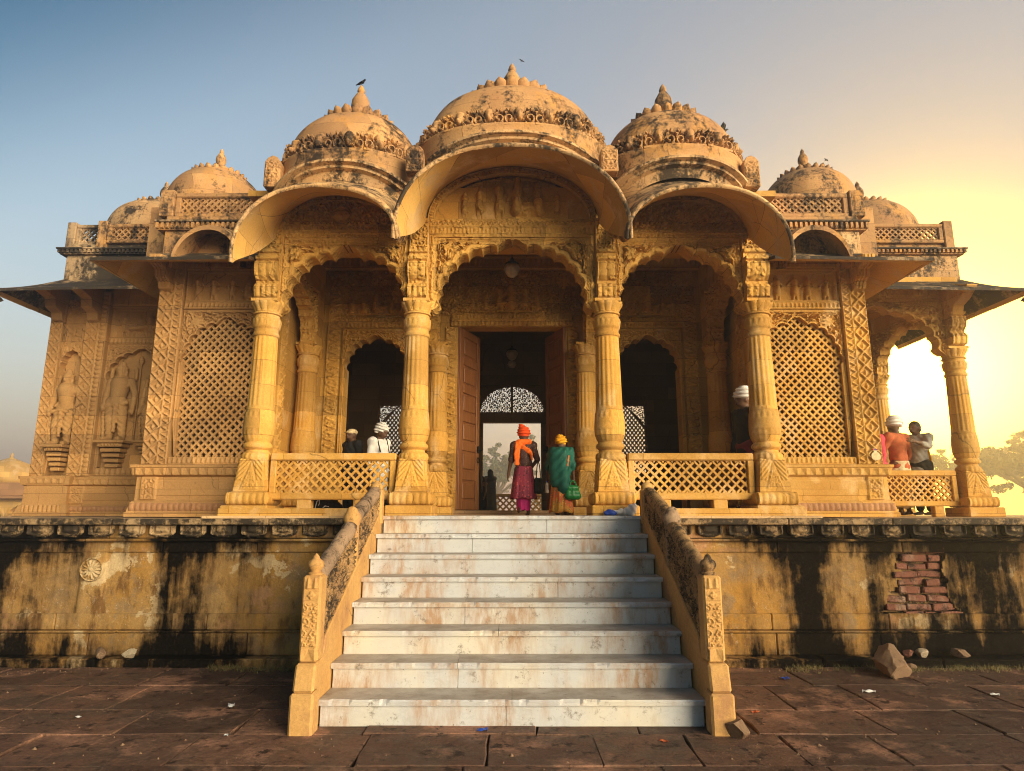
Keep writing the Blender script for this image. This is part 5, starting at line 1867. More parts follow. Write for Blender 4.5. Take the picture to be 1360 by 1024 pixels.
def statue(x, y, z, h, mat, pose):
    """one carved standing figure with crown, sash and dhoti folds"""
    def q(a, b, c): return (x + a * h, y - b * h, z + c * h)
    sw = pose * .03
    P = [('c', q(sw, .06, .50), q(0, .06, .74), .085 * h, .115 * h), ('e', q(-.05, .10, .73), (.055 * h, .05 * h, .055 * h)), ('e', q(.05, .10, .73), (.055 * h, .05 * h, .055 * h)),
         ('e', q(sw, .06, .49), (.125 * h, .085 * h, .09 * h)),
         ('c', q(sw - .06, .06, .48), q(-.065, .07, .26), .078 * h, .060 * h), ('c', q(-.065, .07, .26), q(-.075, .05, .05), .058 * h, .042 * h),
         ('c', q(sw + .06, .06, .48), q(.07, .09, .26), .078 * h, .060 * h), ('c', q(.07, .09, .26), q(.075, .06, .05), .058 * h, .042 * h),
         ('c', q(-.075, .06, .03), q(-.085, .15, .02), .035 * h, .03 * h), ('c', q(.075, .07, .03), q(.095, .16, .02), .035 * h, .03 * h),
         ('c', q(0, .06, .78), q(0, .07, .84), .042 * h, .042 * h), ('e', q(0, .08, .875), (.058 * h, .062 * h, .072 * h)),
         ('c', q(0, .07, .925), q(0, .06, .985), .062 * h, .038 * h), ('e', q(0, .06, .935), (.078 * h, .066 * h, .022 * h)),
         ('e', q(0, .145, .872), (.012 * h, .014 * h, .022 * h)),
         ('e', q(-.062, .07, .87), (.016 * h, .02 * h, .035 * h)), ('e', q(.062, .07, .87), (.016 * h, .02 * h, .035 * h)),
         ('c', q(-.13, .06, .765), q(-.185, .05, .60), .045 * h, .038 * h), ('c', q(-.185, .05, .60), q(-.20, .10, .40), .036 * h, .028 * h), ('e', q(-.20, .11, .365), (.03 * h, .03 * h, .042 * h)),
         ('c', q(.13, .06, .765), q(.175, .05, .59), .045 * h, .038 * h), ('c', q(.175, .05, .59), q(.165, .11, .44), .036 * h, .028 * h), ('e', q(.16, .12, .41), (.03 * h, .03 * h, .042 * h)),
         ('c', q(.17, .10, .44), q(.15, .07, .06), .022 * h, .02 * h),
         ('c', q(-.12, .11, .48), q(.12, .12, .44), .03 * h, .03 * h), ('c', q(0, .13, .45), q(.0, .12, .12), .030 * h, .022 * h),
         ('c', q(-.11, .09, .72), q(.1, .11, .52), .02 * h, .018 * h),
         ('c', q(-.16, .02, .80), q(-.15, .02, .93), .02 * h, .03 * h), ('c', q(.16, .02, .80), q(.15, .02, .93), .02 * h, .03 * h)]
    def fold(X, Y, Z):
        zz = (Z - z) / h
        m = ((zz > .08) & (zz < .46))
        return m * .006 * np.sin(((Z - z) * 60 + np.abs(X - x) * 55))
    V, F = sdf(P, .0105, .022, fold)
    return mesh('statue', V, F, mat, temple)
statue(7.64, YW + .01, 3.22, 1.52, 'brown', 1)
carved_bracket(7.64, YW, 3.22, .58, .46)
statue(8.66, YW - .02, 3.13, 1.45, 'brown', -1)
carved_bracket(8.66, YW - .06, 3.13, .42, .44)
statue(6.98, YW + .01, 3.22, 1.30, 'brown', 1)
carved_bracket(6.98, YW, 3.22, .42, .34)
mb = MB(); mb.lathe([(.018, 0), (.018, 1.5), (.03, 1.52), (.05, 1.56), (.05, 1.62), (.02, 1.68)], (7.32, YW - .03, 3.22), 10); mb.build('carved_staff', 'brown', temple, smooth=True)
# consoles under the wing eave
for x in (8.95, 8.25):
    prof = [(YW - .1, 5.55), (YW - .26, 5.58), (YW - .30, 5.72), (YW - .48, 5.78), (YW - .52, 5.95), (YW - .85, 6.02), (YW - .1, 6.30)]
    mb = MB(); mb.prism(prof, 'x', x - .10, x + .12); mb.build('eave_console', 'brown', temple, bevel=.015)
MX = 1

# right wing: open pavilion of four pillars and cusped arches
pc = None
YR = 12.25
for x, yy in ((8.58, YR), (8.58, 14.9), (6.0, 14.9)):
    dup(p0, temple, at(x, yy, FL))
    mb = MB(); mb.box(x - .16, x + .16, yy - .16, yy + .16, CAPZ, 6.3); g = mb.build('bracket_block', 'stone', temple, bevel=.01)
    def Hc(X, Z): return pierprof(Z) * .9 + .018 * np.abs(np.sin((X - x) * 30))
    relief('corbel_stack', x - .15, x + .15, CAPZ + .01, 6.28, yy - .15, Hc, 'carved', g, .013)
def Hw(X, Z, D):
    h = .065 * scroll(X, Z, .2, 4)
    h = np.where(D < .05, .024, h)
    return np.where(6.0 - Z < .14, .02 + .02 * zig(X, 6.0 - Z, .03, .12, .08), h)
wcx = 7.14
inn = cusps(1.10, 4.99, 5.82, 6, .055, wcx, foot=.12, per=8, px=.74, ogee=.12)
spandrel('arch_panel', inn, wcx - 1.30, wcx + 1.30, CAPZ - .04, 6.0, YR - .08, Hw, 'carved', temple, .22, 44)
spandrel('arch_panel', inn, wcx - 1.30, wcx + 1.30, CAPZ - .04, 6.0, 14.82, Hw, 'carved', temple, .22, 20)
inn2 = cusps(1.03, 4.99, 5.82, 6, .055, 13.575, foot=.12, per=8, px=.74, ogee=.12)
spandrel('arch_panel', inn2, 13.575 - 1.2, 13.575 + 1.2, CAPZ - .04, 6.0, 0, Hw, 'carved', temple, .22, 30, frame=lambda V: np.stack([8.47 + V[:, 1], V[:, 0], V[:, 2]], 1))
mb = MB(); mb.box(5.8, 8.8, YR - .1, 15.1, 6.32, 6.44); mb.build('pavilion_ceiling', 'stone', temple)
mb = MB()
mb.box(5.8, 8.75, YR - .06, YR + .12, 6.0, 6.32); mb.box(8.47, 8.70, YR + .13, 14.8, 6.0, 6.32); mb.box(5.8, 8.75, 14.82, 15.02, 6.0, 6.32)
mb.build('pavilion_beam', 'stone', temple)
relief('top_course', 5.8, 8.75, 6.0, 6.32, YR - .08, lambda X, Z: .02 + .03 * leafrow(X, Z, 6.06, 6.18, .09), 'carved', temple, .012)
railing('pavilion_railing', 5.95, 8.28, 1.98, 2.64, YR - .02, .128, .031, 'stone', None, .10)
for x in (6.3, 7.9):
    mb = MB(); mb.box(x - .09, x + .09, YR - .08, YR + .06, FL - .03, 1.98); mb.build('railing_foot', 'stone', temple, bevel=.01)
prof = [(YR - .1, 5.55), (YR - .3, 5.60), (YR - .36, 5.76), (YR - .56, 5.84), (YR - .8, 6.04), (YR - .1, 6.30)]
mb = MB(); mb.prism(prof, 'x', 8.46, 8.68); mb.build('eave_console', 'stone', temple, bevel=.015)

# ------------------------------------------------------------------ porch interior and hall
YB = 12.30
for s in (-1, 1):
    # low porch railings and their feet
    a, b = sorted((s * 1.66, s * 3.46))
    railing('porch_railing', a, b, 2.04, 2.70, PY - .05, .128, .031, 'stone', None, .105)
    for x in (s * 2.15, s * 2.95):
        mb = MB(); mb.box(x - .10, x + .10, PY - .12, PY + .04, FL - .02, 2.04); mb.build('railing_foot', 'stone', temple, bevel=.01)
    mb = MB(); mb.box(*sorted((s * 1.78, s * 4.05)), PY - .37, PY + .3, FL - .03, FL + .10); mb.build('porch_kerb', 'stone', temple, bevel=.014)
    # arches springing back from the front pillars to the inner ones
    for xx, sd in ((3.72, 9), (1.41, 12)):
        inn = cusps(1.0, 5.0, 5.84, 6, .05, 10.68, foot=.1, per=7, px=.74, ogee=.1)
        def Hs(X, Z, D, sd=sd): return np.where(D < .05, .025, .065 * scroll(X, Z, .19, sd))
        if s > 0: fr = lambda V, xx=xx: np.stack([xx + (V[:, 1]), V[:, 0], V[:, 2]], 1)
        else: fr = lambda V, xx=xx: np.stack([-xx - (V[:, 1]), V[:, 0], V[:, 2]], 1)
        spandrel('side_arch', inn, 9.6, 11.78, CAPZ - .03, 6.0, 0, Hs, 'carved', temple, .24, 24, frame=fr)
        mb = MB(); mb.box(*sorted((s * (xx + .005), s * (xx + .235))), 9.6, 12.3, 6.0, 6.8); mb.box(*sorted((s * (xx - .02), s * (xx + .26))), 11.79, 12.2, CAPZ, 6.0); mb.build('porch_beam', 'stone', temple)
    # side wall of the porch with its pilaster
    mb = MB(); mb.box(*sorted((s * 4.12, s * 4.30)), YJ + .22, YB + .2, 1.8, 6.9); mb.build('porch_side_wall', 'stone', temple)
    relief('carved_pilaster', 10.5, 11.5, 2.6, 6.0, s * 4.118, strips([(10.52, 10.75, 'd', .2), (10.8, 10.9, 'b', .09), (11.2, 11.45, 'd', .2)]), 'stone', temple, .013, ax='-x' if s > 0 else '+x')
    mb = MB(); mb.box(*sorted((s * 3.92, s * 4.12)), YJ - .02, YJ + .2, 1.8, 6.1); mb.build('porch_corner', 'stone', temple)
    relief('carved_pilaster', *sorted((s * 3.925, s * 4.115)), 2.6, 6.0, YJ - .025, lambda X, Z: .026 * diamonds(X - s * 4.02, Z, .17, .2), 'stone', temple, .010)
mb = MB(); mb.box(-4.3, 4.3, 9.75, YB + .3, 6.92, 7.02); mb.build('porch_ceiling', 'stone', temple)
# rear wall of the porch, pierced by the great door and two cusped openings
mb = MB()
mb.box(-4.3, -3.34, YB + .02, YB + .34, FL - .02, 6.95); mb.box(3.34, 4.3, YB + .02, YB + .34, FL - .02, 6.95)
mb.box(-2.00, -1.06, YB + .02, YB + .34, FL - .02, 6.95); mb.box(1.06, 2.00, YB + .02, YB + .34, FL - .02, 6.95)
mb.box(-3.34, -2.00, YB + .02, YB + .34, 5.42, 6.95); mb.box(2.00, 3.34, YB + .02, YB + .34, 5.42, 6.95)
mb.box(-1.06, 1.06, YB + .02, YB + .34, 5.46, 6.95)
mb.build('porch_rear_wall', 'stone', temple)
for s in (-1, 1):
    c0 = s * 2.67
    inn = cusps(.58, 4.62, 5.28, 5, .05, c0, px=.8, per=8, ogee=.09)
    inn = np.concatenate([[[c0 + .58, FL], [c0 + .58, 3.0], [c0 + .58, 4.2]], inn, [[c0 - .58, 4.2], [c0 - .58, 3.0], [c0 - .58, FL]]])
    def Hd(X, Z, D, c0=c0):
        h = .04 * scroll(X, Z, .16, 14) * (Z > 4.6)
        e = .67 - np.abs(X - c0)
        h = np.where(e < .08, .01 + .022 * zig(Z, e, .01, .075, .09), h)
        h = np.where(5.42 - Z < .05, .03, h)
        return np.where(D < .025, .02, h)
    spandrel('doorway_surround', inn, c0 - .67, c0 + .67, FL - .01, 5.42, YB, Hd, 'stone', temple, .3, 24, cz=3.5)
    relief('leaf_band', c0 - .80, c0 + .80, 5.43, 5.66, YB - .01, lambda X, Z: np.where(np.abs(Z - 5.545) < .015, .05, .02 + .025 * leafrow(X, Z, 5.45, 5.53, .08) + .02 * zig(X, Z, 5.57, 5.64, .09)), 'carved', temple, .011)
    rg = np.random.default_rng(31 + s)
    def Hty(X, Z, c0=c0, rg=rg):
        g = relfig(X, Z, c0, 5.70, .62, rg, 'sit', 1) * 2.2
        for fx in (-.5, .5, -.25, .3):
            g = np.maximum(g, relfig(X, Z, c0 + fx, 5.70, .40, rg, 'sit', 1 if fx > 0 else -1) * 2)
        return np.maximum(g, .035 * scroll(X, Z, .2, 3)) - .02
    nu, nv = 120, 60
    U, T = np.meshgrid(np.linspace(-1, 1, nu), np.linspace(0, 1, nv), indexing='ij')
    X = c0 + U * .82; Z = 5.68 + T * (.72 * (1 - np.abs(U) ** 2.2) ** .6)
    mesh('tympanum', np.stack([X, YB - .03 - Hty(X, Z), Z], -1).reshape(-1, 3), gridF(nu, nv), 'carved', temple)
    relief('carved_pilaster', *sorted((s * 3.36, s * 3.62)), 2.2, 6.1, YB - .03, lambda X, Z: .026 * zig(Z, np.abs(X) - 3.38, 0, .20, .13), 'carved', temple, .012)
    relief('carved_pilaster', *sorted((s * 1.10, s * 1.30)), 1.9, 5.45, YB - .03, lambda X, Z: .026 * zig(Z, np.abs(X) - 1.11, 0, .17, .13), 'carved', temple, .012)
    relief('carved_spandrel', *sorted((s * 1.66, s * 3.62)), 6.12, 6.60, YB - .0, lambda X, Z, c0=c0: .07 * scroll(X, Z, .24, 17) * (np.abs(X - c0) > .0), 'carved', temple, .013)
def Hl(X, Z):
    return np.where(np.abs(Z - 5.60) < .016, .07, .03 + .03 * leafrow(X, Z, 5.48, 5.585, .09) + .02 * leafrow(X, Z, 5.62, 5.70, .07))
relief('door_lintel', -1.20, 1.20, 5.46, 5.73, YB - .02, Hl, 'carved', temple, .011)
rg = np.random.default_rng(5)
cl = [(rg.uniform(-.95, .95), rg.uniform(0, .72)) for _ in range(60)]
def Hct(X, Z):
    g = .07 * scroll(X, Z, .21, 23)
    for k, fx in enumerate((-.78, -.52, -.26, 0, .26, .52, .78)):
        g = np.maximum(g, relfig(X, Z, fx, 5.76, .62 - .42 * abs(fx) ** 1.4 + .1 * (k == 3), rg, 'sit' if k % 2 else 'stand', 1 if fx < 0 else -1) * 2.2)
    return g - .03
nu, nv = 180, 70
U, T = np.meshgrid(np.linspace(-1, 1, nu), np.linspace(0, 1, nv), indexing='ij')
X = U * 1.04; Z = 5.74 + T * (.80 * (1 - np.abs(U) ** 2.3) ** .6 + .03 * np.abs(np.sin(U * 14)))
mesh('tympanum', np.stack([X, YB - .06 - Hct(X, Z), Z], -1).reshape(-1, 3), gridF(nu, nv), 'carved', temple)
relief('carved_spandrel', -1.62, 1.62, 5.70, 6.62, YB + .0, lambda X, Z: np.where(np.hypot(np.abs(X) - 1.05, Z - 6.38) < .2, .05 * rosette(np.abs(X), Z, 1.05, 6.38, .19, 8), .07 * scroll(X, Z, .2, 19)), 'carved', temple, .012)
relief('top_course', -4.1, 4.1, 6.62, 6.92, YB - .0, lambda X, Z: np.where(Z < 6.70, .10, np.where(Z > 6.86, .12, .05 + .04 * leafrow(X, Z, 6.71, 6.85, .1, True))), 'stone', temple, .016)
mb = MB(); mb.box(-1.25, 1.25, YB - .25, YB + .35, FL - .02, FL + .085); mb.build('threshold', 'dark', temple, bevel=.015)

# door leaves folded back into the hall
def door_leaf(sg):
    hx, hy = sg * 1.05, YB + .02
    ang = R(70 if sg > 0 else 68)
    L, Hh, Z0 = .92, 3.54, FL + .10
    g = part('door_leaf', None, (hx, hy, Z0))
    dx, dy = -sg * math.cos(ang), math.sin(ang)
    nx_, ny_ = sg * dy * -1, dx * sg * 1.0
    nx_, ny_ = (-sg * math.sin(ang), -math.cos(ang))
    def P(u, v, t): return (hx + dx * u + nx_ * t, hy + dy * u + ny_ * t, Z0 + v)
    def bx(u0, u1, v0, v1, t0, t1, name, mat='wood', par=g, bev=.006):
        mb = MB()
        V = [P(u, v, t) for u in (u0, u1) for t in (t0, t1) for v in (v0, v1)]
        mb.add(V, [(0, 1, 3, 2), (4, 6, 7, 5), (0, 4, 5, 1), (2, 3, 7, 6), (0, 2, 6, 4), (1, 5, 7, 3)])
        return mb.build(name, mat, par, bevel=bev)
    bx(0, L, 0, Hh, -.03, .015, 'door_board')
    for u0, u1 in ((0, .15), (L - .15, L)):
        bx(u0, u1, 0, Hh, .016, .045, 'stile')
    n = 6
    for k in range(n + 1):
        v = k * (Hh - .16) / n
        bx(.152, L - .152, v, v + .16, .0165, .044, 'rail')
    for k in range(n):
        v = k * (Hh - .16) / n + .16
        bx(.20, L - .20, v + .05, v + (Hh - .16) / n - .16 - .05, .0155, .040, 'door_panel', bev=.018)
    bx(L - .11, L - .06, 1.12, 1.26, .046, .085, 'latch', 'iron')
    bx(L - .16, L + .02, 1.17, 1.20, .086, .105, 'latch', 'iron')
    mb = MB()
    for k in range(16):
        a0, a1 = 2 * math.pi * k / 16, 2 * math.pi * (k + 1) / 16
        mb.bar(P(L - .085 + .05 * math.cos(a0), .98 + .05 * math.sin(a0), .06), P(L - .085 + .05 * math.cos(a1), .98 + .05 * math.sin(a1), .06), .014, .014)
    mb.build('ring_pull', 'iron', g)
door_leaf(-1)
door_leaf(1)

# hall: side walls, ceiling, rear wall with door, fanlight and pierced windows
YH = 19.0
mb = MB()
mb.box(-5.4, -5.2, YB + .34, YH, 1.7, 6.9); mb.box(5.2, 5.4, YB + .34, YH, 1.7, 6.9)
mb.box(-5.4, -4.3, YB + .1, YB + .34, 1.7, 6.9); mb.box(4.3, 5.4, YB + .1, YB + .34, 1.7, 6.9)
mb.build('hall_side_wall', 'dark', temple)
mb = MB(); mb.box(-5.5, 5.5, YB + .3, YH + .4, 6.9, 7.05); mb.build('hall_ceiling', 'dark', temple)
mb = MB()
x0, x1 = .86, 2.45
mb.box(-.86, .86, YH, YH + .3, 4.50, 4.80)
for s in (-1, 1):
    mb.box(*sorted((s * .86, s * 2.45)), YH, YH + .3, 1.7, 4.80); mb.box(*sorted((s * 2.45, s * 3.98)), YH, YH + .3, 1.7, 2.95); mb.box(*sorted((s * 3.98, s * 5.4)), YH, YH + .3, 1.7, 6.9)
    mb.box(*sorted((s * 2.45, s * 3.98)), YH, YH + .3, 5.32, 6.9); mb.box(*sorted((s * 1.02, s * 2.45)), YH, YH + .3, 4.8, 6.9)
mb.box(-1.02, 1.02, YH, YH + .3, 5.62, 6.9)
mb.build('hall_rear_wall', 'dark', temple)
def fan(x, z):
    arch = (np.abs(x) < .95 * np.sqrt(np.clip(1 - ((z - 4.78) / .80) ** 2, 0, 1)) ** .9) & (np.abs(x) > .04)
    holes = scroll(x, z, .15, 3) < .30
    return ~(arch & holes)
plate('fanlight_tracery', fan, -1.02, 1.02, 4.80, 5.62, .0135, YH + .1, .06, 'dark', temple, smooth=False)
for s in (-1, 1):
    c0 = s * 3.215
    def win(x, z, c0=c0):
        r = .74 * np.clip(1 - np.clip((z - 4.15) / .95, 0, 1) ** 1.7, 0, 1)
        a = np.abs(x - c0)
        p = ((x / .115 + z / .15) % 1 - .5); q = ((x / .115 - z / .15) % 1 - .5)
        hole = np.hypot(p, q) < .36
        sp = (a > r + .06) & (z > 4.2) & (a < .74) & (scroll(x, z, .15, 9) < .35) & (z < 5.0)
        return ~(((a < r) & hole & (z > 2.98)) | sp)
    plate('pierced_window', win, c0 - .765, c0 + .765, 2.95, 5.32, .0165, YH + .1, .05, 'dark', temple, smooth=False)
# terrace railing behind the hall
railing('rear_railing', -1.6, 1.6, 1.80, 2.50, 22.2, .2, .05, 'stone', None, .09)
bpy.data.objects.remove(leaf0); bpy.data.objects.remove(petal1)

# ------------------------------------------------------------------ lamps
def lamp(x, y, ztop, zl, label):
    t = thing('pendant_lamp', label, 'lamp', (x, y, zl), 'glass pendant lamps of the temple')
    mb = MB(); mb.lathe([(.008, .25), (.008, ztop - zl)], (x, y, zl), 8); mb.build('rod', 'iron', t)
    mb = MB(); mb.lathe([(.13, .15), (.12, .18), (.05, .22), (.03, .27), (.012, .30)], (x, y, zl), 20); mb.build('lamp_cap', 'iron', t, smooth=True)
    mb = MB(); mb.lathe([(.115, .155), (.14, .10), (.13, .04), (.10, -.02), (.06, -.06), (.02, -.08)], (x, y, zl), 20); mb.build('glass_shade', 'glass', t, smooth=True)
    return t
lamp(0, 10.75, 6.92, 5.98, 'dark capped glass pendant lamp hanging in the middle arch of the porch')
lh = lamp(0, 15.2, 6.9, 5.55, 'dim glass pendant lamp hanging inside the dark hall beyond the door')
mb = MB(); mb.lathe([(.02, -.08), (.09, -.12), (.11, -.18), (.07, -.25), (.01, -.27)], (0, 15.2, 5.55), 18); mb.build('lower_globe', 'glass', lh, smooth=True)

# ------------------------------------------------------------------ people
def hand(P, wpos, d, side, s=1.0, curl=.5):
    """palm, four unequal bent fingers and a thumb leaving the side of the palm"""
    wpos, d, side = Vector(wpos), Vector(d).normalized(), Vector(side).normalized()
    nrm = d.cross(side).normalized()
    L = .085 * s
    P.append(('c', tuple(wpos), tuple(wpos + d * L * .45), .026 * s, .030 * s, .02))
    P.append(('c', tuple(wpos + d * L * .5 - side * .018 * s), tuple(wpos + d * L + side * -.02 * s), .020 * s, .015 * s, .015))
    P.append(('c', tuple(wpos + d * L * .5 + side * .014 * s), tuple(wpos + d * L + side * .018 * s), .020 * s, .015 * s, .015))
    for k, (o, ln) in enumerate(((-.033, .060), (-.011, .074), (.011, .070), (.033, .054))):
        a = wpos + d * L + side * o * s
        b = a + (d * .9 + nrm * curl * .5 + side * o * 1.6).normalized() * ln * .55 * s
        c = b + (d * .6 + nrm * curl * 1.2 + side * o).normalized() * ln * .5 * s
        P.append(('c', tuple(a), tuple(b), .0095 * s, .0088 * s, .004))
        P.append(('c', tuple(b), tuple(c), .0088 * s, .0075 * s, .004))
    a = wpos + d * L * .30 + side * .026 * s
    b = a + (d * .6 + side * .75 + nrm * .3).normalized() * .040 * s
    c = b + (d * .95 + side * .1 + nrm * .4).normalized() * .032 * s
    P.append(('c', tuple(a), tuple(b), .0125 * s, .0105 * s, .006)); P.append(('c', tuple(b), tuple(c), .0105 * s, .008 * s, .004))

BASE = dict(head=(0, -.012, .928), neck=(0, .008, .862), chest=(0, .0, .745), waist=(0, .005, .615), hip=(0, .01, .525),
            shl=(-.115, .008, .815), shr=(.115, .008, .815), ell=(-.150, .012, .640), elr=(.150, .012, .640), wrl=(-.160, -.03, .490), wrr=(.160, -.03, .490),
            hil=(-.055, .01, .52), hir=(.055, .01, .52), knl=(-.058, -.008, .285), knr=(.058, -.008, .285), anl=(-.055, .015, .045), anr=(.055, .015, .045))

def body_prims(J, h, wide=1.0, hands=True):
    g = lambda k: tuple(np.array(J[k]) * h)
    P = [('c', g('neck'), g('head'), .036 * h, .036 * h, .02)]
    hd = np.array(g('head'))
    P += [('e', tuple(hd + [0, 0, .010 * h]), (.050 * h, .060 * h, .066 * h)), ('e', tuple(hd + [0, -.018 * h, -.028 * h]), (.036 * h, .040 * h, .036 * h)),
          ('e', tuple(hd + [0, -.064 * h, -.004 * h]), (.009 * h, .014 * h, .016 * h), .006), ('e', tuple(hd + [0, -.056 * h, -.034 * h]), (.017 * h, .008 * h, .006 * h), .006),
          ('e', tuple(hd + [-.050 * h, .002 * h, 0]), (.008 * h, .014 * h, .020 * h), .006), ('e', tuple(hd + [.050 * h, .002 * h, 0]), (.008 * h, .014 * h, .020 * h), .006),
          ('e', tuple(hd + [-.02 * h, -.050 * h, .014 * h]), (.015 * h, .012 * h, .005 * h), .008), ('e', tuple(hd + [.02 * h, -.050 * h, .014 * h]), (.015 * h, .012 * h, .005 * h), .008)]
    w_ = wide
    P += [('c', g('shl'), g('shr'), .046 * h * w_, .046 * h * w_, .05), ('e', g('chest'), (.098 * h * w_, .068 * h * w_, .10 * h)), ('c', g('chest'), g('waist'), .072 * h * w_, .066 * h * w_, .05), ('e', g('hip'), (.096 * h * w_, .074 * h * w_, .075 * h)), ('c', g('waist'), g('hip'), .070 * h * w_, .076 * h * w_, .05)]
    for s in 'lr':
        P += [('c', g('sh' + s), g('el' + s), .034 * h, .027 * h, .025), ('c', g('el' + s), g('wr' + s), .027 * h, .017 * h, .015)]
        P += [('c', g('hi' + s), g('kn' + s), .056 * h, .038 * h, .03), ('c', g('kn' + s), g('an' + s), .036 * h, .022 * h, .02)]
        a = np.array(g('an' + s))
        P += [('c', tuple(a + [0, .018 * h, -.020 * h]), tuple(a + [0, -.075 * h, -.030 * h]), .020 * h, .016 * h, .015), ('e', tuple(a + [0, -.10 * h, -.032 * h]), (.024 * h, .028 * h, .012 * h), .012)]
        if hands:
            e, w2 = np.array(g('el' + s)), np.array(g('wr' + s))
            d = w2 - e
            sd = (1, 0, 0) if abs(d[0]) < .8 * np.linalg.norm(d) else (0, 0, 1)
            hand(P, g('wr' + s), d, (0, -1, .1) if abs(d[2]) > .6 * np.linalg.norm(d) else (0, 0, 1), h / 1.7)
    return P

def smesh(name, P, mat, parent, vox=.012, k=.02, fold=None):
    V, F = sdf(P, vox, k, fold)
    return mesh(name, V, F, mat, parent)

def loft(name, rings, mat, parent, n=72, nf=9, amp=.05, tw=0.0, th=.008, seed=0):
    """cloth hanging in folds: rings (cx, cy, z, rx, ry, fold) from the top down"""
    m = 26
    zs = np.linspace(0, 1, m); ks = np.linspace(0, 1, len(rings))
    R_ = np.array(rings, float)
    G = np.stack([np.interp(zs, ks, R_[:, i]) for i in range(6)], 1)
    A = np.linspace(0, 2 * math.pi, n, endpoint=False)
    T, AA = np.meshgrid(zs, A, indexing='ij')
    g = lambda i: G[:, i][:, None]
    f = 1 + g(5) * amp * (np.sin(nf * AA + tw * T + seed) + .5 * np.sin((nf * 2 + 3) * AA + 2 * seed + 3 * T))
    X = g(0) + g(3) * f * np.cos(AA); Y = g(1) + g(4) * f * np.sin(AA); Z = g(2) + .012 * g(5) * np.sin(5 * AA + seed)
    V1 = np.stack([X, Y, Z], -1).reshape(-1, 3)
    V2 = np.stack([X - th * np.cos(AA), Y - th * np.sin(AA), Z], -1).reshape(-1, 3)
    F = []
    N_ = m * n
    for i in range(m - 1):
        for j in range(n):
            k = (j + 1) % n
            F.append((i * n + j, (i + 1) * n + j, (i + 1) * n + k, i * n + k))
            F.append((N_ + i * n + j, N_ + i * n + k, N_ + (i + 1) * n + k, N_ + (i + 1) * n + j))
    for j in range(n):
        k = (j + 1) % n
        F.append(((m - 1) * n + j, N_ + (m - 1) * n + j, N_ + (m - 1) * n + k, (m - 1) * n + k))
        F.append((j, k, N_ + k, N_ + j))
    return mesh(name, np.concatenate([V1, V2]), F, mat, parent)

def turban(J, h, mat, parent, seed=0, size=1.0, knot=None, low=.0):
    hd = np.array(J['head']) * h
    P = [('e', tuple(hd + [0, .008 * h, .045 * h - low * h]), (.072 * h * size, .078 * h * size, .050 * h * size)), ('e', tuple(hd + [.004 * h, .014 * h, .080 * h - low * h]), (.060 * h * size, .064 * h * size, .044 * h * size))]
    if knot: P.append(('e', tuple(hd + np.array(knot) * h), (.03 * h, .03 * h, .028 * h)))
    def fold(X, Y, Z):
        a = np.arctan2(Y - hd[1], X - hd[0])
        return .0075 * np.sin((Z - hd[2]) * 210 / h * .9 + 2.4 * np.sin(a + seed) + a * (1 if seed % 2 else -1) * 2)
    return smesh('turban', P, mat, parent, .0085, .02, fold)

def put(t, loc, rz):
    t.location = loc
    t.rotation_euler = (0, 0, rz)

def P_(J, h, *ks):
    return [tuple(np.array(J[k]) * h) for k in ks]

def sleeve(J, h, s, r=1.25, to=1.0):
    sh, el, wr = [np.array(J[k + s]) * h for k in ('sh', 'el', 'wr')]
    q = [('c', tuple(sh), tuple(el), .040 * h * r, .034 * h * r, .03)]
    if to > 1: q.append(('c', tuple(el), tuple(el + (wr - el) * (to - 1)), .034 * h * r, .027 * h * r, .02))
    return q

def shirt_prims(J, h, r=1.0, hem=.50, to=1.0):
    g = lambda k: np.array(J[k]) * h
    P = [('c', tuple(g('shl')), tuple(g('shr')), .052 * h * r, .052 * h * r, .05), ('e', tuple(g('chest')), (.108 * h * r, .078 * h * r, .105 * h)), ('c', tuple(g('chest')), tuple(g('waist')), .082 * h * r, .080 * h * r, .05)]
    hp = g('hip'); hp[2] = hem * h
    P += [('c', tuple(g('waist')), tuple(hp), .080 * h * r, .088 * h * r, .05), ('e', tuple(hp), (.112 * h * r, .090 * h * r, .06 * h))]
    for s in 'lr': P += sleeve(J, h, s, 1.08 * r, to)
    return P

def cfold(a=.004, f=46):
    a = a * 1.7
    return lambda X, Y, Z: a * np.sin(f * (Z * .55 + X * .8) + 3 * np.sin(9 * Y + 5 * X)) * np.sin(17 * Z + 11 * X)

def trouser_prims(J, h, r=1.2, hem=.06):
    P = [('e', tuple(np.array(J['hip']) * h), (.104 * h * r * .9, .084 * h * r * .9, .07 * h))]
    for s in 'lr':
        hi, kn, an = [np.array(J[k + s]) * h for k in ('hi', 'kn', 'an')]
        an = an + [0, 0, hem * h * .5]
        P += [('c', tuple(hi), tuple(kn), .060 * h * r, .045 * h * r, .03), ('c', tuple(kn), tuple(an), .043 * h * r, .034 * h * r, .02)]
    return P

DOORG = 'visitors walking in through the great door'

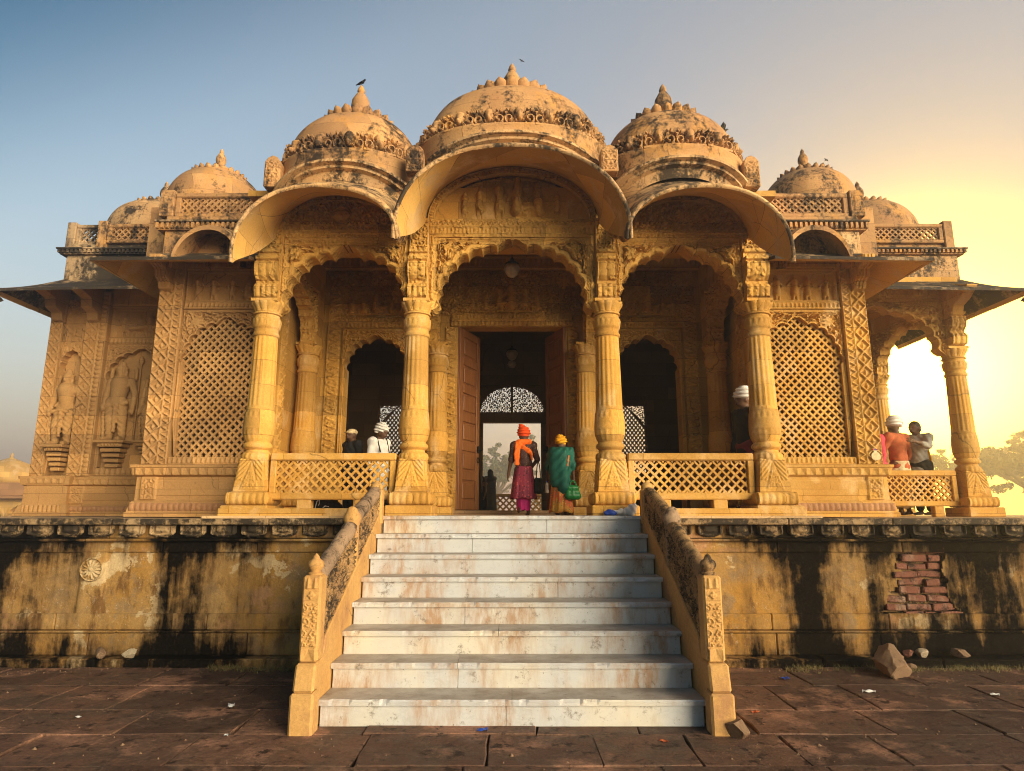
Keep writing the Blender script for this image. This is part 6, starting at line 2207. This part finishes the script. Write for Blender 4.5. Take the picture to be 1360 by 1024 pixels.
# 1. woman in orange-red turban, seen from behind, stepping over the threshold
h = 1.47
J = dict(BASE); J.update(ell=(-.165, .0, .650), wrl=(-.120, -.085, .575), elr=(.150, .02, .640), wrr=(.178, -.01, .480), anr=(.05, .06, .075), knr=(.056, -.02, .29), head=(-.006, -.016, .925))
t = thing('person', 'person in bright orange-red turban and magenta floral skirt, back turned at the great door', 'person', (0, 0, 0), DOORG)
smesh('body', body_prims(J, h), 'skin', t, .0085)
smesh('blouse', [p for p in shirt_prims(J, h, .97, .60, 1.0)], 'blouse', t, .010, .02, cfold(.003))
loft('skirt', [(0, .005 * h, .60 * h, .082 * h, .074 * h, 0), (0, .01 * h, .54 * h, .105 * h, .088 * h, .3), (0, .012 * h, .40 * h, .125 * h, .105 * h, .7), (0, .015 * h, .19 * h, .150 * h, .122 * h, 1.0)], 'floral', t, 84, 8, .06, 1.5, .008, 1)
loft('underskirt', [(.01, .02 * h, .30 * h, .085 * h, .075 * h, .4), (.012, .03 * h, .055 * h, .075 * h, .068 * h, 1)], 'magenta', t, 60, 7, .05)
turban(J, h, 'orange', t, 1, 1.12, (.035, .03, .125), .0)
# scarf wound round the neck, one end down the back and one across the shoulder
P = [('c', (-.06 * h, .04 * h, .855 * h), (.06 * h, .045 * h, .85 * h), .036 * h, .036 * h), ('c', (-.055 * h, -.03 * h, .852 * h), (.055 * h, -.03 * h, .85 * h), .03 * h, .03 * h), ('c', (-.06 * h, .04 * h, .855 * h), (-.055 * h, -.03 * h, .852 * h), .03 * h, .03 * h), ('c', (.06 * h, .04 * h, .855 * h), (.055 * h, -.03 * h, .852 * h), .03 * h, .03 * h)]
for k in range(3):
    o = k * .022 * h
    P += [('c', (.045 * h + o, .055 * h, .845 * h), (.075 * h + o * .8, .085 * h, .70 * h), .017 * h, .016 * h), ('c', (.075 * h + o * .8, .085 * h, .70 * h), (.072 * h + o * .7, .082 * h, .585 * h), .016 * h, .013 * h)]
for k in range(3):
    o = k * .022 * h
    P += [('c', (.06 * h - o * .5, .06 * h, .83 * h - o), (-.06 * h - o * .5, .088 * h, .75 * h - o), .017 * h, .018 * h), ('c', (-.06 * h - o * .5, .088 * h, .75 * h - o), (-.09 * h, .06 * h, .69 * h - o), .017 * h, .012 * h)]
smesh('scarf', P, 'saffron', t, .0085, .012, cfold(.0025, 90))
put(t, (.20, 11.35, FL), math.pi + .12)
# her bag
def handbag(name, label, mat, loc, rz, w_, hh, dp, strap, straps=1):
    t = thing(name, label, 'bag', (0, 0, 0))
    V, F = sdf([('c', (-w_ * .32, 0, hh * .18), (w_ * .32, 0, hh * .18), dp * .8, dp * .8), ('c', (-w_ * .26, 0, hh * .78), (w_ * .26, 0, hh * .78), dp * .5, dp * .5), ('c', (0, 0, hh * .2), (0, 0, hh * .8), dp * .8, dp * .55), ('c', (-w_ * .36, 0, hh * .2), (-w_ * .28, 0, hh * .8), dp * .6, dp * .4), ('c', (w_ * .36, 0, hh * .2), (w_ * .28, 0, hh * .8), dp * .6, dp * .4)], .008, .04)
    mesh('bag_body', V, F, mat, t)
    pr = []
    for q in range(straps):
        yy = (q - (straps - 1) / 2) * dp * .7
        for k in range(10):
            a0, a1 = math.pi * k / 10, math.pi * (k + 1) / 10
            pr.append(('c', (w_ * .24 * math.cos(a0), yy, hh * .82 + strap * math.sin(a0)), (w_ * .24 * math.cos(a1), yy, hh * .82 + strap * math.sin(a1)), .009, .009))
    V, F = sdf(pr, .006, .004)
    mesh('strap', V, F, mat, t)
    put(t, loc, rz)
    return t
handbag('shoulder_bag', 'slim black cloth shoulder bag hanging beside the magenta floral skirt', 'bagblack', (.46, 11.36, FL + .36), .9, .24, .30, .06, .30)

# 2. woman with yellow head-cloth and green shawl
h = 1.34
J = dict(BASE); J.update(head=(0, -.055, .88), neck=(0, -.02, .825), shl=(-.11, -.012, .79), shr=(.11, -.012, .79), chest=(0, -.012, .72), ell=(-.15, .01, .61), wrl=(-.155, -.03, .46), elr=(.165, -.02, .62), wrr=(.19, -.08, .47))
t = thing('person', 'person in a yellow head-cloth and dark green shawl going through the great door', 'person', (0, 0, 0), DOORG)
smesh('body', body_prims(J, h), 'skin', t, .0085)
loft('skirt', [(0, .005 * h, .56 * h, .09 * h, .08 * h, 0), (0, .01 * h, .35 * h, .125 * h, .11 * h, .6), (0, .012 * h, .035 * h, .15 * h, .13 * h, 1)], 'sari', t, 84, 10, .05, 1, .008, 4)
P = shirt_prims(J, h, 1.10, .52, 1.25)
P += [('c', (-.02 * h, .05 * h, .74 * h), (-.05 * h, .075 * h, .36 * h), .10 * h, .085 * h), ('c', (.05 * h, .05 * h, .74 * h), (.045 * h, .08 * h, .40 * h), .095 * h, .075 * h), ('c', (-.05 * h, .07 * h, .34 * h), (.02 * h, .08 * h, .24 * h), .07 * h, .035 * h)]
smesh('shawl', P, 'green', t, .010, .05, cfold(.006, 38))
P = [('c', (-.12 * h + k * .01, .11 * h - .004 * k, .72 * h - .08 * k), (-.115 * h + (k + 1) * .01, .12 * h - .004 * k, .72 * h - .08 * (k + 1)), .017, .017) for k in range(5)]
smesh('shawl_border', P, 'sari', t, .009, .012)
turban(J, h, 'yellow', t, 2, 1.06, (.03, .06, .05), .0)
put(t, (.82, 10.95, FL), math.pi - .25)
handbag('handbag', 'bright green handbag held by the person in the green shawl', 'baggreen', (1.00, 10.80, FL + .27), .25, .25, .22, .07, .11, 2)
t = thing('water_bottle', 'small pale water bottle held low by the person in the green shawl', 'bottle', (0, 0, 0))
mb = MB(); mb.lathe([(.004, 0), (.030, .004), (.032, .03), (.032, .13), (.027, .16), (.012, .18)], (0, 0, 0), 14); mb.build('bottle_body', 'glass', t, smooth=True)
mb = MB(); mb.lathe([(.014, .181), (.014, .20), (.002, .202)], (0, 0, 0), 12); mb.build('bottle_cap', 'blue', t, smooth=True)
put(t, (.585, 10.92, FL + .36), 0)

# 3. dark figures against the light of the far door
HG = 'dark figures near the far door of the hall'
def cloaked(label, loc, rz, h, mat='blackc', skin='skin', group=HG, vox=.013):
    J = dict(BASE); J.update(ell=(-.13, -.02, .64), wrl=(-.06, -.10, .56), elr=(.14, .0, .64), wrr=(.13, -.05, .47))
    t = thing('person', label, 'person', (0, 0, 0), group)
    smesh('body', body_prims(J, h), skin, t, .010)
    loft('robe', [(0, 0, .80 * h, .085 * h, .07 * h, 0), (0, .01 * h, .70 * h, .128 * h, .09 * h, .2), (0, .01 * h, .45 * h, .135 * h, .11 * h, .6), (0, .01 * h, .02 * h, .155 * h, .13 * h, 1)], mat, t, 64, 8, .05, 1, .008, 2)
    hd = np.array(J['head']) * h
    smesh('head_scarf', [('e', tuple(hd + [0, .02 * h, .015 * h]), (.062 * h, .062 * h, .074 * h)), ('c', tuple(hd + [0, .03 * h, 0]), (0, .03 * h, .80 * h), .055 * h, .085 * h), ('c', (-.09 * h, .01 * h, .80 * h), (.09 * h, .01 * h, .80 * h), .045 * h, .045 * h)], mat, t, vox, .04)
    put(t, loc, rz)
    return t
cloaked('person wrapped head to foot in black, standing in the bright far doorway', (-.70, 20.9, 1.80), math.pi + .5, 1.42)
cloaked('person in dark robe half hidden behind the left door leaf', (-.92, 16.0, FL), .6, 1.34)
cloaked('small child in dark clothes beside the far doorway', (-.80, 17.6, FL), -.7, 1.0, 'blackc', 'skin2')

# 4. people behind the railing on the left of the porch
LG = 'people behind the porch railing near the dark doorway'
def man(label, loc, rz, h, shirt, legs, head=None, hatmat='white', J_=None, group=None, skin='skin', hem=.47, to=1.9, dhoti=False, vox=.010, size=1.1):
    J = dict(BASE)
    if J_: J.update(J_)
    t = thing('person', label, 'person', (0, 0, 0), group)
    smesh('body', body_prims(J, h), skin, t, .009)
    smesh('shirt', shirt_prims(J, h, 1.0, hem, to), shirt, t, vox, .03, cfold(.004))
    if dhoti: loft('dhoti', [(0, .01 * h, .56 * h, .095 * h, .085 * h, .1), (0, .0, .45 * h, .125 * h, .105 * h, .5), (0, .0, .22 * h, .12 * h, .10 * h, 1), (0, .01, .07 * h, .10 * h, .09 * h, 1)], legs, t, 72, 7, .06, 2)
    else: smesh('trousers', trouser_prims(J, h), legs, t, vox, .02, cfold(.003))
    hd = np.array(J['head']) * h
    if head == 'turban': turban(J, h, hatmat, t, 3, size, (-.06, .03, .03), .0)
    elif head == 'cap': smesh('cap', [('e', tuple(hd + [0, .006 * h, .036 * h]), (.058 * h, .068 * h, .042 * h)), ('e', tuple(hd + [0, -.06 * h, .028 * h]), (.042 * h, .04 * h, .008 * h))], hatmat, t, .009, .015)
    else: smesh('hair', [('e', tuple(hd + [0, .012 * h, .022 * h]), (.056 * h, .064 * h, .062 * h)), ('e', tuple(hd + [0, .03 * h, -.01 * h]), (.05 * h, .045 * h, .05 * h))], 'hair', t, .009, .02, lambda X, Y, Z: .002 * np.sin(X * 160) * np.sin(Y * 150 + Z * 90))
    put(t, loc, rz)
    return t, J
tm, J = man('person in a white turban and white shirt with black straps behind the porch railing', (-2.20, 10.75, FL), R(60), 1.46, 'white', 'greyc', 'turban', 'white', dict(head=(0, -.03, .918)), LG)
h = 1.46
P = []
for s in (-1, 1):
    P += [('c', (s * .075 * h, -.075 * h, .70 * h), (s * .08 * h, -.02 * h, .868 * h), .011, .011), ('c', (s * .08 * h, -.02 * h, .868 * h), (s * .06 * h, .082 * h, .74 * h), .011, .011), ('c', (s * .06 * h, .082 * h, .74 * h), (0, .088 * h, .60 * h), .011, .011)]
o = smesh('backpack_strap', P, 'bagblack', None, .007, .006)
o.location = (0, 0, o.location.z); 
o.parent = tm
man('person in black jacket and dull brown cap behind the porch railing', (-2.72, 11.0, FL), R(-40), 1.44, 'blackc', 'blackc', 'cap', 'cream', None, LG)
man('dark person standing inside the left doorway in front of the pierced window', (-2.18, 13.3, FL), R(120), 1.50, 'blackc', 'blackc', None, 'white', None, LG)
# 5. man in black half hidden by the right outer pillar
man('person in white turban and black clothes half hidden behind a porch pillar', (3.64, 10.02, FL + .10), R(-75), 1.80, 'blackc', 'maroon', 'turban', 'white', None, None, size=1.12)

# 6. group in the open pavilion
PG = 'people chatting in the open pavilion'
man('person in rust shirt, cream dhoti and white turban in the sunlit pavilion', (7.58, 12.75, FL), R(200), 1.84, 'rust', 'cream', 'turban', 'white', dict(elr=(.155, -.05, .66), wrr=(.09, -.13, .62)), PG, hem=.50, to=1.3, dhoti=True)
tg, J = man('person in grey shirt and dark trousers with a yellow shawl over one shoulder', (8.02, 12.80, FL), R(-62), 1.82, 'greyc', 'blackc', None, 'white', dict(ell=(-.15, -.05, .66), wrl=(-.06, -.20, .70), elr=(.17, -.10, .72), wrr=(.13, -.26, .76), head=(0, -.02, .925)), PG, to=1.4)
h = 1.82
P = []
for k in range(6):
    a = -.075 + k * .03
    P += [('c', (a, .070 * h, .84 * h), (a * 1.2, .118 * h + .004 * k, .60 * h), .022, .026), ('c', (a * 1.2, .118 * h + .004 * k, .60 * h), (a * 1.35, .125 * h - .004 * k, .30 * h), .026, .020)]
P += [('c', (-.10 * h, -.05 * h, .80 * h), (-.07 * h, .07 * h, .845 * h), .04, .04), ('c', (-.10 * h, -.05 * h, .80 * h), (-.09 * h, -.085 * h, .62 * h), .035, .03)]
o = smesh('shawl', P, 'yellow', None, .011, .03)
o.parent = tg
t, J = man('person in pink and red dress with an orange drape beside the pavilion pilaster', (7.22, 12.85, FL), R(-100), 1.80, 'pink', 'pink', None, 'white', dict(ell=(-.14, -.07, .65), wrl=(-.10, -.17, .56)), PG, hem=.40)
h = 1.80
o = smesh('drape', [('c', (-.09 * h, -.07 * h, .80 * h), (-.10 * h, -.10 * h, .62 * h), .04, .05), ('c', (-.10 * h, -.10 * h, .62 * h), (-.13 * h, -.17 * h, .50 * h), .05, .04), ('c', (-.09 * h, .06 * h, .82 * h), (-.09 * h, -.07 * h, .80 * h), .04, .04)], 'saffron', None, .011, .03, cfold(.004))
o.parent = t
man('person in cream cap mostly hidden behind the one in the rust shirt', (7.42, 13.45, FL), R(10), 1.84, 'cream', 'cream', 'cap', 'cream', None, PG)

# ------------------------------------------------------------------ stones, cloth and litter
def rock(name, label, loc, size, mat, seed, group=None, cat='stone'):
    rg = np.random.default_rng(seed)
    bm = bmesh.new()
    bmesh.ops.create_icosphere(bm, subdivisions=4, radius=1)
    pl = [Vector(rg.normal(size=3)).normalized() for _ in range(9)]
    ds = rg.uniform(.45, .85, 9)
    for v in bm.verts:
        for n_, d in zip(pl, ds):
            k = v.co.dot(n_)
            if k > d: v.co -= n_ * (k - d)
        v.co *= 1 + .02 * math.sin(v.co.x * 23 + v.co.z * 19 + seed) * math.sin(v.co.y * 21) + .035 * math.sin(v.co.x * 9 + seed) * math.sin(v.co.y * 8 + v.co.z * 7)
        v.co = Vector((v.co.x * size[0], v.co.y * size[1], v.co.z * size[2]))
    z0 = min(v.co.z for v in bm.verts)
    for v in bm.verts: v.co.z -= z0
    me = bpy.data.meshes.new(name); bm.to_mesh(me); bm.free()
    o = link(name, me, M[mat], None, loc)
    o.rotation_euler = (0, 0, rg.uniform(0, 6))
    me.polygons.foreach_set('use_smooth', np.ones(len(me.polygons), bool)); me.set_sharp_from_angle(angle=R(28))
    return tag(o, label, cat, group)
rock('boulder', 'large brown boulder lying on the paving below the patch of bare bricks', (4.42, 8.02, -.03), (.29, .25, .22), 'rock', 15)
rock('stone', 'angular brown stone lying against the foot of the dark knopped balustrade', (1.90, 5.93, -.01), (.12, .10, .09), 'rock', 8)
rg0 = 'broken lumps fallen from the brick patch'
for k, (x, y, z, s, m, lb) in enumerate(((4.72, 8.50, .10, .10, 'rock', 'brown fallen lump on the kerb just beside the large boulder'), (4.90, 8.52, .10, .075, 'brick', 'reddish fallen lump on the kerb under the bare bricks'), (5.08, 8.50, .10, .08, 'palerock', 'pale flat fallen plaster lump on the kerb under the bare bricks'), (5.55, 8.50, .10, .085, 'palerock', 'brown angular lump on the kerb at the far end of the brick patch'), (4.80, 8.33, -.01, .07, 'rock', 'small dark lump on the paving behind the large boulder'))):
    rock('rubble_lump', lb, (x, y, z), (s * 1.3, s, s * .7), 'rock' if m == 'palerock' and k == 3 else m, 60 + k, rg0)
wg = 'pale stones on the kerb below the rosette'
rock('kerb_rubble', 'brownish broken slab leaning on the kerb left of the stair', (-5.05, 8.46, .10), (.18, .07, .07), 'rock', 41, wg)
rock('kerb_rubble', 'small rounded pale stone next to the brownish broken slab', (-4.70, 8.46, .10), (.10, .06, .06), 'palerock', 42, wg)

def scrap(name, label, loc, w_, l_, mat, seed, group='scraps of litter on the paving', cat='litter'):
    rg = np.random.default_rng(seed)
    n = 8
    U, T = np.meshgrid(np.linspace(-.5, .5, n), np.linspace(-.5, .5, n), indexing='ij')
    Z = .012 + .35 * w_ * (.35 * np.sin(U * 5 + seed) * np.cos(T * 4) + .25 * rg.random((n, n)) * .5)
    Z -= Z.min() - .004
    V = np.stack([U * w_ + .12 * w_ * T, T * l_, Z], -1).reshape(-1, 3)
    F = gridF(n, n)
    Vb = V + [0, 0, .002]
    me = rawmesh(name, np.concatenate([V, Vb]), np.concatenate([F[:, ::-1], F + n * n]))
    o = link(name, me, M[mat], None, loc)
    o.rotation_euler = (0, 0, rg.uniform(0, 6))
    return tag(o, label, cat, group)
scrap('paper_scrap', 'white paper scrap on the shaded paving left of the stair', (-2.74, 6.80, 0), .11, .06, 'paper', 1)
scrap('blue_wrapper', 'crumpled blue and white wrapper at the foot of the bottom step', (-.26, 6.08, 0), .09, .06, 'blue', 2)
scrap('paper_scrap', 'tiny pale paper scrap far from the stair on the dark paving', (-4.0, 6.45, 0), .05, .04, 'paper', 3)
scrap('paper_scrap', 'small paper scrap near the picture edge before the rosette wall', (-2.42, 5.95, 0), .05, .035, 'paper', 4)
scrap('blue_wrapper', 'flat blue wrapper on the paving near the ochre wall', (3.1, 7.86, 0), .10, .07, 'blue', 5)
scrap('paper_scrap', 'white scrap beside the right balustrade close to the kerb', (2.15, 8.1, 0), .12, .07, 'paper', 6)
scrap('paper_scrap', 'white scrap on the paving in front of the large boulder', (5.0, 7.2, 0), .08, .05, 'paper', 7)
scrap('paper_scrap', 'pale strip of paper on the open paving near the boulder', (3.75, 7.3, 0), .13, .045, 'paper', 8)
scrap('dry_leaf', 'dry brown leaf on the paving before the knopped post', (2.3, 6.6, 0), .07, .05, 'rust', 9)
scrap('dry_leaf', 'dry brown leaf lying on the paving by the stair foot', (1.25, 5.8, 0), .06, .05, 'rust', 10)
scrap('coping_packet', 'red and white snack packet tucked on the coping beside the stair', (2.06, 8.66, 1.79), .13, .10, 'redp', 11, None)
scrap('coping_paper', 'green and white paper on the coping beside the snack packet', (2.02, 8.72, 1.79), .12, .09, 'paper', 12, None)

t = thing('cloth_bundle', 'crumpled white and blue cloth left on the top landing', 'cloth', (1.50, 8.95, 1.825))
V, F = sdf([('c', (1.36, 8.95, 1.86), (1.62, 8.98, 1.86), .035, .045), ('c', (1.45, 8.92, 1.87), (1.60, 9.0, 1.90), .03, .04), ('e', (1.64, 8.97, 1.91), (.06, .05, .08))], .009, .03, cfold(.006, 60))
mesh('white_cloth', V, F, 'white', t)
V, F = sdf([('e', (1.32, 8.94, 1.865), (.07, .05, .042)), ('c', (1.30, 8.94, 1.86), (1.40, 8.92, 1.85), .03, .02)], .009, .03, cfold(.005, 60))
mesh('blue_cloth', V, F, 'blue', t)
bgp = 'black cloth bags standing behind the porch kerb'
for x, lb, sc in ((-2.83, 'black cloth bag with a white drawing under the left porch railing', 1), (-2.12, 'black cloth bag under the left porch railing close to the stair', 0)):
    t = thing('cloth_bag', lb, 'bag', (x, 9.90, FL), bgp)
    V, F = sdf([('c', (x - .18, 9.90, FL + .10), (x + .18, 9.90, FL + .10), .10, .10), ('c', (x - .14, 9.90, FL + .24), (x + .14, 9.90, FL + .24), .07, .06), ('c', (x - .05, 9.9, FL + .24), (x + .05, 9.92, FL + .34), .05, .03)], .013, .05, cfold(.006, 40))
    mesh('bag_body', V, F, 'bagblack', t)
    pr = []
    pts = [(-.10, .10), (-.08, .20), (-.05, .25), (-.04, .18), (-.06, .12), (0, .10), (.05, .14), (.10, .13)] if sc else [(-.06, .16), (-.02, .18), (.0, .14), (.04, .17), (.08, .14)]
    for (a, b), (c, d) in zip(pts[:-1], pts[1:]):
        pr.append(('c', (x + a, 9.805, FL + b), (x + c, 9.805, FL + d), .008, .008))
    V, F = sdf(pr, .006, .004)
    mesh('white_drawing', V, F, 'white', t)

# ------------------------------------------------------------------ birds
def bird(label, loc, s, rz, wing, group='birds about the temple', tilt=0):
    t = thing('bird', label, 'bird', (0, 0, 0), group)
    V, F = sdf([('c', (0, .05 * s, 0), (0, -.08 * s, .015 * s), .045 * s, .04 * s), ('e', (0, -.13 * s, .045 * s), (.032 * s, .038 * s, .032 * s)), ('c', (0, -.16 * s, .045 * s), (0, -.20 * s, .035 * s), .012 * s, .004 * s), ('c', (0, .08 * s, 0), (0, .24 * s, -.01 * s), .03 * s, .02 * s)], .012 * s, .03 * s)
    mesh('body', V, F, 'hair', t)
    for k in (-1, 1):
        if wing:
            z = wing * .12 * s
            mb = MB(); mb.add([(k * .03 * s, -.07 * s, .02 * s), (k * .20 * s, -.10 * s, z), (k * .46 * s, .0, z * .8), (k * .22 * s, .07 * s, z * .9), (k * .03 * s, .06 * s, .02 * s)] + [(k * .03 * s, -.07 * s, .006 * s), (k * .20 * s, -.10 * s, z - .014 * s), (k * .46 * s, .0, z * .8 - .006 * s), (k * .22 * s, .07 * s, z * .9 - .014 * s), (k * .03 * s, .06 * s, .006 * s)],
                [(0, 1, 2, 3, 4), (9, 8, 7, 6, 5), (0, 5, 6, 1), (1, 6, 7, 2), (2, 7, 8, 3), (3, 8, 9, 4), (4, 9, 5, 0)])
            mb.build('wing', 'hair', t)
        else:
            V, F = sdf([('c', (k * .04 * s, -.05 * s, .0), (k * .03 * s, .16 * s, -.015 * s), .025 * s, .012 * s)], .010 * s, .01 * s); mesh('wing', V, F, 'hair', t)
            V, F = sdf([('c', (k * .02 * s, 0, -.03 * s), (k * .02 * s, .0, -.11 * s), .008 * s, .006 * s), ('c', (k * .02 * s, 0, -.11 * s), (k * .02 * s, -.04 * s, -.112 * s), .006 * s, .005 * s)], .005 * s, .004); mesh('leg', V, F, 'hair', t)
    t.location = loc; t.rotation_euler = (tilt, 0, rz)
    return t

# ------------------------------------------------------------------ far things: trees, the other pavilion
def leafmat(name, c):
    m, t, p = nodes(name)
    oi = nd(t, 'ShaderNodeNewGeometry')
    col = mix(t, oi.outputs['Random Per Island'], tuple(x * .65 for x in c), tuple(x * 1.35 for x in c))
    t.links.new(col, p.inputs['Base Color'])
    p.inputs['Roughness'].default_value = .7
    p.inputs['Subsurface Weight'].default_value = 0
    return m
M['leaf'] = leafmat('dusty_tree_leaves', (.07, .085, .03))
M['bark'] = stone('tree_bark', (.10, .065, .04), (.15, .10, .065), .1, 4, .3, None)

def tree(x, y, hgt, spread, label, seed, n=11000, group='hazy trees beyond the terrace'):
    rg = np.random.default_rng(seed)
    t = thing('tree', label, 'tree', (x, y, -.4), group)
    prs, tips = [], []
    th = hgt * .38
    top = np.array([x + rg.normal() * .2, y, -.4 + th])
    prs.append(('c', (x, y, -.5), tuple(top), hgt * .035, hgt * .024))
    for k in range(8):
        a = 2 * math.pi * k / 8 + rg.uniform(-.3, .3)
        r = spread * rg.uniform(.45, .85)
        e = np.array([x + r * math.cos(a), y + r * math.sin(a), -.4 + hgt * rg.uniform(.66, .88)])
        mid = top + (e - top) * .5 + [0, 0, hgt * .03]
        prs += [('c', tuple(top), tuple(mid), hgt * .02, hgt * .013), ('c', tuple(mid), tuple(e), hgt * .013, hgt * .005)]
        tips.append(e); tips.append(mid + (e - mid) * .5 + rg.normal(size=3) * .2)
        for q in range(2):
            e2 = mid + (e - mid) * rg.uniform(.2, .7) + rg.normal(size=3) * spread * .25 + [0, 0, hgt * .08]
            prs.append(('c', tuple(mid), tuple(e2), hgt * .009, hgt * .004)); tips.append(e2)
    tips.append(np.array([x, y, -.4 + hgt * .93]))
    V, F = sdf(prs, hgt * .014, hgt * .01)
    mesh('trunk', V, F, 'bark', t)
    tips = np.array(tips)
    cl = []
    for p in tips:
        for q in range(5):
            cl.append(p + rg.normal(size=3) * [spread * .15, spread * .15, hgt * .04])
    cl = np.array(cl)
    i = rg.integers(0, len(cl), n)
    rad = spread * .11 * rg.uniform(.5, 1.2, len(cl))
    d = rg.normal(size=(n, 3)); d /= np.linalg.norm(d, axis=1)[:, None]
    c = cl[i] + d * (rad[i] * rg.random(n) ** .5)[:, None] * [1, 1, .6]
    s = hgt * .017 * rg.uniform(.6, 1.4, n)
    u = rg.normal(size=(n, 3)); u /= np.linalg.norm(u, axis=1)[:, None]
    v = np.cross(u, rg.normal(size=(n, 3))); v /= np.linalg.norm(v, axis=1)[:, None]
    q = np.stack([c - u * s[:, None] * 1.3, c - v * s[:, None] * .7, c + u * s[:, None] * 1.3, c + v * s[:, None] * .7], 1).reshape(-1, 3)
    mesh('crown', q, np.arange(4 * n).reshape(n, 4), 'leaf', t, smooth=False)
    return t
tree(84.0, 106, 15.2, 11.5, 'broad hazy tree beyond the outer pavilion pillar, nearest the picture edge', 1)
tree(70.0, 118, 14.5, 9.6, 'hazy tree seen between the pavilion pillars behind the railing', 2)
tree(104.0, 130, 16.5, 12, 'faint hazy tree at the edge beyond the broad one', 3)
tree(-2.4, 110, 13.4, 7.0, 'hazy tree framed by the far doorway of the hall', 4)
tree(5.6, 125, 9.0, 7.0, 'low hazy tree behind the far doorway railing', 5, 3500)

t = thing('far_pavilion', 'distant sandstone pavilion with arches and a small dome beyond the end wing', 'building', (-32.4, 41, -.4))
def archw(name, x0, x1, n, zt, y):
    w_ = (x1 - x0) / n
    for k in range(n):
        c = x0 + (k + .5) * w_
        inn = cusps(w_ * .36, 1.5, 2.35, 3, .05, c, px=.8, per=6, ogee=.15)
        inn = np.concatenate([[[c + w_ * .36, -.38], [c + w_ * .36, .6]], inn, [[c - w_ * .36, .6], [c - w_ * .36, -.38]]])
        o = spandrel(name, inn, c - w_ / 2, c + w_ / 2, -.4, zt, y, lambda X, Z, D: .05 * (D < .15), 'soffit', t, .3, 10, cz=1.2)
archw('arch_bay', -36, -30.0, 4, 2.75, 41)
mb = MB(); mb.box(-36.4, -29.6, 40.4, 44, 2.76, 2.9); mb.build('eave_slab', 'red', t)
mb = MB(); mb.box(-36.1, -30.0, 40.9, 44, 2.9, 3.75); mb.build('parapet', 'red', t, bevel=.04)
mb = MB(); mb.box(-36, -30.0, 42.8, 44, -.4, 2.76); mb.build('rear_wall', 'soffit', t)
mb = MB(); mb.lathe([(1.5, 3.7), (1.6, 4.0), (1.5, 4.5), (1.1, 5.0), (.5, 5.25), (.1, 5.4), (.05, 5.7), (.01, 5.75)], (-32.6, 42.3, 0), 32); mb.build('dome', 'soffit', t, smooth=True)

# birds
bird('black crow perched on the finial of the left main dome', (-2.58, 9.9, 9.11), .5, R(60), 0)
bird('dark bird flying with spread wings past the right main dome', (6.3, 17.5, 13.05), .85, R(75), .9)
for x, y, z, lb in ((-20.5, 28, 10.0, 'tiny dark bird in the pale sky beside the end wing'), (-20.3, 28, 8.1, 'lower of two tiny dark birds beside the end wing'), (.6, 35, 29.0, 'tiny dark bird high over the central finial'), (17.0, 32, 20.6, 'tiny dark bird in the sky over the pierced parapet')):
    bird(lb, (x, y, z), .5, R(40), .5)
# clean faces of stone get a painted water pot at the foot of the pavilion pilaster
rg = np.random.default_rng(99)
V, F = [], []
for k in range(1100):
    x, y = rg.uniform(-7, 7), rg.uniform(4.6, 8.42)
    if k % 3 == 0: y = 8.42 - abs(rg.normal()) * .15
    if abs(x) < 1.95 and y > 5.9: continue
    s = rg.uniform(.004, .013) * (1.6 if k % 17 == 0 else 1)
    b = len(V)
    for a in range(5):
        th = a * 1.2566 + rg.uniform(-.3, .3)
        V.append((x + s * math.cos(th) * rg.uniform(.7, 1.3), y + s * math.sin(th), -.004))
    V.append((x, y, s * rg.uniform(.5, 1.0)))
    F += [(b + a, b + (a + 1) % 5, b + 5) for a in range(5)]
o = mesh('gravel', V, F, 'rock', None, smooth=False)
o['kind'] = 'stuff'

V, F = [], []
for k in range(300):
    s = 1 if k % 2 else -1
    x = rg.uniform(-3.7, -2.1) if s < 0 else rg.uniform(3.3, 6.4)
    y = 8.40 - abs(rg.normal()) * .10
    for q in range(7):
        b = len(V); h_ = rg.uniform(.02, .075); dx, dy = rg.normal(size=2) * .035
        px, py = x + rg.normal() * .02, y + rg.normal() * .015
        V += [(px - .003, py, -.005), (px + .003, py, -.005), (px + dx, py + dy - .01, h_)]
        F.append((b, b + 1, b + 2))
M['drygrass'] = flat('dry_grass', (.13, .10, .035), .8)
o = mesh('dry_grass', V, F, 'drygrass', None, smooth=False)
o['kind'] = 'stuff'

# ------------------------------------------------------------------ haze
mb = MB(); mb.box(-140, 140, -30, 160, -1.9, 16.5)
hz = mb.build('haze', None, None)
hm = bpy.data.materials.new('evening_haze'); hm.use_nodes = True
t = hm.node_tree; t.nodes.clear()
pv = t.nodes.new('ShaderNodeVolumePrincipled')
pv.inputs['Color'].default_value = (.97, .95, .92, 1)
pv.inputs['Density'].default_value = .0065
pv.inputs['Anisotropy'].default_value = .72
ou = t.nodes.new('ShaderNodeOutputMaterial')
t.links.new(pv.outputs[0], ou.inputs['Volume'])
hz.data.materials.clear(); hz.data.materials.append(hm)
hz['kind'] = 'stuff'
